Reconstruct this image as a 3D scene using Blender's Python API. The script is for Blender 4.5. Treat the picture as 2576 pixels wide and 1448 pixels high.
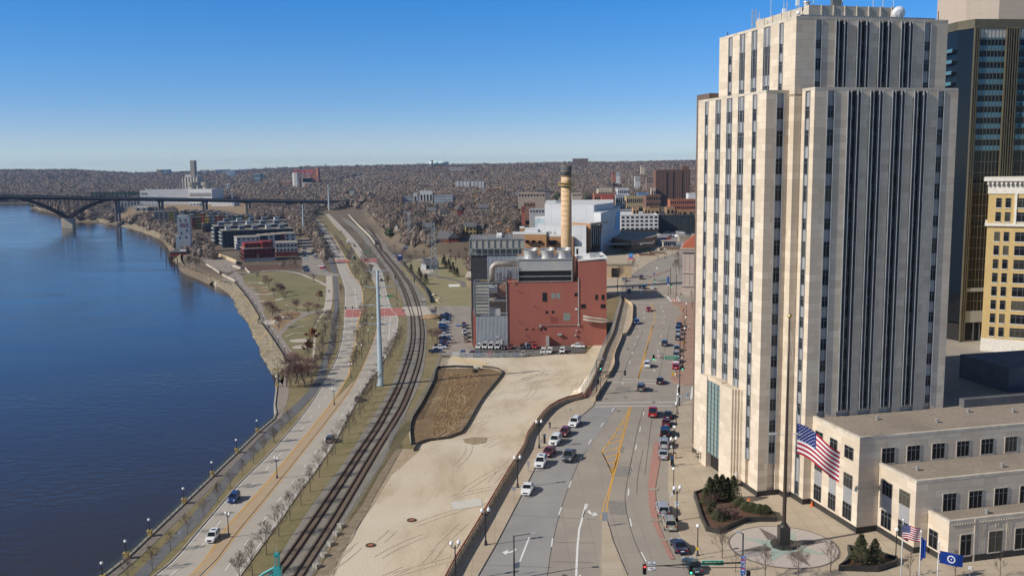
import bpy, math, random
import numpy as np
from mathutils import Vector, Matrix
from mathutils.geometry import tessellate_polygon
random.seed(7); rng=np.random.default_rng(7)
for o in list(bpy.data.objects): bpy.data.objects.remove(o)
SC=bpy.context.scene; COL=SC.collection
R=math.radians
# ---------------- camera ----------------
F=2400.0; TH=R(7.45); RO=R(.62); HC=56.0       # focal length in pixels of a 2576 px wide frame, pitch, roll, height
cam_d=bpy.data.cameras.new('camera'); cam=bpy.data.objects.new('camera',cam_d); COL.objects.link(cam)
cam_d.sensor_width=36; cam_d.lens=36*F/2576; cam_d.clip_start=1; cam_d.clip_end=60000
_up=Vector((0,math.sin(TH),math.cos(TH))); _x=Vector((1,0,0)); _c,_s=math.cos(RO),math.sin(RO)
_r=_x*_c-_up*_s; _u=_x*_s+_up*_c; _f=Vector((0,math.cos(TH),-math.sin(TH)))
cam.matrix_world=Matrix(((_r.x,_u.x,-_f.x,0),(_r.y,_u.y,-_f.y,0),(_r.z,_u.z,-_f.z,HC),(0,0,0,1)))
SC.camera=cam
# ---------------- sky and sun ----------------
SUN_AZ,SUN_EL=250.0,34.0
w=bpy.data.worlds.new('World'); SC.world=w; w.use_nodes=True
nt=w.node_tree; bg=nt.nodes['Background']; sky=nt.nodes.new('ShaderNodeTexSky'); sky.sky_type='NISHITA'
sky.sun_disc=False; sky.sun_elevation=R(SUN_EL); sky.sun_rotation=R(SUN_AZ); sky.air_density=.6; sky.dust_density=0; sky.ozone_density=6; sky.altitude=0
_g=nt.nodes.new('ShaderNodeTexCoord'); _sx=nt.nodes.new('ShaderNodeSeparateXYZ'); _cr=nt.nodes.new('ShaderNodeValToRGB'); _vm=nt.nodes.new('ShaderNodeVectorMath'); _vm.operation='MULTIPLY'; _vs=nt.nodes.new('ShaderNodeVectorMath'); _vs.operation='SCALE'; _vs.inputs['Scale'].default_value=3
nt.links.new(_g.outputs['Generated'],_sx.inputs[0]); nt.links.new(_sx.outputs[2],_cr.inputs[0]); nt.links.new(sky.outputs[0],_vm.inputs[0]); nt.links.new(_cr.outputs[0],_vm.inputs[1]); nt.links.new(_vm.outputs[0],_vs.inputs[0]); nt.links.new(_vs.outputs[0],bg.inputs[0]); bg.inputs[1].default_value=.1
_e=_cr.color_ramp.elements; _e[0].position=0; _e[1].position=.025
_st=[(0,(1.18,1.1,1.04)),(.025,(1.15,1.04,1.04)),(.06,(.9,1.03,1.12)),(.1,(.72,1.08,1.26)),(.165,(.45,1.12,1.45)),(.28,(.5,1.1,1.5)),(.45,(1.75,1.35,1.02)),(1,(2.2,1.45,.98))]  # upper stops: unseen sky overhead warmed to add fill on shaded faces
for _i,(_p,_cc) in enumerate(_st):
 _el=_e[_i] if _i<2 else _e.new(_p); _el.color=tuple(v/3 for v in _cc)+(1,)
sl=bpy.data.lights.new('sun','SUN'); so=bpy.data.objects.new('sun',sl); COL.objects.link(so)
sl.energy=5.0; sl.angle=R(.5); sl.color=(1,.93,.82)
_d=Vector((math.sin(R(SUN_AZ))*math.cos(R(SUN_EL)),math.cos(R(SUN_AZ))*math.cos(R(SUN_EL)),math.sin(R(SUN_EL))))
so.rotation_euler=_d.to_track_quat('Z','Y').to_euler()
SC.view_settings.view_transform='Standard'; SC.view_settings.look='None'; SC.view_settings.exposure=0; SC.view_settings.gamma=1
SC.render.engine='CYCLES'
# ---------------- placing: photo pixel + a level or a plane -> point in the world ----------------
CR=dict(A=(900,1796,2.8617),B=(1300,1300,2.8617),C=(400,1500,1.8057),D=(1000,1000,2.6325),E=(700,1000,2.8957),F=(0,600,2.6325),
 G=(700,600,2.6325),H=(1400,600,2.6329),I=(2050,600,2.6325),J=(1700,1000,2.6325),K=(2350,950,2.414),L=(2000,1300,2.4138),M=(1800,1800,2.8622),
 N=(2600,1500,1.805),P=(3296,1600,2.0625),Q=(2700,0,1.8453),R=(2700,700,1.81),S=(3400,600,1.3161),T=(2600,1100,2.4133),Y=(3500,2000,4.322),W=(0,0,1/1.59006),X=(1000,1450,1.7))
def px(k,x,y):
 a,b,s=CR[k]; return (a+x/s)/1.59006,(b+y/s)/1.59006
def ray(x,y):
 a=(x-1288)/F; b=-(y-724)/F
 r=a*_c+b*_s; u=-a*_s+b*_c
 return Vector((r,math.cos(TH)+u*math.sin(TH),-math.sin(TH)+u*math.cos(TH)))
def g(k,x,y,z=0.0):
 d=ray(*px(k,x,y)); t=(z-HC)/d.z; return Vector((d.x*t,d.y*t,z))
def onY(k,x,y,Y):                       # on the upright plane Y = const
 d=ray(*px(k,x,y)); t=Y/d.y; return Vector((d.x*t,Y,HC+d.z*t))
def zat(k,x,y,P):                       # height of pixel above point P (same distance)
 d=ray(*px(k,x,y)); t=P[1]/d.y; return HC+d.z*t
LZ=-18.0; WZ=-23.0
def gl(k,pts,z=LZ): return [g(k,a,b,z) for a,b in pts]
# ---------------- mesh builder ----------------
class MB:
 def __init__(s): s.v=[]; s.f=[]; s.m=[]; s.mt=None
 def add(s,vs,fs,m=0):
  o=len(s.v)
  if s.mt is not None: vs=[s.mt@Vector(v) for v in vs]
  s.v.extend([tuple(v) for v in vs]); s.f.extend([tuple(i+o for i in f) for f in fs]); s.m.extend([m]*len(fs)); return s
 def box(s,x0,x1,y0,y1,z0,z1,m=0):
  return s.add([(x0,y0,z0),(x1,y0,z0),(x1,y1,z0),(x0,y1,z0),(x0,y0,z1),(x1,y0,z1),(x1,y1,z1),(x0,y1,z1)],
  [(0,3,2,1),(4,5,6,7),(0,1,5,4),(1,2,6,5),(2,3,7,6),(3,0,4,7)],m)
 def prism(s,poly,z0,z1,m=0,mtop=None,bottom=True):
  poly=[(p[0],p[1]) for p in poly]
  ar=sum(poly[i][0]*poly[(i+1)%len(poly)][1]-poly[(i+1)%len(poly)][0]*poly[i][1] for i in range(len(poly)))
  if ar<0: poly=poly[::-1]
  n=len(poly)
  s.add([(x,y,z0) for x,y in poly]+[(x,y,z1) for x,y in poly],[(i,(i+1)%n,n+(i+1)%n,n+i) for i in range(n)],m)
  s.flat(poly,z1,m if mtop is None else mtop)
  if bottom: s.flat(poly,z0,m,True)
  return s
 def flat(s,poly,z,m=0,down=False):
  pts=[Vector((p[0],p[1],0)) for p in poly]; tr=tessellate_polygon([pts]); fs=[]
  for a,b,c in tr:
   cr=(pts[b]-pts[a]).cross(pts[c]-pts[a]).z
   if (cr<0)!=down: a,c=c,a
   fs.append((a,b,c))
  return s.add([(p.x,p.y,z) for p in pts],fs,m)
 def tube(s,pts,rs,n=8,m=0,cap=True):
  pts=[Vector(p) for p in pts]; k=len(pts)
  if not hasattr(rs,'__len__'): rs=[rs]*k
  vs=[];fs=[]; t=(pts[1]-pts[0]).normalized(); a=t.orthogonal().normalized()
  for i in range(k):
   t=(pts[min(i+1,k-1)]-pts[max(i-1,0)]).normalized(); a=(a-t*a.dot(t)).normalized(); b=t.cross(a)
   for j in range(n):
    q=2*math.pi*j/n; vs.append(pts[i]+(a*math.cos(q)+b*math.sin(q))*rs[i])
  for i in range(k-1):
   for j in range(n): fs.append((i*n+j,i*n+(j+1)%n,(i+1)*n+(j+1)%n,(i+1)*n+j))
  if cap: fs.append(tuple(range(n-1,-1,-1))); fs.append(tuple(range((k-1)*n,k*n)))
  return s.add(vs,fs,m)
 def lathe(s,c,prof,n=12,m=0):         # prof: (radius, z)
  vs=[];fs=[]
  for r_,z in prof:
   for j in range(n): q=2*math.pi*j/n; vs.append((c[0]+r_*math.cos(q),c[1]+r_*math.sin(q),c[2]+z))
  for i in range(len(prof)-1):
   for j in range(n): fs.append((i*n+j,i*n+(j+1)%n,(i+1)*n+(j+1)%n,(i+1)*n+j))
  fs.append(tuple(range(n-1,-1,-1))); fs.append(tuple(range((len(prof)-1)*n,len(prof)*n)))
  return s.add(vs,fs,m)
 def ball(s,c,r,n=10,m=0):
  return s.lathe(c,[(max(.02*r,r*math.sin(math.pi*i/8)),-r*math.cos(math.pi*i/8)) for i in range(9)],n,m)
 def strip(s,path,wd,z,m=0,th=0):      # flat ribbon along a path
  l,r_=offs(path,wd/2),offs(path,-wd/2); n=len(path)
  vs=[(p.x,p.y,z) for p in l]+[(p.x,p.y,z) for p in r_]
  fs=[(n+i,n+i+1,i+1,i) for i in range(n-1)]
  s.add(vs,fs,m)
  if th:
   vs2=[(p.x,p.y,z-th) for p in l]+[(p.x,p.y,z-th) for p in r_]
   s.add(vs+vs2,[(i,i+1,2*n+i+1,2*n+i) for i in range(n-1)]+[(n+i+1,n+i,3*n+i,3*n+i+1) for i in range(n-1)]+[(0,2*n,3*n,n),(n-1,2*n-1,4*n-1,3*n-1)],m)
  return s
 def wall(s,path,th,z0,z1,m=0):        # upright wall along a path; z0/z1 number or per-point list
  n=len(path); Z0=z0 if hasattr(z0,'__len__') else [z0]*n; Z1=z1 if hasattr(z1,'__len__') else [z1]*n
  l,r_=offs(path,th/2),offs(path,-th/2)
  vs=[(l[i].x,l[i].y,Z0[i]) for i in range(n)]+[(r_[i].x,r_[i].y,Z0[i]) for i in range(n)]+[(l[i].x,l[i].y,Z1[i]) for i in range(n)]+[(r_[i].x,r_[i].y,Z1[i]) for i in range(n)]
  fs=[]
  for i in range(n-1):
   fs+=[(i+1,i,2*n+i,2*n+i+1),(n+i,n+i+1,3*n+i+1,3*n+i),(2*n+i,3*n+i,3*n+i+1,2*n+i+1),(n+i,i,i+1,n+i+1)]
  fs+=[(0,n,3*n,2*n),(2*n-1,n-1,3*n-1,4*n-1)]
  return s.add(vs,fs,m)
 def mesh(s,name,mats,smooth=False):
  me=bpy.data.meshes.new(name); me.from_pydata(s.v,[],s.f)
  for q in (mats if isinstance(mats,(list,tuple)) else [mats]): me.materials.append(q)
  if any(s.m): me.polygons.foreach_set('material_index',s.m)
  if smooth: me.polygons.foreach_set('use_smooth',[True]*len(s.f))
  me.update(); return me
 def build(s,name,mats,parent=None,smooth=False):
  return link(name,s.mesh(name,mats,smooth),parent)
def link(name,me,parent=None,loc=None,rz=None):
 o=bpy.data.objects.new(name,me); COL.objects.link(o)
 if parent is not None: o.parent=parent
 if loc is not None: o.location=loc
 if rz is not None: o.rotation_euler=(0,0,rz)
 return o
def offs(path,d):
 out=[]; n=len(path)
 for i in range(n):
  a=Vector(path[max(i-1,0)][:2]); b=Vector(path[min(i+1,n-1)][:2]); t=(b-a)
  t=t.normalized() if t.length>1e-9 else Vector((0,1)); out.append(Vector((path[i][0]-t.y*d,path[i][1]+t.x*d)))
 return out
def dense(path,step):                    # resample with a smooth curve through the points
 P=[Vector((p[0],p[1],p[2] if len(p)>2 else 0)) for p in path]; out=[]
 for i in range(len(P)-1):
  p0=P[max(i-1,0)];p1=P[i];p2=P[i+1];p3=P[min(i+2,len(P)-1)]
  k=max(1,int((p2-p1).length/step))
  for j in range(k):
   t=j/k; out.append(.5*((2*p1)+(p2-p0)*t+(2*p0-5*p1+4*p2-p3)*t*t+(3*p1-p0-3*p2+p3)*t**3))
 out.append(P[-1]); return out
def arc(path):
 L=[0]
 for i in range(1,len(path)): L.append(L[-1]+(Vector(path[i][:2])-Vector(path[i-1][:2])).length)
 return L
def along(path,s):
 L=arc(path)
 for i in range(1,len(L)):
  if s<=L[i] or i==len(L)-1:
   t=(s-L[i-1])/max(1e-9,L[i]-L[i-1]); a=Vector(path[i-1][:2]);b=Vector(path[i][:2]); d=(b-a).normalized(); return a+(b-a)*t,d
def tag(o,label=None,cat=None,group=None,kind=None):
 if label: o['label']=label
 if cat: o['category']=cat
 if group: o['group']=group
 if kind: o['kind']=kind
 return o
def thing(name,label,cat,loc=(0,0,0),rz=0,group=None):
 o=bpy.data.objects.new(name,None); COL.objects.link(o); o.empty_display_size=.5; o.location=loc; o.rotation_euler=(0,0,rz); return tag(o,label,cat,group)
def struct(name,mb,mats,smooth=False): return tag(mb.build(name,mats,None,smooth),kind='structure')
def dup(root,loc,rz,label=None,group=None,scale=None):
 r=root.copy(); COL.objects.link(r); r.location=loc; r.rotation_euler=(0,0,rz)
 if scale: r.scale=(scale,)*3 if not hasattr(scale,'__len__') else scale
 if label: r['label']=label
 if group: r['group']=group
 for ch in list(root.children):
  c=ch.copy(); COL.objects.link(c); c.parent=r
  for q in ch.children: d=q.copy(); COL.objects.link(d); d.parent=c
 return r
ORD=['nearest','second nearest','third nearest','fourth nearest','fifth nearest','sixth nearest','seventh nearest','eighth nearest','ninth nearest','tenth nearest']+[n+' nearest' for n in '11th 12th 13th 14th 15th 16th 17th 18th 19th 20th 21st 22nd 23rd 24th 25th 26th 27th 28th 29th 30th 31st 32nd 33rd 34th 35th 36th 37th 38th 39th 40th'.split()]
ORL=['first','second','third','fourth','fifth','sixth','seventh','eighth','ninth','tenth']+'11th 12th 13th 14th 15th 16th 17th 18th 19th 20th 21st 22nd 23rd 24th 25th 26th 27th 28th 29th 30th 31st 32nd 33rd 34th 35th 36th'.split()
# ---------------- materials ----------------
def col(h):
 if isinstance(h,str):
  c=[int(h[i:i+2],16)/255 for i in (0,2,4)]; return tuple(((x+.055)/1.055)**2.4 if x>.04 else x/12.92 for x in c)+(1,)
 return tuple(h)+(1,) if len(h)==3 else tuple(h)
_MC={}
def mat(name,c,c2=None,sc=1.0,rough=.85,metal=0,bump=0,bsc=None,spec=.3,det=6,stretch=None,c3=None,sc3=.08,amt3=.5,coat=0,rnd=0,lo=.35,hi=.65):
 m=bpy.data.materials.new(name); m.use_nodes=True; N=m.node_tree.nodes; Lk=m.node_tree.links; b=N['Principled BSDF']
 b.inputs['Base Color'].default_value=col(c); b.inputs['Roughness'].default_value=rough; b.inputs['Metallic'].default_value=metal
 b.inputs['Specular IOR Level'].default_value=spec; b.inputs['Coat Weight'].default_value=coat
 tc=N.new('ShaderNodeTexCoord'); vec=tc.outputs['Object']
 if stretch:
  mp=N.new('ShaderNodeMapping'); mp.inputs['Scale'].default_value=stretch[:3]
  if len(stretch)>3: mp.inputs['Rotation'].default_value=(0,0,stretch[3])
  Lk.new(vec,mp.inputs[0]); vec=mp.outputs[0]
 cur=None
 if c2 is not None:
  n=N.new('ShaderNodeTexNoise'); n.inputs['Scale'].default_value=sc; n.inputs['Detail'].default_value=det; n.inputs['Roughness'].default_value=.62; Lk.new(vec,n.inputs['Vector'])
  mr=N.new('ShaderNodeMapRange'); mr.inputs[1].default_value=lo; mr.inputs[2].default_value=hi; Lk.new(n.outputs['Fac'],mr.inputs[0])
  mx=N.new('ShaderNodeMix'); mx.data_type='RGBA'; mx.inputs['A'].default_value=col(c); mx.inputs['B'].default_value=col(c2); Lk.new(mr.outputs[0],mx.inputs['Factor']); cur=mx.outputs['Result']
 if c3 is not None:
  n=N.new('ShaderNodeTexNoise'); n.inputs['Scale'].default_value=sc3; n.inputs['Detail'].default_value=5; Lk.new(tc.outputs['Object'],n.inputs['Vector'])
  mr=N.new('ShaderNodeMapRange'); mr.inputs[1].default_value=.45; mr.inputs[2].default_value=.65; mr.inputs[4].default_value=amt3; Lk.new(n.outputs['Fac'],mr.inputs[0])
  mx=N.new('ShaderNodeMix'); mx.data_type='RGBA'; mx.inputs['A'].default_value=col(c); mx.inputs['B'].default_value=col(c3); Lk.new(mr.outputs[0],mx.inputs['Factor'])
  if cur: Lk.new(cur,mx.inputs['A'])
  cur=mx.outputs['Result']
 if rnd:
  oi=N.new('ShaderNodeObjectInfo'); hs=N.new('ShaderNodeHueSaturation'); mr=N.new('ShaderNodeMapRange'); mr.inputs[3].default_value=1-rnd; mr.inputs[4].default_value=1+rnd
  Lk.new(oi.outputs['Random'],mr.inputs[0]); Lk.new(mr.outputs[0],hs.inputs['Value'])
  if cur: Lk.new(cur,hs.inputs['Color'])
  else: hs.inputs['Color'].default_value=col(c)
  cur=hs.outputs[0]
 if cur: Lk.new(cur,b.inputs['Base Color'])
 if bump:
  n=N.new('ShaderNodeTexNoise'); n.inputs['Scale'].default_value=bsc or sc*4; n.inputs['Detail'].default_value=5; Lk.new(vec,n.inputs['Vector'])
  bp=N.new('ShaderNodeBump'); bp.inputs['Strength'].default_value=bump; bp.inputs['Distance'].default_value=.1; Lk.new(n.outputs['Fac'],bp.inputs['Height']); Lk.new(bp.outputs[0],b.inputs['Normal'])
 return m
def brick(name,c1,c2,mortar,bw,bh,ms=.02,rough=.85,bump=.3,stain=None,squash=1.0,offset=.5,bias=0,flat=False,spec=.3):
 """coursed wall: horizontal coordinate x+y, vertical z (or x,y when flat)"""
 m=bpy.data.materials.new(name); m.use_nodes=True; N=m.node_tree.nodes; Lk=m.node_tree.links; b=N['Principled BSDF']; b.inputs['Roughness'].default_value=rough; b.inputs['Specular IOR Level'].default_value=spec
 tc=N.new('ShaderNodeTexCoord'); sp=N.new('ShaderNodeSeparateXYZ'); Lk.new(tc.outputs['Object'],sp.inputs[0]); cb=N.new('ShaderNodeCombineXYZ')
 if flat: Lk.new(sp.outputs[0],cb.inputs[0]); Lk.new(sp.outputs[1],cb.inputs[1])
 else:
  ad=N.new('ShaderNodeMath'); Lk.new(sp.outputs[0],ad.inputs[0]); Lk.new(sp.outputs[1],ad.inputs[1]); Lk.new(ad.outputs[0],cb.inputs[0]); Lk.new(sp.outputs[2],cb.inputs[1])
 br=N.new('ShaderNodeTexBrick'); br.offset=offset; br.squash=squash; Lk.new(cb.outputs[0],br.inputs['Vector'])
 for k,v in (('Color1',col(c1)),('Color2',col(c2)),('Mortar',col(mortar)),('Scale',1.0),('Mortar Size',ms),('Mortar Smooth',.2),('Bias',bias),('Brick Width',bw),('Row Height',bh)): br.inputs[k].default_value=v
 cur=br.outputs['Color']
 if stain:
  n=N.new('ShaderNodeTexNoise'); n.inputs['Scale'].default_value=stain[1]; n.inputs['Detail'].default_value=7; mp=N.new('ShaderNodeMapping'); mp.inputs['Scale'].default_value=(1,1,.35) if not flat else (1,1,1); Lk.new(tc.outputs['Object'],mp.inputs[0]); Lk.new(mp.outputs[0],n.inputs['Vector'])
  mr=N.new('ShaderNodeMapRange'); mr.inputs[1].default_value=.42; mr.inputs[2].default_value=.72; mr.inputs[4].default_value=stain[2]; Lk.new(n.outputs['Fac'],mr.inputs[0])
  mx=N.new('ShaderNodeMix'); mx.data_type='RGBA'; Lk.new(cur,mx.inputs['A']); mx.inputs['B'].default_value=col(stain[0]); Lk.new(mr.outputs[0],mx.inputs['Factor']); cur=mx.outputs['Result']
 Lk.new(cur,b.inputs['Base Color'])
 if bump:
  bp=N.new('ShaderNodeBump'); bp.inputs['Strength'].default_value=bump; bp.inputs['Distance'].default_value=.03; bp.invert=True; Lk.new(br.outputs['Fac'],bp.inputs['Height']); Lk.new(bp.outputs[0],b.inputs['Normal'])
 return m
def ribbed(name,c1,c2,period,rough=.5,metal=0,axis='h',stain=None):
 m=mat(name,c1,c2,sc=.25,rough=rough,metal=metal); N=m.node_tree.nodes; Lk=m.node_tree.links; b=N['Principled BSDF']
 tc=N.new('ShaderNodeTexCoord'); sp=N.new('ShaderNodeSeparateXYZ'); Lk.new(tc.outputs['Object'],sp.inputs[0]); ad=N.new('ShaderNodeMath'); Lk.new(sp.outputs[0],ad.inputs[0]); Lk.new(sp.outputs[1],ad.inputs[1])
 mu=N.new('ShaderNodeMath'); mu.operation='MULTIPLY'; mu.inputs[1].default_value=2*math.pi/period; Lk.new((ad.outputs[0] if axis=='h' else sp.outputs[2]),mu.inputs[0]); si=N.new('ShaderNodeMath'); si.operation='SINE'; Lk.new(mu.outputs[0],si.inputs[0])
 bp=N.new('ShaderNodeBump'); bp.inputs['Strength'].default_value=.9; bp.inputs['Distance'].default_value=period*.12; Lk.new(si.outputs[0],bp.inputs['Height']); Lk.new(bp.outputs[0],b.inputs['Normal']); return m
def glassmat(name,c,rough=.06,rnd=0,spec=.5,c2=None):
 m=mat(name,c,rough=rough,spec=spec)
 if rnd or c2:
  N=m.node_tree.nodes; Lk=m.node_tree.links; oi=N.new('ShaderNodeObjectInfo'); g2=N.new('ShaderNodeNewGeometry'); ad=N.new('ShaderNodeMath'); Lk.new(oi.outputs['Random'],ad.inputs[0]); Lk.new(g2.outputs['Random Per Island'],ad.inputs[1])
  fr=N.new('ShaderNodeMath'); fr.operation='FRACT'; Lk.new(ad.outputs[0],fr.inputs[0]); mr=N.new('ShaderNodeMapRange'); mr.inputs[1].default_value=1-rnd; mr.inputs[2].default_value=1; Lk.new(fr.outputs[0],mr.inputs[0])
  mx=N.new('ShaderNodeMix'); mx.data_type='RGBA'; mx.inputs['A'].default_value=col(c); mx.inputs['B'].default_value=col(c2 or (.2,.19,.16)); Lk.new(mr.outputs[0],mx.inputs['Factor']); Lk.new(mx.outputs['Result'],N['Principled BSDF'].inputs['Base Color'])
 return m
def emis(name,c,s):
 m=mat(name,c); b=m.node_tree.nodes['Principled BSDF']; b.inputs['Emission Color'].default_value=col(c); b.inputs['Emission Strength'].default_value=s; return m
def solid(h,rough=.6,metal=0,spec=.4):
 k=(h,rough,metal)
 if k not in _MC: _MC[k]=mat('paint_'+(h if isinstance(h,str) else 'c'),h,rough=rough,metal=metal,spec=spec)
 return _MC[k]
# ---------------- materials of the setting ----------------
m_dirt=mat('dormant_grass',(.27,.21,.12),(.19,.155,.075),sc=.25,bump=.3,bsc=3,c3=(.14,.13,.055),sc3=.05,amt3=.5)
m_lawn=mat('winter_lawn',(.155,.15,.06),(.215,.185,.09),sc=.12,bump=.3,bsc=4,c3=(.25,.20,.11),sc3=.035,amt3=.6)
m_verge=mat('verge_grass',(.22,.18,.085),(.155,.14,.06),sc=.35,bump=.3,bsc=5,c3=(.27,.20,.12),sc3=.12,amt3=.6)
m_weed=mat('dry_weeds',(.25,.155,.075),(.36,.25,.14),sc=.3,bump=.8,bsc=5,stretch=(1,.5,1),c3=(.15,.09,.04),sc3=.09,amt3=.7)
m_sand=mat('graded_sand',(.55,.465,.345),(.39,.305,.205),sc=.07,bump=.4,bsc=1.6,stretch=(2.0,.5,1,-.5),c3=(.60,.53,.42),sc3=.045,amt3=.8,lo=.46,hi=.72)
m_chalk=mat('broken_limestone',(.62,.54,.41),(.44,.34,.22),sc=.6,bump=1.0,bsc=1.5,c3=(.72,.68,.6),sc3=.25)
m_road=brick('worn_concrete_road',(.43,.39,.33),(.40,.36,.305),(.26,.225,.185),5.2,4.6,ms=.035,bump=0,offset=0,stain=((.33,.295,.25),.1,.55),flat=True)
m_road2=mat('grey_asphalt_street',(.285,.275,.265),(.25,.24,.23),sc=.3,c3=(.33,.315,.29),sc3=.06,bump=.1,bsc=8)
m_kell=brick('street_concrete',(.33,.29,.24),(.305,.265,.22),(.2,.175,.145),3.9,6.0,ms=.03,bump=0,offset=0,stain=((.25,.225,.195),.12,.6),flat=True)
m_bike=mat('trail_asphalt',(.15,.15,.155),(.12,.12,.125),sc=.5)
m_side=brick('plaza_concrete',(.46,.385,.29),(.43,.355,.265),(.28,.23,.17),3.0,3.0,ms=.04,bump=0,offset=0,stain=((.36,.28,.19),.16,.6),flat=True)
m_paver=brick('red_brick_pavers',(.37,.22,.16),(.33,.20,.15),(.26,.18,.14),.9,.45,ms=.03,bump=0,stain=((.4,.28,.2),.3,.5),flat=True)
m_redpave=mat('red_crosswalk',(.42,.16,.13),(.36,.14,.115),sc=1.5)
m_tanmed=mat('tan_median',(.43,.325,.21),(.39,.29,.185),sc=.7)
m_white=mat('road_paint_white',(.78,.78,.75),(.6,.6,.57),sc=3); m_yel=mat('road_paint_yellow',(.75,.40,.06),(.6,.31,.06),sc=3)
m_kerb=mat('kerb_concrete',(.40,.35,.29),(.33,.29,.24),sc=1)
m_ballast=mat('track_ballast',(.29,.26,.215),(.19,.175,.15),sc=3,bump=1,bsc=5,c3=(.17,.165,.14),sc3=.12,amt3=.8)
m_rail=mat('rail_steel',(.10,.065,.045),rough=.5,metal=.3); m_tie=mat('oily_timber',(.17,.11,.075),(.11,.07,.05),sc=2)
m_asph=mat('lot_asphalt',(.085,.082,.08),(.11,.105,.10),sc=.5); m_drive=mat('old_lot_paving',(.33,.29,.245),(.27,.24,.2),sc=.3,c3=(.2,.18,.16),sc3=.25,amt3=.5)
m_prom=mat('promenade_paving',(.30,.255,.215),(.26,.22,.185),sc=.4); m_path=mat('path_concrete',(.5,.44,.36),(.44,.39,.32),sc=.6)
m_rip=mat('riprap_stone',(.28,.24,.17),(.16,.135,.095),sc=1.1,bump=1,bsc=1.3,c3=(.27,.21,.12),sc3=.06,amt3=.8); m_mulch=mat('mulch',(.14,.075,.05),(.09,.05,.032),sc=2)
m_conc=mat('weathered_concrete',(.45,.41,.34),(.36,.32,.26),sc=.5,c3=(.27,.24,.2),sc3=.3,amt3=.4); m_black=mat('black_enamel',(.015,.015,.016),rough=.45); m_metal=mat('galvanised_steel',(.42,.45,.47),(.34,.37,.39),sc=1.2,rough=.45,metal=.6)
m_timber=mat('dark_timber',(.10,.065,.045),(.05,.035,.025),sc=2)
# ---------------- river ----------------
m_water=bpy.data.materials.new('river_water'); m_water.use_nodes=True
_n=m_water.node_tree.nodes; _l=m_water.node_tree.links; _b=_n['Principled BSDF']; _b.inputs['Base Color'].default_value=(.034,.028,.026,1); _b.inputs['Roughness'].default_value=.12; _b.inputs['IOR'].default_value=1.33
_t=_n.new('ShaderNodeTexCoord'); _mp=_n.new('ShaderNodeMapping'); _mp.inputs['Scale'].default_value=(.5,.9,1); _l.new(_t.outputs['Object'],_mp.inputs[0])
_w=_n.new('ShaderNodeTexNoise'); _w.inputs['Scale'].default_value=.55; _w.inputs['Detail'].default_value=6; _l.new(_mp.outputs[0],_w.inputs['Vector'])
_w2=_n.new('ShaderNodeTexNoise'); _w2.inputs['Scale'].default_value=.022; _w2.inputs['Detail'].default_value=4; _mp2=_n.new('ShaderNodeMapping'); _mp2.inputs['Scale'].default_value=(.6,1.6,1); _l.new(_t.outputs['Object'],_mp2.inputs[0]); _l.new(_mp2.outputs[0],_w2.inputs['Vector'])
_m=_n.new('ShaderNodeMapRange'); _m.inputs[1].default_value=.35; _m.inputs[2].default_value=.7; _m.inputs[3].default_value=.06; _m.inputs[4].default_value=.95; _l.new(_w2.outputs['Fac'],_m.inputs[0])
_p=_n.new('ShaderNodeBump'); _p.inputs['Distance'].default_value=.25; _l.new(_w.outputs['Fac'],_p.inputs['Height']); _l.new(_m.outputs[0],_p.inputs['Strength']); _l.new(_p.outputs[0],_b.inputs['Normal'])
mb=MB(); mb.add([(-6000,-200,WZ),(300,-200,WZ),(300,2600,WZ),(-6000,2600,WZ)],[(0,1,2,3)]); struct('river_water',mb,m_water)
# ---------------- shoreline ----------------
wall_top=[g('W',120,1592,LZ)]+gl('C',[(-60,1530),(190,1335),(360,1172),(607,937),(812,740),(988,570),(1137,424),(1262,318)])+gl('X',[(182,345),(172,290),(184,190),(188,80)])
bank_top=[wall_top[-1]]+gl('E',[(1340,1325),(1310,1300),(1220,1160),(1150,1050),(1080,950),(1010,860),(990,800),(940,710),(900,640),(850,570),(800,500),(740,430),(690,375),(535,350)])+gl('G',[(300,1290),(110,1215),(60,1150)])+gl('F',[(1900,1080),(1850,1050),(1800,980),(1740,900),(1640,850),(1450,780),(1260,735),(1180,745),(900,705),(760,715),(600,640),(420,600),(330,585)])
shore=gl('D',[(272,1335)],WZ)+gl('E',[(1120,1440),(1070,1330),(1000,1230),(980,1120),(905,1000),(850,850),(750,740),(700,650),(680,580),(620,510),(490,420),(440,395)],WZ)+gl('G',[(330,1330),(110,1265),(60,1200)],WZ)+gl('F',[(1820,1170),(1820,1090),(1740,970),(1640,920),(1450,850),(1260,800),(1190,785),(900,745),(760,745),(600,660),(420,632),(320,602)],WZ)
_bt=dense(bank_top,12); _sh=dense(shore,12)
def resamp(path,n):
 L=arc(path)[-1]; return [along(path,L*i/(n-1))[0] for i in range(n)]
N_=420; A_=resamp(_bt,N_); B_=resamp(_sh,N_); mb=MB(); K_=9; vs=[]
for i in range(N_):
 for j in range(K_):
  t=j/(K_-2); p=A_[i].lerp(B_[i],t); z=LZ+.02+(WZ-LZ-.02)*t; q=random.uniform(-.5,.5)*(0 if j==0 else 1)
  vs.append((p.x+random.uniform(-.4,.4),p.y+random.uniform(-.5,.5),z+q*.35))
mb.add(vs,[(i*K_+j,i*K_+j+1,(i+1)*K_+j+1,(i+1)*K_+j) for i in range(N_-1) for j in range(K_-1)]); o=mb.build('riprap_bank',m_rip); tag(o,kind='structure')
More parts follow.
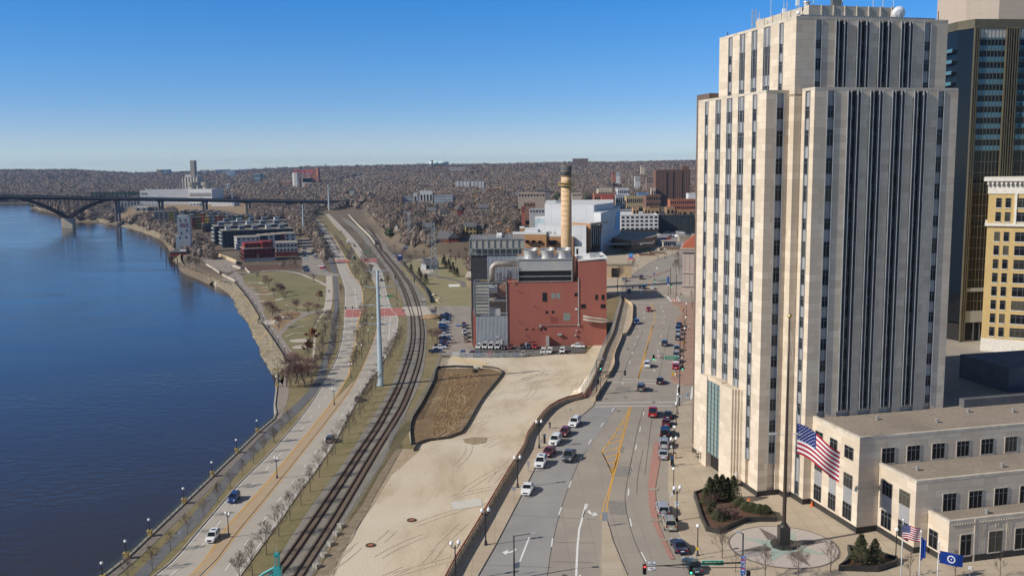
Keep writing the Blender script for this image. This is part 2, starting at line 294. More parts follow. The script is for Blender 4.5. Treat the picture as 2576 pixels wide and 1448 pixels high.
# loose stones on the bank: nobody could count them
mb=MB()
for k in range(7000):
 i=int(random.random()**1.6*N_*.62); t=random.uniform(0,1.05); p=A_[i].lerp(B_[i],t); z=LZ+(WZ-LZ)*t+.1; s=random.uniform(.15,.5); a=random.random()*6.3
 c=[(p.x+s*math.cos(a+q*1.57)*random.uniform(.5,1),p.y+s*math.sin(a+q*1.57)*random.uniform(.5,1),z) for q in range(4)]
 mb.add(c+[(p.x+random.uniform(-.15,.15),p.y+random.uniform(-.15,.15),z+s*.75)],[(0,1,4),(1,2,4),(2,3,4),(3,0,4)])
tag(mb.build('riprap_stones',m_rip),kind='stuff')
# ---------------- near ground: one sheet up to YN, then terrain to the horizon ----------------
YN=640.0
edge=[p for p in wall_top+bank_top if p.y<YN]; edge.sort(key=lambda p:0)
cut=next(i for i,p in enumerate(bank_top) if p.y>YN); pa,pb=bank_top[cut-1],bank_top[cut]; t=(YN-pa.y)/(pb.y-pa.y); xe=pa.x+(pb.x-pa.x)*t
poly=[Vector((40,40,0)),Vector((wall_top[0].x-4,40,0))]+[p for p in wall_top]+[p for p in bank_top[:cut]]+[Vector((xe,YN,0)),Vector((620,YN,0)),Vector((620,40,0))]
mb=MB(); mb.flat(poly,LZ); n=len(poly)
for i in range(1,len(wall_top)): a,b=poly[i],poly[i+1]; mb.add([(a.x,a.y,LZ),(b.x,b.y,LZ),(b.x,b.y,WZ-1),(a.x,a.y,WZ-1)],[(0,1,2,3)])
struct('ground',mb,m_dirt)
mb=MB(); mb.wall([(p.x-.25,p.y) for p in wall_top],.5,WZ-1,LZ+.35); tag(mb.build('river_wall',m_conc),'long low concrete river wall below the walkway railing','river wall')
def lerp1(x,X,Y): return float(np.interp(x,X,Y))
_bank=[p for p in bank_top]; _bk=sorted([(p.y,p.x) for p in _bank if p.y>500]); BY=[a for a,b in _bk]; BX=[b for a,b in _bk]
_cl=sorted([(p.y,p.x) for p in gl('W',[(1180,640),(1040,640),(985,625),(965,608),(945,580),(925,555),(910,530),(902,515)])]); CY=[a for a,b in _cl]; CX=[b for a,b in _cl]
def sst(a,b,x): t=np.clip((x-a)/(b-a),0,1); return t*t*(3-2*t)
def vnoise(x,y,s,seed=0):
 x=x/s+seed*17.3; y=y/s-seed*9.1; xi=np.floor(x);yi=np.floor(y); fx=x-xi;fy=y-yi; fx=fx*fx*(3-2*fx); fy=fy*fy*(3-2*fy)
 h=lambda a,b: np.modf(np.abs(np.sin(a*127.1+b*311.7+seed*74.7)*43758.5453))[0]
 return (h(xi,yi)*(1-fx)+h(xi+1,yi)*fx)*(1-fy)+(h(xi,yi+1)*(1-fx)+h(xi+1,yi+1)*fx)*fy
RP=[-.75,-.54,-.45,-.40,-.30,-.26,-.20,-.12,0.0,.10,.20,.45,.75]    # tan(azimuth)
RZ=[30,30,26,8,10,16,28,31,32,36,40,44,44]                        # height of the far ridge
def terr(X,Y):
 X=np.asarray(X,float);Y=np.asarray(Y,float); p=X/Y
 Rr=np.maximum(sst(.055,.078,p),sst(-.03,.10,p)*sst(640,1000,Y))
 mid=10*sst(0,16,X-np.interp(Y,CY,CX))*sst(YN,800,Y)
 z=LZ+np.maximum(mid,18*Rr)
 z=z+(1-Rr)*6*sst(-.17,-.02,p)*sst(900,1500,Y)
 rz=np.interp(p,RP,RZ)
 far=np.interp(p,[-.75,-.30,-.22,-.15],[2600,2600,1700,1100])
 t=np.clip((Y-far)/(4300-far),0,1); t=t**1.25
 z=z+(rz-z)*t*np.where(Y>4300,1,1)
 z=z+ (vnoise(X,Y,420,1)-.5)*12*sst(1500,2600,Y)*np.where(p<-.22,.25,1)+(vnoise(X,Y,900,2)-.5)*14*sst(2600,4000,Y)*np.where(p<-.26,.4,1)
 z=z-sst(5200,9000,Y)*30
 xr=np.interp(Y,BY,BX); riv=sst(6,-10,X-xr)*(Y<1950)+ (Y>=1950)*sst(2250,2150,Y)*sst(10,-10,X-BX[-1]+ (Y-1950)*.4)
 return np.where(riv>0,z+(WZ-3-z)*riv,z)
TY=np.concatenate([[YN],YN*np.power(9000/YN,np.linspace(0,1,260))[1:]]); TP=np.linspace(-.78,.78,420)
GX=TP[None,:]*TY[:,None]; GY=np.repeat(TY[:,None],420,1); GZ=terr(GX,GY)
me=bpy.data.meshes.new('terrain'); nv=GX.size; me.vertices.add(nv); me.vertices.foreach_set('co',np.stack([GX,GY,GZ],-1).reshape(-1))
ii=(np.arange(259)[:,None]*420+np.arange(419)[None,:]).reshape(-1); fc=np.stack([ii,ii+1,ii+421,ii+420],-1).reshape(-1)
me.loops.add(len(fc)); me.loops.foreach_set('vertex_index',fc.astype(np.int32)); me.polygons.add(len(ii)); me.polygons.foreach_set('loop_start',np.arange(len(ii),dtype=np.int32)*4); me.polygons.foreach_set('use_smooth',np.ones(len(ii),bool)); me.update(calc_edges=True); me.validate()
m_terr=mat('wooded_ground',(.15,.115,.08),(.10,.08,.055),sc=.02,c3=(.24,.18,.11),sc3=.004,amt3=.5); me.materials.append(m_terr); tag(link('terrain',me),kind='structure')
def tz(x,y): return float(terr(x,y)) if y>YN else LZ
# ---------------- lower level sheets ----------------
_layer=[0]
def sheet(name,poly,m,z=LZ,lift=.02):
 _layer[0]+=1; lift+=_layer[0]*.0011; mb=MB(); mb.flat(poly,z+lift); return struct(name,mb,m)
def ribbon(name,path,wd,m,z=LZ,lift=.05,step=6):
 _layer[0]+=1; lift+=_layer[0]*.0011; mb=MB(); mb.strip(dense(path,step),wd,z+lift); return struct(name,mb,m)
def between(name,L,Rr,m,z=LZ,lift=.05,n=90):
 _layer[0]+=1; lift+=_layer[0]*.0011; a=resamp(dense(L,6),n); b=resamp(dense(Rr,6),n); mb=MB(); mb.add([(p.x,p.y,z+lift) for p in a]+[(p.x,p.y,z+lift) for p in b],[(i,n+i,n+i+1,i+1) for i in range(n-1)]); return struct(name,mb,m)
SW_L=[g('W',95,1600,LZ)]+gl('C',[(395,1448),(740,1090),(1000,790),(1264,525)])+gl('X',[(420,270),(575,0)])+gl('D',[(930,1080),(975,900),(990,700),(1000,450),(975,330),(945,250),(905,130),(880,60),(850,0)])+gl('G',[(1600,960),(1560,900),(1500,800),(1440,715),(1400,670)])
SW_R=[g('W',250,1600,LZ)]+gl('C',[(672,1448),(920,1110),(1180,820),(1264,720)])+gl('X',[(550,290),(690,60)])+gl('D',[(1060,1250),(1130,900),(1145,760),(1190,600),(1190,430),(1160,350),(1090,270),(1060,220),(1030,150),(1010,90),(960,0)])+gl('G',[(1700,960),(1620,850),(1560,780),(1490,720),(1430,670)])
SE_L=[g('W',300,1600,LZ)]+gl('C',[(733,1448),(990,1130),(1264,800)])+gl('X',[(593,300),(700,145)])+gl('D',[(1200,1180),(1290,960),(1332,800),(1340,610),(1320,400),(1280,300),(1240,190),(1210,140)])+gl('G',[(1930,1130),(1850,1000),(1780,900),(1680,800),(1600,700),(1530,640),(1440,600)])
SE_R=[g('W',500,1600,LZ)]+gl('A',[(165,1448),(360,1180),(520,960),(650,780),(830,510),(1000,290),(1110,130),(1205,0)])+gl('D',[(1210,1440),(1350,1260),(1440,1110),(1520,960),(1555,820),(1560,700),(1490,610),(1430,400),(1410,300),(1390,230),(1330,140)])+gl('G',[(2030,1140),(1900,960),(1760,810),(1640,690),(1560,630),(1470,595)])
between('riverside_road_westbound',SW_L,SW_R,m_road,n=160); between('riverside_road_eastbound',SE_L,SE_R,m_road,n=160)
mb=MB(); a=resamp(dense(SW_R,6),160); b=resamp(dense(SE_L,6),160)
n=160; vs=[(p.x,p.y,LZ+.15) for p in a]+[(p.x,p.y,LZ+.15) for p in b]
sel=[i for i in range(n-1) if not( g('D',1150,708,LZ).y<a[i].y<g('D',1150,612,LZ).y or g('D',1010,150,LZ).y<a[i].y<g('D',1010,92,LZ).y)]
ys=g('X',590,265,LZ).y
for lab,cond,mm in (('median_paving',lambda i:a[i].y<ys,m_tanmed),('median_grass',lambda i:a[i].y>=ys,m_verge)):
 mb=MB(); mb.add(vs,[(i,n+i,n+i+1,i+1) for i in sel if cond(i)]); mb.add([(x,y,z-.15) for x,y,z in vs],[]);
 mb.add([(p.x,p.y,LZ) for p in a]+[(p.x,p.y,LZ+.15) for p in a],[(n+i,i,i+1,n+i+1) for i in sel if cond(i)]); mb.add([(p.x,p.y,LZ) for p in b]+[(p.x,p.y,LZ+.15) for p in b],[(i,n+i,n+i+1,i+1) for i in sel if cond(i)]); struct(lab,mb,mm)
# kerbs
for nm,pth in (('kerb',offs(dense(SW_L[:9],6),.15)),('kerb',offs(dense(SE_R[:14],6),-.15))):
 mb=MB(); mb.wall(pth,.3,LZ,LZ+.2); struct(nm,mb,m_kerb)
# lane lines
def line(name,path,off,wd,m,z,s0=0,s1=None,dash=None,gap=9.0,lift=.08,z2=None):
 p=dense(path,4); q=[Vector((v.x,v.y,0)) for v in offs(p,off)]; L=arc(q)[-1]; s1=s1 or L; mb=MB(); s=s0
 if dash is None: dash=s1-s0; gap=1
 while s<s1:
  e=min(s+dash,s1); k=max(2,int((e-s)/5)+1); pts=[along(q,s+(e-s)*i/(k-1))[0] for i in range(k)]; mb.strip(pts,wd,z+lift); s+=dash+gap
 return struct(name,mb,m)
def mid(a,b,t): A=resamp(dense(a,6),80);B=resamp(dense(b,6),80); return [Vector((*A[i].lerp(B[i],t),0)) for i in range(80)]
line('lane_marking',SW_L,-.45,.18,m_white,LZ); line('lane_marking',SW_R,.55,.18,m_yel,LZ); line('lane_marking',SW_R,.2,.15,m_yel,LZ)
line('lane_marking',mid(SW_L,SW_R,.49),0,.22,m_white,LZ,dash=3.2,gap=8.8); line('lane_marking',SE_R,.4,.18,m_white,LZ); line('lane_marking',SE_L,-.4,.2,m_yel,LZ)
line('lane_marking',[g('A',0,1390,LZ)]+gl('A',[(85,1275),(297,1003),(485,760),(655,535),(808,333),(948,150)])+gl('B',[(135,1120),(217,1000),(290,888),(355,787),(412,692),(460,605),(505,522),(542,450),(573,378),(600,308),(657,118),(668,62),(675,14)])+gl('D',[(1418,700),(1400,400),(1370,300)]),0,.22,m_white,LZ,dash=3.2,gap=8.8)
# red intersections with stop bars
for q in ([(990,708),(1000,622),(1200,618),(1475,612),(1600,606),(1650,690),(1560,695),(1330,708)],[(905,128),(890,104),(1010,98),(1180,92),(1330,90),(1345,128),(1210,133),(1020,140)]):
 sheet('red_crossing',gl('D',q),m_redpave,lift=.07)
mb=MB()
for xs,y in ((range(1010,1200,28),625),(range(1380,1490,24),610),(range(1005,1190,30),716),(range(1380,1540,28),698),(range(900,1010,18),150),(range(1210,1330,18),136),(range(890,1000,18),98),(range(1190,1320,18),88)):
 for x in xs: p=g('D',x,y,LZ); mb.box(p.x,p.x+1.3,p.y,p.y+1.0,LZ+.07,LZ+.10)
struct('crosswalk_bars',mb,m_white)
mb=MB()
for (k,a,b) in (('D',(1105,405),(1122,615)),('D',(1480,705),(1460,945)),('D',(1480,815),(1555,818)),('D',(1470,885),(1540,886)),('D',(1495,830),(1530,862)),('D',(1530,830),(1495,862)),('D',(1120,515),(1165,515)),('D',(1122,560),(1178,560)),('D',(1132,528),(1168,552)),('D',(1168,528),(1132,552)),('D',(1250,150),(1330,200)),('D',(1310,180),(1345,198)),('D',(1345,180),(1310,198)),
 ('G',(1660,980),(1770,1160)),('G',(1695,980),(1815,1160)),('G',(1715,1045),(1750,1060)),('G',(1750,1045),(1715,1060)),('G',(1760,1045),(1790,1060)),('G',(1790,1045),(1760,1060))):
 mb.strip([g(k,*a,LZ),g(k,*b,LZ)],.28,LZ+.10)
struct('turn_lane_marks',mb,m_white)
# trail, walkway, verges beside the river road
TR=[(240,1448),(400,1290),(640,1040),(925,700),(1190,410)]; TRr=[(350,1448),(480,1300),(740,1040),(1000,700),(1264,430)]
trL=[g('W',150,1600,LZ)]+gl('C',TR)+gl('X',[(413,170)])+gl('D',[(760,1150),(810,1050),(850,850),(862,720),(885,620),(890,500),(875,280),(845,165),(790,40)])
trR=[g('W',215,1600,LZ)]+gl('C',TRr)+gl('X',[(478,170)])+gl('D',[(830,1150),(890,1050),(915,850),(922,720),(938,620),(935,500),(915,280),(890,165),(830,40)])
between('trail_asphalt',trL,trR,m_bike,n=120,lift=.05)
wkR=[g('W',60,1600,LZ)]+gl('C',[(130,1448),(240,1350),(430,1180),(680,940),(880,740),(1060,570),(1264,385)])+gl('X',[(255,255),(262,170),(240,60)])+gl('D',[(345,1430),(340,1390)])
between('river_walkway',wall_top,wkR,m_prom,lift=.04,n=70)
between('verge_grass',gl('C',[(240,1350),(430,1180),(680,940),(880,740),(1060,570),(1264,385)]),gl('C',[(345,1350),(480,1200),(640,1040),(820,820),(1000,620),(1190,410)]),m_verge,lift=.02,n=40)
between('verge_grass',gl('C',[(355,1446),(480,1300),(740,1040),(1000,700),(1264,430)]),gl('C',[(393,1446),(560,1290),(735,1090),(995,795),(1260,530)]),m_verge,lift=.02,n=40)
between('verge_grass',[g('W',505,1600,LZ)]+gl('A',[(175,1448),(370,1180),(660,780),(1010,290),(1215,0)])+gl('B',[(850,60),(870,0)])+gl('D',[(1600,720)]),[g('W',640,1600,LZ)]+gl('A',[(560,1300),(720,1040),(980,650),(1230,330),(1460,0)])+gl('B',[(930,150),(945,0)])+gl('D',[(1660,720)]),m_verge,lift=.02,n=60)
for q,mm,nm in (([(530,352),(640,372),(690,378),(740,433),(800,503),(850,573),(900,643),(940,713),(985,800),(1012,860),(1080,953),(1150,1053),(1220,1163),(1310,1303),(1420,1448),(1500,1448),(1365,1195),(1230,985),(1310,900),(1420,812),(1550,747),(1745,712),(1750,690),(1520,712),(1440,705),(1240,698),(1060,800),(1040,740),(1030,680),(1000,600),(960,500),(870,440),(800,380),(780,300),(700,250),(620,300)],m_prom,'promenade'),
 ([(785,300),(850,275),(950,258),(1250,248),(1400,280),(1560,330),(1750,430),(1765,600),(1745,688),(1520,708),(1440,702),(1240,694),(1060,625),(1100,600),(1200,560),(1150,500),(1000,420),(830,370)],m_lawn,'park_lawn'),
 ([(1235,985),(1315,903),(1425,815),(1600,762),(1700,770),(1700,1000),(1620,1150),(1480,1230),(1368,1195)],m_lawn,'park_lawn'),
 ([(1180,760),(1245,700),(1440,712),(1460,760),(1340,820),(1210,935),(1100,870),(1070,800)],m_weed,'planting_bed'),
 ([(1010,845),(1030,820),(1180,822),(1200,840),(1160,862),(1020,862)],m_path,'overlook_paving'),
 ([(700,175),(1450,165),(1440,215),(1250,225),(860,248),(820,210),(700,195)],m_mulch,'mulch_bed')):
 sheet(nm,gl('E',q),mm,lift=.06 if mm in (m_lawn,m_path) else .03)
for k,q,wd in (('E',[(700,255),(870,262),(1130,235),(1350,255),(1480,285),(1560,320),(1660,360),(1760,415)],2.6),('E',[(1785,300),(1788,480),(1775,640),(1750,700)],4.0),('E',[(1750,560),(1740,700),(1640,860),(1600,1300)],.8),
 ('E',[(830,385),(980,375),(1000,390)],3),('E',[(870,440),(1010,440),(1080,430)],3),('E',[(930,510),(1060,515),(1170,495)],3),('E',[(980,590),(1090,600),(1250,560)],3),('E',[(1280,1000),(1370,965),(1500,960)],1),('E',[(1370,905),(1500,880)],1)):
 ribbon('park_path',gl(k,q),wd,m_path,lift=.09)
for c,rx,ry in (((1460,1048),5,2.2),((1468,1122),4,2)):
 p=g('E',*c,LZ); sheet('sand_ring',[(p.x+rx*math.cos(a*.5),p.y+ry*2*math.sin(a*.5)) for a in range(13)][:12],m_path,lift=.09)
for q in ([(930,350),(1000,340),(1060,345),(1000,360)],[(900,432),(1010,420),(1050,432),(950,445)],[(960,470),(1060,455),(1100,470),(1000,500)],[(1040,590),(1150,580),(1180,595),(1100,610)]): sheet('ornamental_grass_bed',gl('E',q),m_weed,lift=.12)
# grass knolls
for (cx,cy,wx,wy,hh) in ((1560,655,8,7,1.3),(1570,800,5,5,.8)):
 p=g('E',cx,cy,LZ); mb=MB(); mb.lathe((p.x,p.y,LZ),[(1,0),(.85,.25),(.6,.6),(.3,.9),(.02,1)],28); mb.v=[(p.x+(x-p.x)*wx,p.y+(y-p.y)*wy,LZ+(z-LZ)*hh) for x,y,z in mb.v]; struct('grass_knoll',mb,m_dirt,True)
# building forecourts and car parks near the riverside flats
sheet('car_park_paving',gl('G',[(1300,930),(1420,930),(1460,1010),(1500,1060),(1560,1180),(1620,1290),(1740,1310),(1730,1330),(1560,1325),(1340,1290),(1340,1170)]),m_drive,lift=.06)
sheet('quay_paving',gl('G',[(160,900),(290,950),(300,990),(430,1080),(640,1190),(700,1250),(560,1290),(420,1260),(330,1190),(250,1130),(180,1010)]),m_prom,lift=.03)
sheet('dry_field',gl('F',[(1180,700),(1400,590),(2060,560),(2200,560),(2200,640),(1880,640),(1500,700),(1260,730)]),mat('bare_field',(.33,.22,.12),(.26,.19,.11),sc=.05),lift=.05)
sheet('dry_field',gl('G',[(0,575),(700,560),(880,585),(860,640),(700,680),(560,640),(400,625),(0,630)]),bpy.data.materials['bare_field'],lift=.05)
# ---------------- railway ----------------
T1=gl('A',[(475,1560),(690,1310),(1030,820),(1290,430),(1572,0)])+gl('B',[(590,1180),(730,930),(845,700),(925,480),(980,300),(1005,150),(1005,0)])+gl('D',[(1708,700),(1680,600),(1610,400),(1520,230),(1430,110),(1350,0)])+gl('G',[(2000,870),(1900,780),(1790,690),(1700,640)])
T2=gl('A',[(750,1590),(845,1448),(1240,830),(1480,430),(1735,0)])+gl('B',[(760,1150),(895,915),(985,690),(1052,490),(1095,300),(1110,100),(1103,0)])+gl('D',[(1790,700),(1770,600),(1700,400),(1600,250),(1500,130),(1420,30)])+gl('H',[(330,1050),(300,960),(200,820),(90,680),(20,600)])
blL=[g('W',560,1600,LZ)]+gl('A',[(480,1448),(720,1060),(980,660),(1230,330),(1460,0)])+gl('B',[(720,770),(840,500),(900,300),(935,150),(945,0)])+gl('D',[(1650,800),(1660,700),(1620,560),(1550,400),(1440,200),(1370,110),(1300,20)])+gl('G',[(1900,850),(1790,760),(1690,660)])
blR=[g('W',860,1600,LZ)]+gl('A',[(985,1448),(1330,900),(1520,560),(1720,280),(1880,0)])+gl('B',[(960,930),(1060,720),(1120,540),(1155,300),(1165,100),(1160,0)])+gl('D',[(1840,700),(1850,600),(1860,500),(1780,330),(1640,180),(1560,110),(1480,20)])+gl('H',[(400,1050),(360,950),(250,800),(130,660),(60,600)])
between('track_ballast',blL,blR,m_ballast,lift=.03,n=130)
for T,lab in ((T1,'rail track nearer the river road'),(T2,'rail track beside the chain fence and the sand lot')):
 P=[Vector((p.x,p.y,0)) for p in dense(T,5)]; t_=thing('railway_track',lab+', rusty rails on timber ties','railway track',(P[0].x,P[0].y,LZ)); o0=Vector((P[0].x,P[0].y,LZ))
 for s in (-.76,.76):
  mb=MB(); mb.wall(offs(P,s),.16,LZ+.12,LZ+.36); mb.v=[(x-o0.x,y-o0.y,z-LZ) for x,y,z in mb.v]; mb.build('rail',m_rail,t_)
 mb=MB(); L=arc(P)[-1]; s=0
 while s<L:
  p,d=along(P,s); nn=Vector((-d.y,d.x)); a=[p+nn*1.3+d*.13,p+nn*1.3-d*.13,p-nn*1.3-d*.13,p-nn*1.3+d*.13]
  mb.add([(q.x-o0.x,q.y-o0.y,.02) for q in a]+[(q.x-o0.x,q.y-o0.y,.13) for q in a],[(4,5,6,7),(0,1,5,4),(1,2,6,5),(2,3,7,6),(3,0,4,7)]); s+=.62 if s<150 else 1.24
 tag(mb.build('tie',m_tie,t_),kind='stuff')
p=g('D',1640,650,LZ); mb=MB()
for a,b in (((1655,600),(1655,690)),((1820,600),(1835,690))): pass
sheet('level_crossing',gl('D',[(1600,600),(1690,595),(1860,592),(2106,590),(2106,680),(1860,690),(1650,695)]),m_path,lift=.10)
sheet('side_road',gl('J',[(20,600),(200,592),(480,592),(495,900),(500,1000),(525,1060),(500,1110),(250,1125),(150,1100),(60,1085),(160,1000),(185,830),(180,680),(60,660)]),m_drive,lift=.13)
sheet('car_park_asphalt',gl('J',[(520,1078),(525,1040),(545,1010),(880,1010),(1320,1012),(1700,985),(1690,1085),(1300,1100),(1060,1120),(430,1128),(440,1090)]),m_asph,lift=.16)
mb=MB()
for x in list(range(535,900,66))+[1000,1062,1120,1190]: mb.strip([g('J',x,1060,LZ),g('J',x+12,1030,LZ)],.15,LZ+.19)
for x in range(1150,1600,68): mb.strip([g('J',x-10,1110 if x<1200 else 1100,LZ),g('J',x+18,1070,LZ)],.15,LZ+.19)
struct('parking_bay_lines',mb,m_white)
mb=MB()
for x in range(1330,1560,36): mb.strip([g('J',x,1030,LZ),g('J',x+60,1012,LZ)],.15,LZ+.19)
mb.strip([g('J',1330,1036,LZ),g('J',1560,1022,LZ)],.15,LZ+.19); struct('no_parking_hatching',mb,m_yel)
# parks beyond the tracks
sheet('park_grass',gl('H',[(520,1230),(700,1150),(1000,1120),(1270,1150),(1290,1700),(900,1700),(760,1500)]),mat('worn_lawn',(.30,.25,.14),(.24,.21,.11),sc=.15,c3=(.2,.2,.09),sc3=.05),lift=.05)
ribbon('park_path',gl('H',[(740,1300),(900,1330),(1050,1360),(1180,1390),(1200,1440)]),3,m_bike,lift=.1); ribbon('park_path',gl('H',[(430,1150),(700,1160),(900,1120),(1100,1100),(1250,1050)]),3,m_path,lift=.1)
sheet('park_paving',gl('H',[(700,1270),(760,1240),(880,1250),(870,1300),(740,1300)]),m_path,lift=.12); sheet('picnic_slab',gl('J',[(245,365),(355,362),(370,385),(255,388)]),m_white,lift=.1)
# ---------------- sand lot and weed pond ----------------
SANDP=[g('W',890,1620,LZ)]+gl('A',[(1040,1448),(1250,1090),(1400,860),(1560,660),(1760,300),(1960,0)])+gl('B',[(1010,1448),(1050,1380),(985,1375),(960,1240),(1100,900),(1250,640),(1300,490),(1340,375),(1700,375),(2260,372),(2560,350)])+gl('J',[(1300,1104),(1690,1092),(1900,880)])+[Vector((62,372,0)),Vector((60,300,0)),Vector((36,230,0)),Vector((20,190,0)),Vector((6,120,0)),Vector((6,70,0))]
sheet('sand_lot',SANDP,m_sand,lift=.06)
sheet('rough_ground',gl('A',[(1040,1448),(1250,1090),(1400,860),(1560,660),(1760,300),(1960,0),(2250,0),(1900,300),(1700,640),(1450,980),(1250,1448)]),mat('rough_sandy_soil',(.42,.33,.23),(.33,.25,.16),sc=.5,bump=.5,bsc=3),lift=.09)
pond=gl('B',[(1305,497),(1250,640),(1100,930),(1005,1080),(978,1230),(990,1370),(1160,1335),(1400,1300),(1560,1240),(1800,860),(2020,580),(2030,545),(1900,500),(1700,495)])
sheet('weed_field',pond,mat('matted_weeds',(.17,.115,.06),(.24,.16,.09),sc=.4,bump=.7,bsc=4,c3=(.11,.08,.045),sc3=.1),lift=.10)
mb=MB(); core=gl('B',[(1420,560),(1800,560),(1780,640),(1680,900),(1500,1200),(1220,1290),(1230,1120),(1330,860)]); hull=[(p.x,p.y) for p in core]
def inside(p,poly):
 c=False; n=len(poly)
 for i in range(n):
  a,b=poly[i],poly[(i+1)%n]
  if (a[1]>p[1])!=(b[1]>p[1]) and p[0]<(b[0]-a[0])*(p[1]-a[1])/(b[1]-a[1])+a[0]: c=not c
 return c
ph=[(p.x,p.y) for p in pond]; x0,x1=min(p[0] for p in ph),max(p[0] for p in ph); y0,y1=min(p[1] for p in ph),max(p[1] for p in ph); k=0
while k<12000:
 p=(random.uniform(x0,x1),random.uniform(y0,y1))
 if not inside(p,ph): continue
 ic=inside(p,hull)
 if not ic and random.random()<.75: continue
 h=random.uniform(.25,.75) if ic else random.uniform(.12,.35); a=random.random()*6.3; wv=.07; q=random.uniform(-.35,.35),random.uniform(-.35,.35)
 mb.add([(p[0]-wv*math.cos(a),p[1]-wv*math.sin(a),LZ+.1),(p[0]+wv*math.cos(a),p[1]+wv*math.sin(a),LZ+.1),(p[0]+q[0],p[1]+q[1],LZ+.1+h)],[(0,1,2)],0 if random.random()<.6 else 1); k+=1
tag(mb.build('dry_reeds',[mat('reed_tan',(.42,.29,.16),rough=.9),mat('reed_brown',(.34,.23,.13),rough=.9)]),kind='stuff')
sheet('pale_sand_spill',gl('B',[(1430,365),(1500,362),(1700,400),(1870,430),(1840,465),(1640,450),(1500,420)]),mat('yellow_sand',(.62,.50,.30),(.56,.44,.26),sc=2),lift=.12)
sheet('pale_slab',gl('M',[(10,600),(360,550),(370,640),(40,690)],LZ+.0),mat('pale_slab_concrete',(.58,.56,.52),(.5,.47,.42),sc=1.5),lift=.12)
sheet('churned_sand',gl('B',[(1580,1310),(1700,1285),(1860,1290),(1840,1350),(1700,1370),(1600,1350)]),mat('churned_earth',(.40,.32,.21),(.22,.16,.10),sc=2,stretch=(3,.5,1,-.6),bump=.8),lift=.12)
mb=MB()
for i in range(90):
 p=Vector((random.uniform(-40,40),random.uniform(130,330),0)); a=random.uniform(.2,.9); ln=random.uniform(5,22); cv=random.uniform(-.03,.03); pts=[]
 for s in range(9): pts.append(p.copy()); a+=cv*ln/8; p=p+Vector((math.sin(a),math.cos(a),0))*ln/8
 if not all(inside((q.x,q.y),SANDP) for q in pts): continue
 for off in (-.85,.85): mb.strip(offs(pts,off),.22,LZ+.16)
struct('tyre_tracks',mb,mat('track_sand',(.49,.415,.31),(.58,.50,.385),sc=.7,lo=.4,hi=.6))
# rubble slope below the street corner
def slopemesh(name,lo,hi,zl,zh,m,n=60,k=14,amp=.5):
 a=resamp(lo,n); b=resamp(hi,n); mb=MB(); vs=[]
 for i in range(n):
  for j in range(k):
   t=j/(k-1); p=a[i].lerp(b[i],t); e=math.sin(math.pi*t); f=t*t*(3-2*t); vs.append((p.x+random.uniform(-.3,.3),p.y+random.uniform(-.3,.3),zl+(zh-zl)*f+random.uniform(-amp,amp)*e))
 mb.add(vs,[(i*k+j,i*k+j+1,(i+1)*k+j+1,(i+1)*k+j) for i in range(n-1) for j in range(k-1)]); return struct(name,mb,m)
KW=gl('M',[(-60,1560),(60,1330),(290,950),(480,620),(690,260),(850,0)],0)+gl('L',[(270,1090),(420,890),(480,830),(560,780),(650,745),(750,722),(800,700),(860,590),(930,430),(1010,220),(1080,80)],0)+gl('K',[(325,590),(330,560)],0)
_lo=[p-Vector((9,0,0)) for p in [g('L',560,780,0),g('L',800,700,0),g('L',860,590,0),g('L',930,430,0),g('L',1010,220,0)]]; _lo=[Vector((p.x,p.y,0)) for p in _lo]
slopemesh('rubble_slope',[Vector((p.x-5,p.y+3,0)) for p in dense(_lo,5)],[Vector((p.x+8.6,p.y,0)) for p in dense(_lo,5)],LZ,-6.0,m_chalk,amp=.8)
def gu(k,pts,z=0): return gl(k,pts,0)
# ---------------- upper street deck ----------------
deck=[Vector((p.x,p.y,0)) for p in dense(KW,8)]
upper=deck+[Vector((g('K',330,560).x,g('K',330,560).y,0)),g('K',180,600),Vector((44,470,0)),Vector((44,YN+40,0)),Vector((620,YN+40,0)),Vector((620,60,0)),Vector((deck[0].x+.5,60,0))]
mb=MB(); mb.flat(upper,0.0); struct('upper_street_deck',mb,m_kell)
mb=MB(); mb.wall([Vector((p.x-.05,p.y,0)) for p in deck],.5,LZ,-.02); tag(mb.build('retaining_wall',m_conc),'tall concrete retaining wall carrying the upper street above the sand lot','retaining wall')
# sidewalks (raised)
def slab(name,poly,m,z0=0.0,h=.14):
 mb=MB(); mb.prism([(p[0],p[1]) for p in poly],z0-.05,z0+h,0,0,False); return struct(name,mb,m)
curbL=[g('W',1205,1520)]+gu('M',[(320,1437),(520,1090),(700,740),(830,490),(960,230)])+gu('L',[(320,1400),(540,1160),(660,1000),(780,880),(900,782)])
wl=[p for p in KW if p.y<g('L',800,700).y+.1]
slab('left_sidewalk',wl+[g('L',915,735)]+curbL[::-1],m_side)
jag=gu('L',[(915,735),(950,670),(1030,545),(1010,515),(1040,510),(1100,400),(1105,300),(1170,140),(1175,110),(1215,100),(1270,0)])+gu('K',[(430,790),(435,740),(430,660),(375,620),(330,575)])
slab('closed_footway',gu('L',[(800,705),(860,592),(930,432),(1010,222),(1080,82)])+gu('K',[(325,592)])+jag[::-1],m_side,h=.1)
rc=gu('L',[(1640,1437),(1628,1330),(1640,1200),(1665,1080),(1680,950),(1690,900),(1700,800)])
curbR=[g('W',1760,1560)]+gu('N',[(420,1500),(330,1330),(235,1180),(200,1120),(150,960),(130,800),(135,640)])+gu('L',[(1640,1200),(1665,1050),(1682,900),(1695,800)])+gu('T',[(290,1262)])
slab('right_plaza',curbR+[g('T',345,1222),g('T',440,1215),Vector((60,215,0)),Vector((260,240,0)),Vector((260,60,0)),Vector((60,60,0))],m_side)
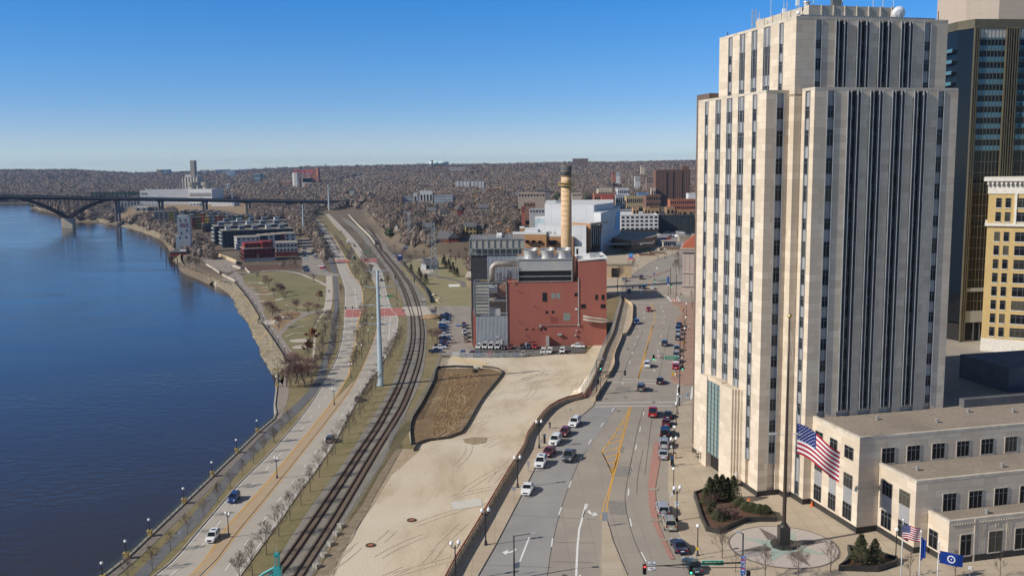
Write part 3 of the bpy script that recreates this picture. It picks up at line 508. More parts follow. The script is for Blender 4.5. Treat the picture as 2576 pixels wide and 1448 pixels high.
slab('brick_sidewalk',gu('T',[(215,1030),(195,985),(212,965),(255,945),(250,880),(258,700),(262,560),(250,480),(255,410),(305,385),(300,360),(275,310),(210,285),(205,270),(290,255),(330,262),(430,265)])+[Vector((75,330,0)),Vector((62,232,0))]+gu('T',[(430,1062),(330,1062),(260,1045)]),m_paver)
sheet('brick_gutter',gu('L',[(1440,1437),(1485,1200),(1510,1000),(1560,800),(1640,800),(1600,1000),(1560,1200),(1530,1437)])[::-1],m_redpave,z=0,lift=.025) if 0 else None
def redband(a,b): sheet('red_parking_band',a+b[::-1],mat('faded_red_paving',(.40,.20,.16),(.34,.19,.155),sc=1.2) if 'faded_red_paving' not in bpy.data.materials else bpy.data.materials['faded_red_paving'],z=0,lift=.03)
redband(gu('M',[(2330,20),(2290,230),(2265,430),(2280,640),(2330,850),(2420,1040),(2520,1250)]),gu('M',[(2425,20),(2385,230),(2350,430),(2360,640),(2390,850),(2470,1040),(2575,1250)]))
redband(gu('L',[(1490,1130),(1460,1300),(1440,1437)]),gu('L',[(1535,1130),(1525,1300),(1520,1437)]))
for q in ([(2270,430),(2380,440),(2380,465),(2275,455)],[(2295,790),(2410,795),(2420,815),(2300,812)],[(2415,1015),(2470,1020),(2490,1045),(2425,1042)]): sheet('band_gap',gu('M',q,0),m_kell,z=0,lift=.045)
slab('median_island',gu('M',[(1745,790),(1790,790),(1835,930),(1860,1030),(1930,1200),(2030,1437)])+[g('W',1870,1540),g('W',1735,1540)]+gu('M',[(1730,1437),(1735,1200)]),m_side)
slab('traffic_island',gu('K',[(590,395),(640,352),(690,345),(780,310),(800,314),(700,352),(650,372),(610,380)]),m_paver)
slab('museum_sidewalk',gu('K',[(335,560),(330,500),(380,400),(450,345),(520,300),(600,245),(700,200),(880,150),(860,125),(700,130),(640,150),(500,150),(200,180)])+[Vector((44,470,0))]+gu('K',[(200,560)]),m_side,h=.12)
sheet('museum_lawn',gu('K',[(200,150),(400,110),(590,98),(640,125),(560,150),(330,155)]),m_lawn,z=.1,lift=.06)
# grey asphalt lanes on the left, tar seams and patches
ag=[g('W',1150,1560)]+gu('M',[(1110,1437),(1160,1100),(1275,640),(1440,200)])+gu('L',[(860,1180),(1000,980),(1130,790)])
sheet('asphalt_lanes',[p+Vector((.2,0,0)) for p in [g('W',1205,1520)]+gu('M',[(320,1437),(520,1090),(700,740),(830,490),(960,230)])+gu('L',[(540,1160),(660,1000),(780,880),(905,790)])]+ag[::-1],m_road2,z=0,lift=-.045)
mb=MB()
for k,pts in (('M',[(1115,1437),(1165,1100),(1280,640),(1445,200),(1560,0)]),('M',[(2210,0),(2150,300),(2140,500)]),('M',[(2085,80),(2015,430),(2010,640),(2100,1000),(2240,1300)]),('L',[(1390,800),(1330,1000),(1240,1437)]),('L',[(1470,880),(1440,1100),(1400,1437)]),('M',[(400,1310),(1170,1340)]),('M',[(700,740),(1260,770),(1680,790)]),('L',[(1640,0),(1600,200),(1530,520)]),('L',[(1380,60),(1250,330),(1160,540)]),('M',[(1180,1050),(1660,1060)]),('M',[(1175,1272),(1650,1285)])):
 mb.strip(dense([g(k,*a) for a in pts],3),.09,.019)
struct('tar_seams',mb,mat('tar',(.09,.085,.08))); m_pt=mat('road_patch',(.20,.185,.165),(.25,.23,.2),sc=1)
for k,q in (('M',[(1840,185),(2085,180),(2070,300),(1850,300)]),('M',[(1810,570),(2020,590),(2030,740),(1830,730)]),('L',[(1170,1170),(1200,1175),(1190,1235),(1160,1230)]),('L',[(1130,590),(1270,600),(1240,640),(1110,630)])): sheet('road_patch',gu(k,q),m_pt,z=0,lift=-.06)
# street markings
mb=MB()
for k,a,b in (('M',(1390,350),(1360,425)),('M',(1278,648),(1245,738)),('M',(1175,1005),(1162,1102)),('L',(1100,797),(1077,832)),('L',(1000,940),(972,978)),('L',(885,1100),(853,1145)),('L',(788,1262),(770,1310)),
 ('M',(2083,170),(2072,240)),('M',(2047,437),(2042,517)),('M',(2060,778),(2078,870)),('M',(2188,1162),(2246,1273)),('L',(1390,832),(1383,868)),('L',(1357,982),(1349,1024)),('L',(1318,1152),(1309,1200)),('L',(1278,1352),(1266,1408)),
 ('L',(1490,425),(1486,450)),('L',(1508,330),(1503,352)),('L',(1526,245),(1521,263)),('L',(1543,165),(1539,182)),('L',(1558,95),(1553,110)),('L',(1570,30),(1566,44)),('L',(1188,548),(1182,572)),('L',(1257,345),(1247,370)),('L',(1283,257),(1273,278)),('L',(1310,175),(1300,195)),('L',(1335,103),(1325,120)),('L',(1357,40),(1348,54)),
 ('K',(525,665),(529,680)),('K',(541,715),(545,730)),('K',(545,766),(544,782)),('K',(512,882),(507,900)),('K',(712,658),(716,673)),('K',(728,705),(733,720)),('K',(740,757),(741,772)),('K',(740,812),(735,828)),('K',(725,872),(720,890)),('K',(678,430),(674,440)),('K',(662,460),(658,470)),('K',(682,535),(688,548)),('K',(560,350),(552,360)),('K',(595,320),(588,328)),('K',(630,285),(622,292))):
 mb.strip([g(k,*a),g(k,*b)],.2,.02)
for k,pts,wd in (('M',[(1557,610),(1520,760),(1480,900),(1460,1100),(1445,1437)],.32),('M',[(1583,615),(1545,690),(1520,770)],.15),('M',[(908,995),(800,1270)],.25),('L',[(1060,548),(1330,553),(1500,563),(1620,570)],.3),('L',[(1170,520),(1340,526),(1640,540)],.3),('L',[(930,752),(1300,745),(1500,742),(1700,741)],.35),('L',[(915,787),(1300,778),(1660,779)],.35),
 ('K',[(415,556),(600,551),(765,557)],.35),('K',[(415,634),(600,628),(800,630)],.35),('K',[(768,560),(805,618)],.6),('K',[(860,570),(885,612)],.5),('L',[(1718,575),(1708,740)],.35),('L',[(1860,590),(1845,720)],.5),('K',[(505,500),(523,545)],.3),('K',[(700,290),(810,275)],.2)):
 mb.strip(dense([g(k,*a) for a in pts],5),wd,.022)
def arrow(k,pts,head,wd=.45):
 mb.strip(dense([g(k,*a) for a in pts],.5),wd,.024); mb.add([tuple(g(k,*a))[:2]+(.024,) for a in head],[(0,1,2)]);
arrow('M',[(1590,688),(1600,715),(1645,733)],[(1628,755),(1653,703),(1692,740)][::-1]); arrow('M',[(750,1125),(715,1158),(650,1170)],[(595,1166),(672,1135),(642,1195)]); mb.add([tuple(g('M',*a))[:2]+(.024,) for a in ((1478,1424),(1500,1424),(1502,1440),(1476,1440))],[(0,1,2,3)])
mb.add([tuple(g('M',*a))[:2]+(.0245,) for a in ((595,1166),(642,1195),(672,1135))],[(0,1,2)]); struct('white_street_markings',mb,m_white)
mb=MB()
def yl(k,pts,wd=.16): mb.strip(dense([g(k,*a) for a in pts],4),wd,.023)
yl('L',[(1480,0),(1440,150),(1395,320),(1335,525)]); yl('L',[(1467,0),(1428,150),(1383,320),(1330,525)]); yl('L',[(1258,785),(1215,880),(1125,1020),(1035,1150),(983,1222)],.2); yl('L',[(1268,785),(1240,900),(1190,1080),(1140,1260),(1085,1437)],.16); yl('L',[(1255,800),(1228,900),(1178,1080),(1130,1260),(1072,1437)],.16)
yl('L',[(983,1222),(1035,1330),(1080,1420)],.2)
for a,b in (((1175,957),(1215,940)),((1125,1020),(1205,998)),((1080,1090),(1185,1055)),((1030,1155),(1165,1110)),((990,1225),(1150,1180)),((1015,1278),(1135,1245)),((1045,1335),(1115,1312)),((1070,1395),(1098,1388))): yl('L',[a,b],.3)
yl('M',[(1735,20),(1800,140),(1850,260)],.2); yl('M',[(1930,20),(1870,260),(1830,420),(1760,640),(1725,790)]); yl('M',[(1945,20),(1885,260),(1845,400),(1800,640),(1790,770)]); yl('K',[(600,630),(620,665),(637,700),(648,760),(630,870),(600,990),(550,1150),(490,1360)],.2); yl('K',[(625,630),(620,660),(645,700)],.2); yl('K',[(628,405),(600,440),(582,500),(600,540)],.3)
struct('yellow_street_markings',mb,m_yel)
mb=MB()
for k,a in (('L',(1143,827)),('L',(1025,710)),('L',(1215,694)),('L',(1320,35)),('L',(1237,230)),('L',(1485,743)),('K',(465,878)),('K',(390,1075)),('K',(713,1122)),('M',(1310,1430)),('L',(1560,278)),('B',(1,1))):
 if k!='B': p=g(k,*a); mb.lathe((p.x,p.y,0),[(.42,.005),(.42,.03)],12)
struct('manhole_covers',mb,mat('cast_iron',(.12,.10,.09),rough=.6))
# compass rose in the paving round the tall flagpole
FP=g('N',963,1240); m_pale=mat('pale_terrazzo',(.48,.42,.37),(.42,.37,.33),sc=2); m_green=mat('green_terrazzo',(.36,.42,.36),(.30,.37,.32),sc=2); m_dk=mat('dark_terrazzo',(.13,.11,.10),(.18,.15,.13),sc=2)
def disc(name,r0,m,z,n=48): mb=MB(); mb.flat([(FP.x+r0*math.cos(2*math.pi*i/n),FP.y+r0*math.sin(2*math.pi*i/n)) for i in range(n)],z); struct(name,mb,m)
disc('paving_ring',7.9,m_dk,.16); disc('paving_disc',7.6,m_pale,.18)
def star(name,n,ro,ri,rot,m,z): mb=MB(); mb.flat([(FP.x+(ro if i%2==0 else ri)*math.cos(rot+math.pi*i/n),FP.y+(ro if i%2==0 else ri)*math.sin(rot+math.pi*i/n)) for i in range(2*n)],z); struct(name,mb,m)
star('paving_star',4,6.2,2.0,.78+.24,m_green,.20); star('paving_star',4,7.4,1.9,.24,m_dk,.22); star('paving_star',8,3.4,2.2,0,m_green,.24)
# ---------------- windows as parts ----------------
m_frame=mat('window_frame_grey',(.16,.17,.18),rough=.5,metal=.3); m_gl=glassmat('window_glass',(.010,.011,.013),.1,rnd=.3,spec=.2,c2=(.09,.078,.055)); m_glb=glassmat('window_glass_blue',(.02,.035,.05),.05,rnd=.3,c2=(.05,.09,.12))
m_dark=mat('dark_opening',(.02,.018,.016)); m_blind=mat('window_blind',(.45,.43,.38))
_WM={}
def winmesh(w_,h,nc,nr,mats,t=.09,d=.12):
 k=(round(w_,2),round(h,2),nc,nr,mats[0].name,mats[1].name)
 if k not in _WM:
  mb=MB(); mb.box(-w_/2,w_/2,-.02,.03,0,h,1)
  for i in range(nc+1): x=-w_/2+w_*i/nc; mb.box(x-t/2,x+t/2,-d,-.02,0,h,0)
  for j in range(nr+1):
   z=h*j/nr if nr<3 else h*j/nr
   if nr==2 and j==1: z=h*.72
   mb.box(-w_/2,w_/2,-d+.01,-.021,max(0,z-t/2),min(h,z+t/2),0)
  _WM[k]=mb.mesh('window',list(mats))
 return _WM[k]
class Wins:
 """collects windows (x,y,z,rot,mesh) of one building; the largest 100 become parts, the rest one stuff part"""
 def __init__(s,parent,name='window',lim=100): s.p=parent; s.l=[]; s.n=name; s.lim=lim
 def add(s,x,y,z,rz,me): s.l.append((x,y,z,rz,me))
 def done(s):
  mw=Matrix.Translation(s.p.location)@s.p.rotation_euler.to_matrix().to_4x4()
  key=lambda a:(mw@Vector(a[:3])-Vector((0,0,HC))).length
  s.l.sort(key=key)
  for x,y,z,rz,me in s.l[:s.lim]:
   o=link(s.n,me,s.p,(x,y,z),rz)
  rest=s.l[s.lim:]
  if rest:
   mb=MB(); mats=[]
   for x,y,z,rz,me in rest:
    mb.mt=Matrix.Translation((x,y,z))@Matrix.Rotation(rz,4,'Z')
    base=[]
    for q in me.materials:
     if q not in mats: mats.append(q)
     base.append(mats.index(q))
    vs=[v.co.copy() for v in me.vertices]; o=len(mb.v); mb.v.extend([tuple(mb.mt@v) for v in vs])
    for p in me.polygons: mb.f.append(tuple(i+o for i in p.vertices)); mb.m.append(base[p.material_index])
   mb.mt=None; tag(mb.build(s.n,mats,s.p),kind='stuff')
# ---------------- courthouse ----------------
m_lime=brick('limestone_blocks',(.70,.60,.47),(.55,.455,.345),(.43,.36,.28),2.3,1.15,ms=.02,bump=.25,stain=((.46,.38,.29),.12,.45))
m_cap=mat('limestone_coping',(.58,.52,.43),(.45,.39,.31),sc=.8); m_gran=brick('black_granite_base',(.035,.034,.032),(.045,.043,.04),(.02,.02,.02),1.5,1.2,ms=.01,bump=0,rough=.35)
m_sp=ribbed('spandrel_grey_metal',(.40,.40,.40),(.32,.32,.32),.36,rough=.55,metal=.2); m_spd=mat('dark_spandrel',(.02,.02,.021),rough=.5); m_fin=mat('aluminium_fins',(.38,.40,.41),(.30,.31,.32),sc=.5,rough=.45,metal=.4); m_grav=mat('gravel_roof',(.36,.30,.24),(.23,.19,.15),sc=3.2,bump=.6,bsc=7,c3=(.17,.145,.12),sc3=.09,amt3=.45)
m_brown=mat('dark_brown_brick',(.17,.12,.095),(.13,.095,.075),sc=.4); m_gpar=ribbed('grey_roof_screen',(.25,.28,.31),(.2,.23,.26),.5)
m_lg0=mat('zinc',(.25,.25,.25)); OB=g('N',773,880); CA=R(13.6)
ct=thing('courthouse','tall pale limestone courthouse tower with stepped wings and dark vertical window bands','courthouse',(OB.x,OB.y,0),CA)
FL=[(62.47,64.29),(58.15,60.65),(53.75,56.25),(49.45,51.95),(45.0,46.75),(40.6,43.1),(36.15,38.6),(32.65,34.3),(29.2,30.9),(25.65,27.4),(22.1,23.9),(18.45,20.2),(14.7,16.6),(11.1,13.0),(7.4,9.2)]
S1=[(2.93,4.38)]; TR3=[(7.33,9.7),(11.7,13.95),(16.1,18.3)];
wn=Wins(ct)
def notch_face(a,b,strips,depth):        # points along a face from s=a to s=b with recesses (s, offset)
 pts=[(a,0)]
 for s0,s1 in strips: pts+= [(s0,0),(s0,depth),(s1,depth),(s1,0)]
 pts.append((b,0)); return pts
DP=.55
LSs=S1+TR3+[(21.1,22.4)]
# left shoulder: front face v=0 (u 0..4), left face u=0 (v 0..25.4)
pl=[(s,o) for s,o in notch_face(0,4,[(1.75,3.2)],DP)]
left=[(o,s) for s,o in notch_face(25.4,0,[(b,a) for a,b in LSs][::-1],DP)]
ls=pl+[(4.6,0),(4.6,25.4)]+left[:-1]
mb=MB(); mb.prism(ls,0,66.6,0,1); mb.build('left_shoulder_wall',[m_lime,m_grav],ct)
RSs=[(7.45,8.87),(10.92,13.38),(14.89,17.23),(18.81,21.2),(22.78,25.2),(27.2,28.57)]
front=[(s,-5.4+o) for s,o in notch_face(5.3,31.0,RSs,DP)]
rl=[(5.3+o,s) for s,o in notch_face(-1.7,-5.4,[(-2.8,-4.2)],DP)]
mb=MB(); mb.prism(rl[:-1]+front+[(31.0,-4.2),(32.0,-4.2),(32.0,24),(6.0,24),(6.0,-1.7)],0,66.7,0,1); mb.build('front_shoulder_wall',[m_lime,m_grav],ct)
U1=[(7.35,8.6),(10.8,13.0),(14.7,17.0),(18.6,20.97),(22.6,24.9),(27.0,28.4)]; UL=[(2.2,3.5),(6.5,8.9),(10.96,13.1),(15.3,17.45),(20.1,21.6)]
fr=[(s,-1.6+o) for s,o in notch_face(4,31.45,U1,DP)]; lf=[(4+o,s) for s,o in notch_face(25.4,-1.6,[(b,a) for a,b in UL][::-1],DP)]
mb=MB(); mb.prism(fr+[(31.45,25.4)]+lf[:-1],66.0,77.9,0,1); mb.build('upper_tower_wall',[m_lime,m_grav],ct)
mb=MB(); mb.box(4,5.4,-1.6,.05,0,66.4); mb.build('corner_pier',m_lime,ct)
mb=MB(); mb.prism([(9,3.3),(26.4,3.3),(26.4,21),(9,21)],77.9,80.9);
for x in (11.3,13.5,15.6,17.8,20,22.2,24.3): mb.box(x-.12,x+.12,3.15,3.3,78.5,81.0)
for y in (6,9,12,15,18): mb.box(8.85,9,y-.12,y+.12,78.5,81.0)
mb.build('penthouse',m_cap,ct)
mb=MB(); mb.box(6.3,31,1.0,1.3,77.9,79.0); mb.box(6.3,6.6,1.0,24,77.9,78.9); mb.build('roof_screen',m_gpar,ct)
mb=MB(); mb.box(2.2,10,25.5,31,0,68.4); tag(mb.build('rear_block',m_brown,ct),'dark brown brick block behind the left side')
mb=MB()
for x0,x1,y0,y1,z in ((0,4,-.0,.45,66.6),(0,.45,.45,25.4,66.6),(5.3,31,-5.4,-4.95,66.7),(5.3,5.75,-4.95,-1.7,66.7),(4,31.45,-1.6,-1.15,77.9),(4,4.45,-1.15,25.4,77.9),(6.7,90,-18.4,-17.9,14.5),(6.7,7.2,-17.9,-5.45,14.5),(10.1,90,-27.1,-26.6,10.4),(10.1,10.6,-26.6,-18.45,10.4),(12.2,90,-31.6,-31.15,5.95),(12.2,12.7,-31.15,-27.15,5.95)):
 MB().box(x0-.02,x1,y0-.02,y1,z,z+.45).build('roof_coping',m_cap,ct)
# strips: backing + fins + windows
def strip_v(a,b,y,zb,zt,floors,axis,kind,tall=False):
 """recess strip; axis 'f' = front (runs along u at v=y), 'l' = left face (runs along v at u=y)"""
 c=(a+b)/2; w_=b-a; mb=MB(); f=MB()
 def B(m,s0,s1,o0,o1,z0,z1):
  if axis=='f': m.box(s0,s1,y+o0,y+o1,z0,z1)
  else: m.box(y+o0,y+o1,s0,s1,z0,z1)
 dp=.14 if axis=='l' else .22 if w_<1.6 else .4; B(mb,a,b,dp,.56,zb,zt)
 n_=1 if w_<1.6 else 3
 if n_==1: xs=[a+.07,b-.07]; po=-.12
 else: xs=[a+.08,a+w_*.27,b-w_*.27,b-.08]; po=-.30 if axis=='f' else -.02
 for x in xs: q_=.06 if n_<2 else .04; B(f,x-q_,x+q_,po,dp+.01,zb,zt+(.12 if axis=='f' else .05))
 mb.build('spandrel_strip',m_spd if axis=='f' and n_>1 else m_sp,ct); f.build('metal_fins',m_fin,ct)
 for z0,z1 in floors:
  if n_==1: me=winmesh(w_-.28,z1-z0,2,2,(m_frame,m_gl)); ws=[(c,me)]
  else: me=winmesh(w_*.46-.16,z1-z0,2,2,(m_frame,m_gl)); me2=winmesh(w_*.27-.2,z1-z0,1,2,(m_frame,m_gl)); ws=[(c,me),(a+w_*.135+.02,me2),(b-w_*.135-.02,me2)]
  for s,m_ in ws:
   if axis=='f': wn.add(s,y+dp-.04,z0,0,m_)
   else: wn.add(y+dp-.04,s,z0,-math.pi/2,m_)
for a,b in LSs: strip_v(a,b,0,5.4 if (b<6 or a>20) else 17.0,66.5,[f for f in FL if f[0]>(5 if b<6 else 18)],'l',1)
strip_v(1.75,3.2,0,5.6,66.5,FL,'f',1); strip_v(-4.2,-2.8,5.3,1.0,66.5,FL+[(1.3,3.4)],'l',1)
for a,b in RSs: strip_v(a,b,-5.4,15.4,66.6,[f for f in FL if f[0]>15.5]+[(15.6,16.9)],'f',1)
for a,b in U1+[] : strip_v(a,b,-1.6,66.8,77.8,[(66.8,68.3),(70.1,71.95),(73.4,74.8)],'f',1)
for a,b in UL: strip_v(a,b,4,66.8,77.8,[(66.8,68.3),(70.1,71.8 if b<4 or a>20 else 74.7)]+([(73.2,74.6)] if b<4 or a>20 else []),'l',1)
# lower wing: three terraces
T1w=[(10.5+4.35*i,12.65+4.35*i) for i in range(18)]; T2w=[(14.6+4.33*i,16.75+4.33*i) for i in range(17)]; T3w=[(14.15,15.85)]+[(18.76+4.33*i,20.95+4.33*i) for i in range(16)]
def pane_wall(name,poly,z0,z1,mt=m_lime):
 mb=MB(); mb.prism(poly,z0,z1,0,1,False); return mb.build(name,[mt,m_grav],ct)
pane_wall('upper_terrace_wall',[(6.7,-18.4),(90,-18.4),(90,31),(31.9,31),(31.9,-5.3),(6.7,-5.3)],0,14.5)
pane_wall('middle_terrace_wall',[(10.1,-27.1),(90,-27.1),(90,-18.5),(10.1,-18.5)],0,10.4)
pane_wall('lower_terrace_wall',[(12.2,-31.6),(90,-31.6),(90,-27.2),(12.2,-27.2)],0,5.95)
def frontwin(u0,u1,v,z0,z1,nc=3):
 w_=u1-u0; mb=MB(); mb.box(u0-.12,u0,v-.07,v-.0,z0,z1); mb.box(u1,u1+.12,v-.07,v,z0,z1); mb.box(u0-.12,u1+.12,v-.11,v,z0-.15,z0); mb.box(u0-.12,u1+.12,v-.07,v,z1,z1+.1); mb.build('window_surround',m_cap,ct); wn.add((u0+u1)/2,v-.02,z0,0,winmesh(w_,z1-z0,nc,2,(m_frame,m_gl),d=.05))
def leftwin(v0,v1,u,z0,z1,nc=2): wn.add(u-.02,(v0+v1)/2,z0,-math.pi/2,winmesh(abs(v1-v0),z1-z0,nc,2,(m_frame,m_gl),d=.05))
for a,b in T1w[:12]: frontwin(a,b,-18.4,10.6,13.0)
for a,b in T2w[:11]: frontwin(a,b,-27.1,5.85,8.5)
for a,b in T3w[:9]: frontwin(a,b,-31.6,1.15,4.2,2)
mb=MB()
for v0,v1,u in ((-8.5,-6.4,6.7),(-12.55,-10.6,6.7),(-16.85,-14.6,6.7),(-21.8,-19.45,10.1),(-25.85,-23.5,10.1)):
 if u<7: leftwin(v0,v1,u,10.9,12.85)
 leftwin(v0,v1,u,1.4,3.95,3); leftwin(v0,v1,u,6.4,8.55,3); MB().box(u-.04,u,v0,v1,3.98,6.37).build('spandrel_panel',m_sp,ct)
leftwin(-29.4,-27.6,12.2,1.3,3.9)
mb=MB(); mb.box(16.25,16.45,-31.72,-31.6,0,6.3)
for u in (17.0,17.25,17.5,17.75,18.0,21.6,21.85,22.1,22.35,26,26.25,26.5): MB().box(u,u+.1,-31.66,-31.6,1.2,5.6).build('flute',m_cap,ct)
for i in range(45): MB().box(12.6+i*.42,12.8+i*.42,-31.7,-31.6,5.7,5.9).build('dentil',m_cap,ct)
for u in (19.7,20.1):
 for z in (4.9,5.2): MB().box(u,u+.22,-31.66,-31.6,z,z+.22).build('carved_relief',m_cap,ct)
mb.build('pilaster',m_cap,ct)
base=[(0,26),(0,0),(4,0),(4,-1.6),(5.3,-1.6),(5.3,-5.4),(6.7,-5.4),(6.7,-18.4),(10.1,-18.4),(10.1,-27.1),(12.2,-27.1),(12.2,-31.6),(60,-31.6)]
mb=MB(); mb.wall([Vector((a,b,0)) for a,b in base],.12,0,1.05); mb.build('granite_base',m_gran,ct)
# entrance
mb=MB(); mb.prism([(0.2,5.7),(-.35,5.9),(-.35,6.2),(-.75,6.2),(-.75,6.5),(-1.15,6.5),(-1.15,6.8),(-1.5,6.8),(-1.5,11.5),(.2,11.5)],0,17.0); mb.prism([(.2,16.9),(-1.45,16.9),(-1.45,19.6),(.2,19.6)],0,17.0); mb.box(-1.2,.2,11.5,16.9,16.4,17.2); mb.build('entrance_pylon',m_lime,ct)
mb=MB(); mb.box(-1.15,-1.0,11.5,16.9,3.0,16.4); mb.build('entrance_glazing',mat('pale_green_glass',(.22,.30,.28),rough=.25,spec=.6),ct)
mb=MB()
for i in range(5): v=11.5+5.4*i/4; mb.box(-1.3,-1.14,v-.07,v+.07,3,16.4)
for i in range(15): z=3+13.4*i/14; mb.box(-1.22,-1.14,11.5,16.9,z-.04,z+.04)
mb.build('glazing_bars',m_frame,ct); mb=MB(); mb.box(-.5,-.3,11.6,16.8,.1,3.0); mb.build('entrance_door',m_dark,ct)
for i,(u,v,z) in enumerate(((16,-9,14.5),(24,-13,14.5),(40,-11,14.5),(14,-22,10.4),(27,-24,10.4),(33,-9,14.5),(20,-29.5,5.95))): MB().lathe((u,v,z),[(.22,0),(.22,.5),(.35,.55),(.1,.7)],8).build('roof_drain',m_lg0,ct)
MB().box(44,47,-15,-12.5,14.5,16).build('rooftop_unit',m_lg0,ct)
# rear roof structures
mb=MB(); mb.box(49,85,.5,13.2,14.5,19); mb.box(34.3,90,-6.4,-5.2,14.5,15.9); tag(mb.build('rear_roof_structure',mat('dark_roof_felt',(.13,.13,.135),(.10,.10,.105),sc=.4),ct),'dark flat rooftop structure')
wn.done()
def cw(u,v,z=0): return Vector((OB.x+u*math.cos(CA)-v*math.sin(CA),OB.y+u*math.sin(CA)+v*math.cos(CA),z))
# ---------------- glass tower, yellow building, concrete tower behind ----------------
m_dg=glassmat('dark_bronze_glass',(.007,.009,.011),.06,spec=.3); m_br=mat('bronze_mullion',(.15,.13,.085),(.115,.10,.065),sc=.6,rough=.5,metal=.35); m_sg=glassmat('spandrel_glass_sky_tint',(.07,.17,.21),.12)  # m_sg: teal spandrels with the sky's reflection put into the colour
gt=thing('glass_tower','dark bronze glass tower with brass coloured piers and upper balconies behind the courthouse','office tower',(135.5,289,0),R(6))
mb=MB(); mb.prism([(0,5),(2.0,0),(80,0),(80,45),(0,45)],6,94); mb.build('glass_wall',m_dg,gt)
mb=MB(); mb.prism([(.7,6),(2.6,1.5),(80,1.5),(80,44),(.7,44)],0,6.2); mb.build('recessed_lobby',m_dark,gt)
mb=MB(); mb.prism([(-.3,5),(1.8,-.3),(80,-.3),(80,45.3),(-.3,45.3)],94,96.6); mb.build('parapet_band',m_br,gt)
mb=MB()
for x in (2,2.6,3.2,12,12.7,13.4,14.2,15.0,15.7,25,25.8,26.6,27.4,40,41,42): mb.box(x-.14,x+.14,-.75,.0,0,94.3)
mb.build('pier',m_br,gt)
mb=MB()
for i in range(27): mb.box(2.0,60,-.10,-.01,6+88*i/27-.09,6+88*i/27+.09)
for x in [3.9+i*1.15 for i in range(8)]+[16.6+i*1.2 for i in range(8)]+[28+i*1.2 for i in range(10)]: mb.box(x-.05,x+.05,-.12,-.005,6,94)
mb.build('mullion',m_br,gt)
mb=MB()
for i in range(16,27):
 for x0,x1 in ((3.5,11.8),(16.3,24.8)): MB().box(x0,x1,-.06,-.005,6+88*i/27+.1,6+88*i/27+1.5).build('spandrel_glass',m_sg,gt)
for x0,x1 in ((3.5,11.8),(16.3,24.8)): MB().box(x0,x1,-.07,-.005,91.3,93.9).build('pale_panel',mat('bright_panel',(.42,.42,.38)),gt)
for i in range(18,26):
 z=6+88*i/27
 for x0,x1 in ((17.5,24.5),(28.5,36)):
  mb=MB(); mb.box(x0,x1,-1.6,-.76,z,z+.15); mb.box(x0,x1,-1.65,-1.58,z+.15,z+1.2,1); mb.build('balcony',[m_dark,m_sg],gt)
 mb=MB(); mb.box(-1.4,.2,5.5,14,z,z+.2); mb.box(-1.45,-1.38,5.5,14,z+.2,z+1.2,1); mb.build('balcony',[m_dark,m_sg],gt)
mb=MB(); mb.box(3.6,11.8,-.3,1.4,6,9.5); mb.box(3.4,12,-.4,1.4,15.5,16.6);
for x in (4,7,9,11): mb.box(x,x+.25,.9,1.3,0,6)
mb.build('lobby_canopy',mat('pale_metal_panel',(.3,.31,.30),rough=.5),gt)
m_ctb=brick('pale_precast_panels',(.46,.38,.31),(.43,.355,.29),(.36,.3,.24),1.8,1.2,ms=.03,bump=.1)
p0=onY('Q',2210,0,350); p1=onY('Q',2290,0,345); ut=thing('concrete_tower','blocky pinkish concrete tower rising above the bronze glass tower','tower',(p0.x,350,0),R(0))
mb=MB(); mb.prism([(0,6),(9,0),(60,0),(60,30),(0,30)],0,128); mb.build('wall',m_ctb,ut)
for a,b,c,d in ((16,100,20,101.2),(20,117,22.3,119.6),(26,117,28.5,119.6),(21.5,101,25.5,103),(18,107.5,25.5,110.5)):
 mb=MB(); mb.box(a,c,-.06,.3,b,d); mb.build('opening',m_dark,ut)
# yellow brick building
m_yb=brick('yellow_brick',(.56,.40,.17),(.50,.35,.14),(.45,.34,.18),.9,.3,ms=.02,bump=.1,stain=((.42,.29,.12),.3,.4)); m_wt=mat('white_terracotta',(.72,.68,.60),(.6,.56,.48),sc=1)
p0=onY('S',735,150,275); yb=thing('yellow_brick_building','ornate yellow brick building with white terracotta cornice at the right edge','office building',(p0.x,275,0),R(-27))
mb=MB(); mb.box(0,45,0,30,3.8,50); mb.build('wall',m_yb,yb); mb=MB(); mb.box(-.1,45,-.1,30,0,3.8); mb.build('ground_storey',m_wt,yb)
mb=MB();
for e_,z0_,z1_ in ((1.4,49.4,50.4),(.5,48.6,49.35),(.25,45.8,48.3),(.6,36.6,37.4)): mb.box(-e_,46,-e_,30.5,z0_,z1_)
for i in range(40): mb.box(-.5+i*1.15,-.05+i*1.15,-1.1,-.3,48.35,49.38)
for x in (7,10,14.7): mb.box(x-.3,x+.3,-.35,0,37.4,45.8)
mb.build('cornice',m_wt,yb); yw=Wins(yb)
for r_ in range(11):
 z=4.6+r_*3.95 if r_<8 else (37.9+(r_-8)*4.0)
 if r_>9: continue
 for x0,x1,nc in ((2,3.3,1),(4.4,5.7,1),(7.3,11.4,3),(13,14.3,1),(15.2,16.5,1),(18.5,22.5,3),(24,25.3,1)):
  yw.add((x0+x1)/2,-.03,z,0,winmesh(x1-x0,2.7,nc,2,(m_frame,m_gl)))
  mb=MB(); mb.box(x0-.15,x1+.15,-.16,0,z-.25,z-.02); mb.build('sill',m_wt,yb)
yw.done()
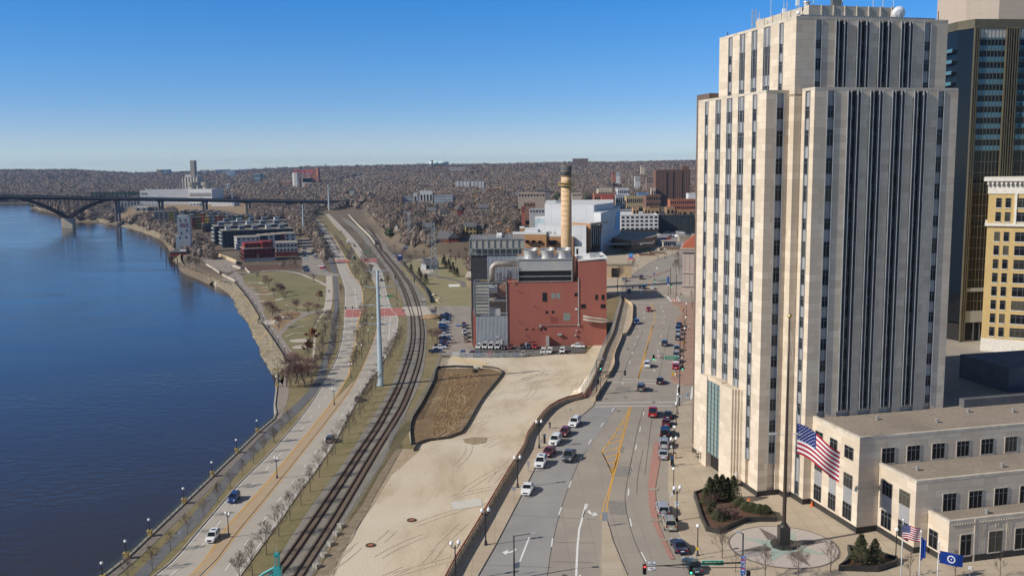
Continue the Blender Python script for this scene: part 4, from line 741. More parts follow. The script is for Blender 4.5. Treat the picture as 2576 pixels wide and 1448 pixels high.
# library sliver: stone pavilion with red tile roof
p=g('K',868,540); lb=thing('stone_library','pale stone library corner pavilion with red tile roof beside the courthouse','library',(p.x+1.5,p.y,0),R(-12)); m_st=brick('library_stone',(.50,.40,.35),(.46,.37,.32),(.36,.29,.25),2.2,.9,ms=.02,bump=.1)
mb=MB(); mb.box(.6,30,.6,26,0,17.8); mb.build('wall',m_st,lb); mb=MB(); mb.box(-.2,30,-.2,27,17.8,19.0); mb.box(-.5,30,-.5,27,19,19.5)
for i in range(24): mb.box(.1+i*.6,.35+i*.6,-.4,-.2,18.5,18.98)
for x in (1.2,3.2,5.0,6.2): mb.box(x,x+.25,.5,.6,3,17.5)
mb.box(.4,30,.3,.6,8.6,9.1); mb.box(.3,30,.2,.6,3.0,3.4); mb.box(-.6,24,-4.6,-4.3,0,1.3); mb.build('trim',mat('library_trim',(.50,.42,.35),(.42,.35,.29),sc=1),lb)
mb=MB(); mb.add([(0,0,19.5),(30,0,19.5),(30,26,19.5),(0,26,19.5),(6,9,25),(30,9,25),(30,17,25),(6,17,25)],[(0,1,5,4),(1,2,6,5),(2,3,7,6),(3,0,4,7),(4,5,6,7)]); mb.build('roof',brick('red_roof_tile',(.42,.12,.06),(.36,.10,.05),(.22,.07,.04),.4,.5,ms=.05,bump=.4),lb)
# ---------------- riverside steam plant (faces the camera, wall plane at Y=382.5) ----------------
PY_=382.5
def PJ(k,x,y,Y=PY_): p=onY(k,x,y,Y); return p.x,p.z
m_red=brick('painted_red_brick',(.36,.125,.09),(.32,.11,.08),(.26,.09,.068),.9,.3,ms=.02,bump=.15,stain=((.30,.095,.07),.16,.6)); m_corr=ribbed('corrugated_grey_siding',(.35,.37,.40),(.29,.31,.34),.55,rough=.45,metal=.35); m_dkp=ribbed('dark_panel_siding',(.06,.06,.062),(.05,.05,.052),.5,rough=.6,axis='v')
m_lv=ribbed('pale_louvre_panel',(.46,.45,.40),(.36,.38,.40),.35,rough=.6,axis='v'); m_blk=mat('black_louvre',(.012,.013,.015),rough=.5); m_wroof=mat('white_roof_membrane',(.72,.72,.70),(.6,.6,.58),sc=.5); m_lg=mat('light_grey_metal',(.50,.50,.49),(.40,.40,.39),sc=.7,rough=.45,metal=.3); m_duct=mat('weathered_duct',(.42,.38,.33),(.33,.29,.25),sc=.5,rough=.5,metal=.3); m_yrail=mat('yellow_railing',(.55,.42,.12)); m_scr=mat('wire_screen',(.38,.37,.32),(.3,.29,.25),sc=2)
pp=thing('steam_plant','red brick and grey metal steam plant with rooftop cooling tower beside the sand lot','power plant',(0,PY_,LZ))
def PB(name,x0,x1,y0,y1,z0,z1,m,par=None): mb=MB(); mb.box(x0,x1,y0,y1,z0,z1); return mb.build(name,m,par or pp)
zt=PJ('J',1000,340)[1]-LZ; zw=PJ('J',1700,100)[1]-LZ
x_a=PJ('J',540,1000)[0]; x_b=PJ('J',874,1000)[0]; x_c=PJ('J',1616,500)[0]; x_d=PJ('J',1912,400)[0]
PB('brick_hall',x_b,x_c,0,38,0,zt,m_red);
mb=MB(); mb.prism([(x_c+.02,-.25),(x_d,-.25),(x_d,22),(x_c+.02,22)],0,zw-.6,0,1); mb.add([(x_c,-.5,zw-.55),(x_d+.4,-.5,zw+.3),(x_d+.4,24,zw+.3),(x_c,24,zw-.55),(x_c,-.5,zw-.2),(x_d+.4,-.5,zw+.75),(x_d+.4,24,zw+.75),(x_c,24,zw-.2)],[(0,3,2,1),(4,5,6,7),(0,1,5,4),(1,2,6,5),(2,3,7,6),(3,0,4,7)],1); mb.build('brick_annex',[m_red,m_wroof],pp)
PB('roof_unit',x_c+5,x_c+9,4,9,zw,zw+2,m_lg); PB('roof_coping',x_b,x_c-.05,-.08,.0,zt-.15,zt+.05,mat('coping_dark_red',(.2,.07,.055)))
zs=PJ('J',700,695)[1]-LZ; PB('metal_siding',x_a,x_b-.02,-.3,18,0,zs,m_corr)
xl=PJ('J',508,1000)[0]; PB('brick_stub',xl,x_a-.03,.6,16,0,zs+1.5,m_red)
xk=PJ('J',487,400,PY_+14)[0]; zk=PJ('J',487,55,PY_+14)[1]-LZ; xm=PJ('J',652,200,PY_+14)[0]; PB('dark_tower',xk,xm,14,40,0,zk,m_dkp); PB('ribbed_tower',xm+.02,PJ('J',972,200,PY_+14)[0],13.8,40,0,zk-.3,m_corr); xn=PJ('J',972,200,PY_+14)[0]
# rooftop rack behind: steel frame with translucent screens
rx0,rx1=PJ('H',1262,1100,PY_+14)[0],PJ('H',1835,1100,PY_+14)[0]; rz0=zk; rz1=PJ('H',1300,940,PY_+14)[1]-LZ
mb=MB()
for i in range(10):
 x=rx0+(rx1-rx0)*i/9
 for y in (13.5,34): mb.box(x-.12,x+.12,y-.12,y+.12,rz0,rz1+.5)
for z in (rz0+.3,rz0+2.6,rz1): mb.box(rx0,rx1,13.3,13.5,z,z+.2); mb.box(rx0,rx1,34,34.2,z,z+.2); mb.box(rx1-.1,rx1+.1,13.5,34,z,z+.2); mb.box(rx0-.1,rx0+.1,13.5,34,z,z+.2)
mb.build('rack_frame',m_metal,pp); mb=MB(); mb.box(rx0+.1,rx1-.1,13.7,13.8,rz0+2.9,rz1-.1); mb.box(rx1-.25,rx1-.15,13.9,34,rz0+2.9,rz1-.1); mb.box(rx0+.15,rx0+.25,13.9,34,rz0+2.9,rz1-.1); mb.build('rack_screen',m_scr,pp)
mb=MB()
for i in range(22): x=rx0+(rx1-rx0)*i/21; mb.box(x-.06,x+.06,13.5,34,rz1+.15,rz1+.3)
for i in range(5): y=14+20*i/4; mb.box(rx0,rx1,y-.1,y+.1,rz1+.32,rz1+.5)
mb.build('rack_roof_grid',m_lg,pp); PB('rack_core',rx0+1,rx1-1,16,32,rz0,rz1-1,mat('rack_interior',(.22,.21,.18))); PB('ridge_vent',(rx0+rx1)/2-.2,(rx0+rx1)/2+2,15,33,rz1+.5,rz1+1.3,m_wroof)
# open equipment bay: louvred panel on the left, dark interior on the right
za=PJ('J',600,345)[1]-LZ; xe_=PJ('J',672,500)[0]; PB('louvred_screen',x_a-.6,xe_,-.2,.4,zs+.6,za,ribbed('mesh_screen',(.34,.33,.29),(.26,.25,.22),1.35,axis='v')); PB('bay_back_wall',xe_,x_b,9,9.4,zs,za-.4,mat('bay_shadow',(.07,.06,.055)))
mb=MB()
for i in range(9): z=zs+.8+(za-zs-.8)*i/8; mb.box(x_a-.6,xe_,-.35,-.2,z-.06,z+.06)
for x in (x_a-.6,xe_,x_b-.4): mb.box(x-.15,x+.15,-.4,-.1,zs,za+.3); mb.box(x-.15,x+.15,9,9.3,zs,za+.3)
mb.box(x_a-.6,x_b-.3,-.4,-.15,za,za+.3); mb.box(x_a-.6,x_b-.3,9,9.3,za,za+.3); mb.box(x_a-.7,x_a-.5,-.2,9,za,za+.3); mb.box(x_b-.5,x_b-.3,-.2,9,za,za+.3); mb.box(xe_,x_b-.4,-.3,-.1,zs+6.3,zs+6.6); mb.box(xe_-.1,xe_+.1,-.2,9,za,za+.3)
mb.build('steel_frame',m_metal,pp)
mb=MB(); zc=PJ('J',720,420)[1]-LZ; mb.tube([(xe_,3,zc),(xe_+3.4,3,zc)],1.8,16); mb.build('horizontal_drum',m_lg,pp)
mb=MB(); mb.add([(xe_+3.2,2,zc+.5),(x_b-.6,2,zc+2.6),(x_b-.6,2,zc-3.6),(xe_+3.2,2,zc-.8),(xe_+3.2,5,zc+.5),(x_b-.6,5,zc+2.6),(x_b-.6,5,zc-3.6),(xe_+3.2,5,zc-.8)],[(0,3,2,1),(4,5,6,7),(0,1,5,4),(1,2,6,5),(2,3,7,6),(3,0,4,7)]); mb.build('transition_hopper',mat('rusty_hopper',(.27,.16,.11),(.2,.12,.09),sc=.8),pp)
PB('grey_cabinet',xe_+.2,xe_+4.6,.5,4,zs+.1,zs+3,m_lg); mb=MB(); mb.tube([(xe_,4,zs+6),(x_b-.6,4,zs+6)],.9,12); mb.build('lower_pipe',m_duct,pp)
# big bent duct
c1_=PJ('J',705,320,PY_+6); c2_=PJ('J',760,140,PY_+6); c3_=PJ('J',975,142,PY_+6)
pth=[(c1_[0],6,c1_[1]-LZ),(c1_[0],6,c1_[1]-LZ+4.2)]+[(c1_[0]+3.0*(1-math.cos(a)),6,c1_[1]-LZ+4.2+ (c3_[1]-c1_[1]-4.2)*math.sin(a)) for a in [.2,.45,.7,.95,1.2,1.4,1.57]]+[(c3_[0],6,c3_[1]-LZ)]
mb=MB(); mb.tube(pth,1.15,18);
mb.build('bent_duct',m_duct,pp,True)
for i in range(5):
 a=.1+.35*i; c=Vector((c1_[0]+3.0*(1-math.cos(a)),6,c1_[1]-LZ+4.2+(c3_[1]-c1_[1]-4.2)*math.sin(a))); d=Vector((math.sin(a),0,math.cos(a))); mb=MB(); mb.tube([c-d*.08,c+d*.08],1.24,18); mb.build('duct_band',m_duct,pp)
mb=MB()
for i in range(40):
 x=random.uniform(c1_[0]+1.6,c3_[0]); z=za+random.uniform(.3,4.5); mb.tube([(x,7.5+random.random()*3,za),(x,7.5,z),(x+random.uniform(-1.5,1.5),7.5,z+.1)],random.uniform(.06,.16),5)
tag(mb.build('roof_pipework',m_metal,pp),kind='stuff')
mb=MB()
for x in np.linspace(x_a+2,c1_[0]-1.3,6): mb.box(x-.04,x+.04,.6,.68,za+.3,za+1.3)
mb.box(x_a+2,c1_[0]-1.3,.6,.68,za+1.2,za+1.3); mb.box(x_a+2,c1_[0]-1.3,.6,.68,za+.7,za+.76); mb.build('yellow_guard_rail',m_yrail,pp)
mb=MB(); xx=PJ('J',932,200)[0]; mb.box(xx-.4,xx-.3,-.5,-.4,zt-.5,zt+7.8); mb.box(xx+.3,xx+.4,-.5,-.4,zt-.5,zt+7.8)
for i in range(14): mb.box(xx-.4,xx+.4,-.5,-.44,zt+i*.58,zt+i*.58+.07)
mb.build('cage_ladder',m_metal,pp)
# cooling tower
cx0,cx1=PJ('J',980,300)[0],PJ('J',1548,300)[0]; cz1=PJ('J',1200,100)[1]-LZ; cz0=PJ('J',1200,332)[1]-LZ; cm=cz0+(cz1-cz0)*.5
ctw=PB('cooling_tower_panels',cx0,cx1,.6,16,cm+.02,cz1,m_lv); PB('cooling_tower_louvres',cx0,cx1,.9,15.8,zt+.02,cm,m_blk)
mb=MB();
for z in (cz0+.05,cz0+2.1,cm): mb.box(cx0,cx1,.5,.6,z-.12,z+.12)
for x in (cx0,cx1): mb.box(x-.15,x+.15,.45,.65,cz0,cz1)
mb.box(cx0-.2,cx1+.2,.2,16.4,cz1,cz1+.25); mb.build('cooling_tower_frame',m_lg,pp)
for r_,(y,pxs,yy) in enumerate(((4.2,(1108,1283,1457),20),(11.5,(1120,1293,1465),0))):
 for q in pxs:
  x=PJ('J',q,60,PY_+y)[0]; mb=MB(); mb.lathe((x,y,cz1+.25),[(2.75,0),(2.55,.8),(2.45,1.7),(2.75,2.7),(3.0,3.3),(2.9,3.3),(2.3,1.5),(2.2,.9)],28); f=mb.build('fan_stack',m_lg,pp,False);
  mb=MB(); mb.lathe((x,y,cz1+1.2),[(.4,0),(.4,.3)],8)
  for a in range(6): mb.add([(x,y,cz1+1.4),(x+2.1*math.cos(a*1.047),y+2.1*math.sin(a*1.047),cz1+1.3),(x+2.1*math.cos(a*1.047+.25),y+2.1*math.sin(a*1.047+.25),cz1+1.5)],[(0,1,2)])
  o=mb.build('fan_blades',m_blk,f)
mb=MB()
for z in (.6,1.1): mb.box(cx0,cx1,.25,.3,cz1+.25+z,cz1+.3+z); mb.box(cx0,cx1,16,16.05,cz1+.25+z,cz1+.3+z)
for i in range(16): x=cx0+(cx1-cx0)*i/15; mb.box(x-.03,x+.03,.25,.3,cz1+.25,cz1+1.4)
mb.build('deck_railing',m_lg,pp)
mb=MB(); xs_=cx1+.5
for i in range(16): mb.box(xs_,xs_+2.2,1+(i%2)*2,1.3+(i%2)*2,zt+i*.55,zt+i*.55+.12)
for x in (xs_,xs_+2.2): mb.box(x-.08,x+.08,.9,1.05,zt,cz1+1.5); mb.box(x-.08,x+.08,4,4.15,zt,cz1+1.5)
mb.build('steel_stair_tower',mat('rust_steel',(.2,.12,.08)),pp)
# wall fittings
m_och=mat('ochre_glass_block',(.26,.26,.16),(.15,.22,.26),sc=3)
W_=[(1237,1285,447,543,m_blk),(1330,1372,452,510,m_och),(1384,1424,452,510,m_och),(1268,1298,640,668,m_blk),(1335,1363,638,666,m_blk),(1457,1530,662,742,m_och),(1322,1400,703,772,mat('faded_red_patch',(.25,.075,.055))),(1058,1082,826,842,m_blk),(1127,1150,826,842,m_blk),(1213,1235,818,846,m_blk),(1259,1281,817,845,m_blk),(1573,1612,450,486,m_dg),(1642,1694,567,611,m_dg),(1848,1900,567,611,m_dg),(1792,1821,468,521,m_dg),(1858,1890,468,522,m_dg),(1095,1165,963,971,m_blk)]
for x0,x1,y0,y1,mm in W_:
 a=PJ('J',x0,y1); b=PJ('J',x1,y0); yy=-.3 if x0>1616 else -.04
 mb=MB(); mb.box(a[0],b[0],yy,yy+.1,a[1]-LZ,b[1]-LZ); o=mb.build('wall_opening' if mm is m_blk else 'window',mm,pp)
 if x0>1616: mb=MB(); mb.box(a[0]-.1,b[0]+.1,yy-.08,yy+.02,a[1]-LZ-.2,a[1]-LZ); mb.build('sill',m_red,pp)
def PBJ(name,x0,x1,y0,y1,d0,d1,m): a=PJ('J',x0,y1);b=PJ('J',x1,y0); return PB(name,a[0],b[0],d0,d1,a[1]-LZ,b[1]-LZ,m)
PBJ('drain_pipe',1611,1620,290,800,-.5,-.28,m_lg); PBJ('pipe_run',1225,1605,788,794,-.3,-.04,m_lg); PBJ('junction_box',1206,1226,783,806,-.6,-.04,m_lg); PBJ('junction_box',1604,1626,770,796,-.8,-.3,m_lg); PBJ('vent_cap',1395,1440,878,894,-.9,-.04,m_lg); PBJ('vent_cap',1585,1606,838,850,-.8,-.04,m_lg); PBJ('vent_cap',1583,1603,610,630,-.3,-.04,m_wroof); PBJ('vent_cap',1575,1592,884,900,-.9,-.04,m_lg); PBJ('air_unit',1275,1306,905,1000,-2.2,-.04,m_lg); PBJ('unit_stand',1272,1309,1000,1020,-2.3,-2.1,m_yrail); PBJ('pale_door',1056,1075,973,1018,-.12,-.04,mat('pale_blue_door',(.35,.5,.62))); PBJ('white_door',792,815,943,990,-.5,-.3,m_wroof); PBJ('wall_vent',745,788,898,926,-.45,-.3,m_lg)
for x,y in ((968,418),(975,737),(1130,575),(1298,686),(1053,886),(1372,972),(1180,823),(1642,822)):
 p=PJ('J',x,y); mb=MB(); mb.tube([(p[0],-.04,p[1]-LZ),(p[0],-.9,p[1]-LZ+.1)],.12,6); mb.build('wall_spout',m_lg,pp)
mb=MB(); a=PJ('J',1662,690)
for dz in (0,-1.25): mb.tube([(a[0],-1.6,a[1]-LZ+dz),(a[0]+3.5,-1.6,a[1]-LZ+dz-.7),(a[0]+7.5,-1.6,a[1]-LZ+dz-1.2),(a[0]+12.5,-1.6,a[1]-LZ-1.9)],.42,10)
mb.build('steam_pipes',m_conc,pp,True)
# tall stack
sp_=onY('I',568,1000,PY_+38); st=thing('smokestack','tall cream smokestack with grey top and ring walkway behind the red brick plant','smokestack',(sp_.x,PY_+38,LZ)); zq=lambda y: onY('I',568,y,PY_+38).z-LZ
m_cream=mat('cream_painted_steel',(.66,.47,.30),(.58,.41,.26),sc=.4,c3=(.45,.28,.15),sc3=.35,amt3=.4); m_stg=mat('stack_grey',(.12,.13,.13),(.08,.085,.085),sc=.5)
mb=MB(); mb.lathe((0,0,0),[(2.55,0),(2.4,zq(1000)),(2.28,zq(282))],28); mb.build('shaft',m_cream,st,True); mb=MB(); mb.lathe((0,0,0),[(2.30,zq(282)+.01),(2.33,zq(160)),(2.1,zq(160)),(2.0,zq(165))],28); mb.build('grey_top',m_stg,st,True)
mb=MB()
for i in range(17): z=zq(1000)+(zq(170)-zq(1000))*i/16; mb.lathe((0,0,z),[(2.3,0),(2.46,.02),(2.46,.14),(2.3,.16)],28)
mb.build('joint_band',mat('stack_band',(.5,.35,.2)),st)
mb=MB(); z=zq(374); mb.lathe((0,0,z),[(2.3,0),(3.6,0),(3.6,.18),(2.3,.18)],24);
for i in range(20): a=i*math.pi/10; mb.box(3.5*math.cos(a)-.04,3.5*math.cos(a)+.04,3.5*math.sin(a)-.04,3.5*math.sin(a)+.04,z+.18,z+1.3)
mb.lathe((0,0,z+1.25),[(3.44,0),(3.58,0),(3.58,.08),(3.44,.08)],24); mb.build('ring_walkway',m_yrail,st)
mb=MB(); mb.box(.3,.4,-3.0,-2.5,8,zq(290)); mb.box(.9,1.0,-3.0,-2.5,8,zq(290))
for i in range(70): zz=8+(zq(290)-8)*i/69; mb.box(.3,1.0,-3.0,-2.95,zz,zz+.1)
mb.build('ladder',m_yrail,st)
# ---------------- generic building facing the camera ----------------
def facade(k,x0,x1,yt,yb,zb=None,Y=None):
 if Y is None: Y=g(k,(x0+x1)/2,yb,zb).y
 a=onY(k,x0,(yt+yb)/2,Y); b=onY(k,x1,(yt+yb)/2,Y); t=onY(k,(x0+x1)/2,yt,Y).z; z0=zb if zb is not None else onY(k,x0,yb,Y).z
 return a.x,b.x,Y,z0,t
_FM={}
def wallm(c,c2=None):
 k=(tuple(c),tuple(c2) if c2 else None)
 if k not in _FM: _FM[k]=mat('facade_%d'%len(_FM),c,c2 or tuple(v*.82 for v in c),sc=.25)
 return _FM[k]
m_rf=mat('flat_roof_tan',(.33,.29,.24),(.24,.215,.18),sc=.15); m_rfd=mat('flat_roof_dark',(.09,.09,.095),(.07,.07,.075),sc=.3); m_rfw=mat('flat_roof_white',(.62,.62,.60),(.5,.5,.48),sc=.3)
def house_box(name,label,cat,k,x0,x1,yt,yb,zb,depth,wc,rm=None,nx=0,nz=0,ww=.5,wh=.5,rot=0,Y=None,side=0,group=None,m=None,wg=None,sink=3):
 X0,X1,Yy,z0,z1=facade(k,x0,x1,yt,yb,zb,Y); wid=X1-X0; h=z1-z0; t=thing(name,label,cat,(X0,Yy,z0),R(rot),group)
 mb=MB(); mb.prism([(0,0),(wid,0),(wid,depth),(0,depth)],-sink,h,0,1,False); mb.build('wall',[m or wallm(wc),rm or m_rf],t)
 mb=MB(); mb.box(-.15,wid+.15,-.15,.15,h,h+.6); mb.box(-.15,.15,.15,depth,h,h+.6); mb.box(wid-.15,wid+.15,.15,depth,h,h+.6); mb.box(-.15,wid+.15,depth,depth+.2,h,h+.6); mb.build('parapet',m or wallm(wc),t)
 if nx:
  wn=Wins(t); cw_=wid/nx; ch=h/nz
  for i in range(nx):
   for j in range(nz): wn.add(cw_*(i+.5),-.02,ch*(j+.25),0,winmesh(cw_*ww,ch*wh,1,1,(m_frame,wg or m_gl)))
  if side:
   n2=max(1,int(depth/cw_)); cd=depth/n2
   for i in range(n2):
    for j in range(nz):
     if side>0: wn.add(wid+.02,cd*(i+.5),ch*(j+.25),math.pi/2,winmesh(cd*ww,ch*wh,1,1,(m_frame,wg or m_gl)))
     else: wn.add(-.02,cd*(i+.5),ch*(j+.25),-math.pi/2,winmesh(cd*ww,ch*wh,1,1,(m_frame,wg or m_gl)))
  wn.done()
 return t,wid,h
# ---------------- science museum ----------------
m_wp=brick('white_metal_panels',(.56,.57,.58),(.52,.53,.545),(.33,.34,.35),4.0,1.25,ms=.05,bump=.1,offset=0,rough=.5); m_tb=brick('tan_brown_brick',(.42,.23,.11),(.37,.20,.095),(.3,.18,.1),1.0,.35,ms=.02,bump=.1,stain=((.3,.165,.08),.15,.4))
MY=600.0; mu=thing('science_museum','large white panelled museum with tan brick wings and tall glass front behind the smokestack','museum',(0,MY,-14))
def MP(x,y,Y): p=onY('I',x,y,Y); return p.x,p.z+14
def vol(name,pts,yt,m,roof=m_rfw,zb=0,ref=None):
 """pts: list of (pixel x, pixel y for lookup, Y); prism between them"""
 P=[(onY('I',x,800,Y).x,Y-MY) for x,Y in pts]; zt_=onY('I',pts[0][0],yt,pts[0][1]).z+14; mb=MB(); mb.prism(P,zb,zt_,0,1); mb.build(name,[m,roof],mu); return zt_
vol('white_block',[(340,620),(857,606),(1062,640),(1062,690),(355,690)],573,m_wp)
vol('white_block',[(858,598),(930,590),(1134,660),(1134,690),(1062,690),(1062,645)],655,m_wp)
vol('white_block',[(268,597),(780,585),(780,605),(268,616)],795,m_wp)
vol('white_block',[(650,578),(776,576),(776,586),(650,586)],1020,m_wp) if 0 else None
vol('brick_slab',[(630,592),(822,578),(826,583),(826,604),(630,606)],762,m_tb); vol('brick_slab',[(780,574),(822,572),(824,590),(780,590)],775,m_tb)
vol('brick_wing',[(0,575),(356,570),(356,596),(0,596)],885,m_tb); vol('brick_wing',[(358,571),(640,568),(640,596),(358,596)],910,m_tb); vol('brick_wing',[(75,600),(126,600),(126,620),(75,620)],824,m_tb); vol('brick_wing',[(1000,640),(1255,600),(1522,640),(1522,670),(1000,690)],908,m_tb,m_rf)
vol('curved_gallery',[(128,592),(268,590),(268,612),(128,612)],838,m_wp); vol('upper_lantern',[(238,640),(350,632),(350,660),(238,660)],715,wallm((.3,.38,.42)))
vol('entry_block',[(655,566),(776,563),(776,574),(655,576)],1035-15,m_wp,zb=0); vol('entry_block',[(640,572),(776,569),(776,584),(640,584)],803,m_wp)
# glass front
def quadp(name,q,m,th=.5,par=None):
 V=[];
 for x,y,Y in q: p=onY('I',x,y,Y); V.append((p.x,Y-MY,p.z+14))
 n=len(V); mb=MB(); mb.add(V+[(a,b+th,c) for a,b,c in V],[tuple(range(n)),tuple(range(2*n-1,n-1,-1))]+[(i,n+i,n+(i+1)%n,(i+1)%n) for i in range(n)]); return mb.build(name,m,par or mu)
quadp('glass_front',[(828,1030,575),(925,975,590),(945,782,592),(828,800,577)],m_dg); quadp('canopy',[(822,770,568),(1020,745,588),(1010,760,600),(822,805,580)],m_wp,.6)
for i in range(5): x=828+22*i; quadp('glazing_bar',[(x,1030-12*i,574.5+3*i),(x+4,1029-12*i,575+3*i),(x+7,792-4*i,576+3*i),(x+3,793-4*i,575.5+3*i)],m_lg,.2)
for i,(a,c) in enumerate(((992,(.16,.42,.75)),(1028,(.17,.45,.78)),(1062,(.15,.42,.74)),(1096,(.22,.47,.72)))):
 f=lambda x: 590+(x-930)*.343-1.5
 bn=quadp('wall_banner',[(a,858-(a-992)*.28,f(a)),(a+31,850-(a-992)*.28,f(a+31)),(a+31,655-(a-992)*.14,f(a+31)),(a,664-(a-992)*.14,f(a))],mat('banner_blue',c),.3)
 if i:
  xx=a+15; cc=[(.75,.75,.7),(.75,.65,.15),(.5,.6,.3)][i-1]; quadp('banner_figure',[(xx-5,800,f(xx)-.3),(xx+5,798,f(xx)-.25),(xx+7,730,f(xx)-.25),(xx,690,f(xx)-.3),(xx-6,732,f(xx)-.3)],mat('banner_print',cc),.08,mu)
for x0,x1,y0,y1,Y in ((135,165,948,978,570),(202,233,950,980,570),(269,300,953,983,570),(378,458,950,1000,568),(292,402,858,900,594),(432,516,862,900,593)):
 a=onY('I',x0,y1,Y);b=onY('I',x1,y0,Y); mb=MB(); mb.box(a.x,b.x,Y-MY-.6,Y-MY+3,a.z+14,b.z+14); mb.build('window',m_gl if x0 not in (292,432) else m_lg,mu)
for x in (1310,1365,1425): quadp('window',[(x,1030,604+(x-1255)*.15),(x+30,1028,608+(x-1255)*.15),(x+30,955,608+(x-1255)*.15),(x,960,604+(x-1255)*.15)],m_gl,.3)
for a,b,y in ((930,1285,990),(1310,1485,982)): quadp('thin_canopy',[(a,y+6,598),(b,y+2,600),(b,y-4,600),(a,y-2,598)],m_lg,4)
for i in range(4): x=1075+i*35; quadp('window',[(x,1040-i*2,604),(x+24,1038-i*2,605),(x+24,1012-i*2,605),(x,1014-i*2,604)],m_gl,.3)
for x in (672,705,740): quadp('entrance_window',[(x,1108,565.4),(x+20,1106,565),(x+20,1036,565),(x,1038,565.4)],m_dg,.3)
for x in (463,478,492,503): p=onY('I',x,560,640); mb=MB(); mb.lathe((p.x,40,p.z+10),[(.9,0),(.9,6)],10); mb.build('roof_flue',m_metal,mu)
for x0,x1,yt,c in ((1530,1600,575,(0,0,0)),): pass
# parking structure wall and garage entrance between plant and street
mb=MB(); a=g('K',200,400,0); gw=thing('parking_entrance','cream stone garage entrance wall with dark opening beside the brick plant','garage entrance',(a.x,a.y,0))
w1=g('K',330,330,0); mb.box(-1,w1.x-a.x+2,6,7,0,6.2); mb.build('wall',mat('cream_stone',(.60,.46,.28),(.5,.38,.24),sc=.6),gw); mb=MB(); mb.box(2.2,6.0,5.8,6.1,0,4.6); mb.build('opening',m_dark,gw); mb=MB(); mb.box(-1.3,w1.x-a.x+2.3,5.7,7.3,6.2,6.9); mb.build('coping',m_conc,gw)
# ---------------- buildings beyond the museum, right side ----------------
t,wd,h=house_box('apartment_building','white framed four storey apartment block over a dark base beyond the museum','apartment building','I',1138,1535,688,888,0,45,(.72,.72,.70),m_rfw,8,5,.55,.5,side=0)
mb=MB(); mb.box(-.2,wd+.2,-.2,0,-.5,h*.27); mb.build('dark_base',wallm((.05,.055,.06)),t)
house_box('apartment_building','black clad apartment block right of the white one near the courthouse edge','apartment building','I',1540,1915,690,888,0,40,(.045,.05,.055),m_rfd,9,5,.45,.5,wg=m_glb,Y=t.location.y+6)
for i,(a,b,y) in enumerate(((1268,1330,615),(1390,1448,612),(1452,1548,625),(1620,1702,610),(1735,1775,640),(1780,1915,645))):
 house_box('roof_pavilion','tan clad rooftop pavilion, %s from the left above the black and white apartments'%ORL[i],'pavilion','I',a,b,y,690,None,8,(.42,.26,.14),m_rf,2,1,.5,.5,Y=t.location.y+22,group='tan pavilions on the apartment roofs',sink=2)
t,wd,h=house_box('brick_high_rise','tall dark brown brick high rise on the right skyline','high rise','I',1508,1870,213,580,0,24,(.16,.085,.06),m_rfd,15,20,.5,.45,side=1,Y=1190,m=mat('brown_high_rise_brick',(.185,.10,.07),(.16,.085,.06),sc=.3))
mb=MB(); mb.box(wd*.78,wd-.5,4,16,h,h+5); mb.build('penthouse',wallm((.18,.1,.07)),t)
for x in (.32,.5,.76): mb=MB(); mb.box(wd*x,wd*x+1.2,-.3,0,4,h-2); mb.build('dark_recess',m_dark,t)
RB=[('cream stair tower left of the brown high rise',1460,1510,405,475,0,8,(.55,.45,.33),2,2,1185),('grey and white modern flats left of the high rise',1108,1228,412,520,0,25,(.55,.56,.57),6,4,1120),('tan cube apartments with white frames left of the dark gap',905,1050,415,470,0,25,(.52,.44,.33),6,2,1130),
 ('long red brick warehouse row behind the museum roof',862,1090,468,545,0,20,(.36,.13,.085),10,2,1060),('bright red low shop with white sign band',940,1060,490,545,0,12,(.45,.10,.07),5,1,1030),('tan stone commercial block with arched windows',1200,1406,490,560,0,18,(.46,.36,.21),10,2,1060),
 ('dark brick corner block with tall arched centre',1408,1562,482,605,0,22,(.20,.11,.08),8,4,960),('orange red brick terrace below the high rise',1660,1925,525,598,0,16,(.42,.15,.09),12,3,1000),('white box warehouse at the foot of the high rise',1852,1930,462,520,0,14,(.68,.68,.66),0,0,1080),
 ('pale stone small church hall with grey roof',1092,1180,478,530,0,12,(.36,.38,.38),4,2,1040),('long flat white roofed store left of the stack',60,340,455,500,None,20,(.45,.36,.28),9,1,1180),('low white roofed depot right of the stack',628,722,460,490,None,18,(.50,.42,.33),4,1,1150),('brown gabled terrace left of the stack',260,400,418,455,None,14,(.22,.2,.19),8,1,1280),
 ('low dark roofed hall beside the apartments',1130,1260,640,690,0,20,(.28,.31,.33),6,2,905),('blue roofed low shop on the hill street',1318,1440,458,475,0,10,(.15,.28,.5),0,0,1140),('cream hillside villa among trees',1350,1392,168,190,None,10,(.62,.52,.38),2,1,2300),('white hillside house with steep gable',1090,1130,235,275,None,9,(.66,.66,.64),2,2,1900),('red brick hillside house',1050,1090,238,262,None,9,(.40,.17,.11),2,1,1900),
 ('white gabled hillside terrace',1290,1345,285,330,None,10,(.6,.58,.55),3,2,1650),('dark roofed hillside house right of the white terrace',1410,1480,288,345,None,10,(.30,.22,.17),3,2,1600),('small red brick house with dormers above the museum',95,135,600,660,None,9,(.36,.12,.08),2,2,940),('white porch house with turret above the museum',180,335,625,665,None,9,(.5,.49,.46),5,1,930),('brown roofed duplex behind the museum left',120,240,560,600,None,10,(.3,.18,.12),4,1,1010)]
for lab,x0,x1,yt,yb,zb,dp,wc,nx,nz,Y in RB: house_box('building',lab,'building','I',x0,x1,yt,yb,zb,dp,wc,m_rfw if 'white' in lab else m_rf,nx,nz,Y=Y,sink=14)
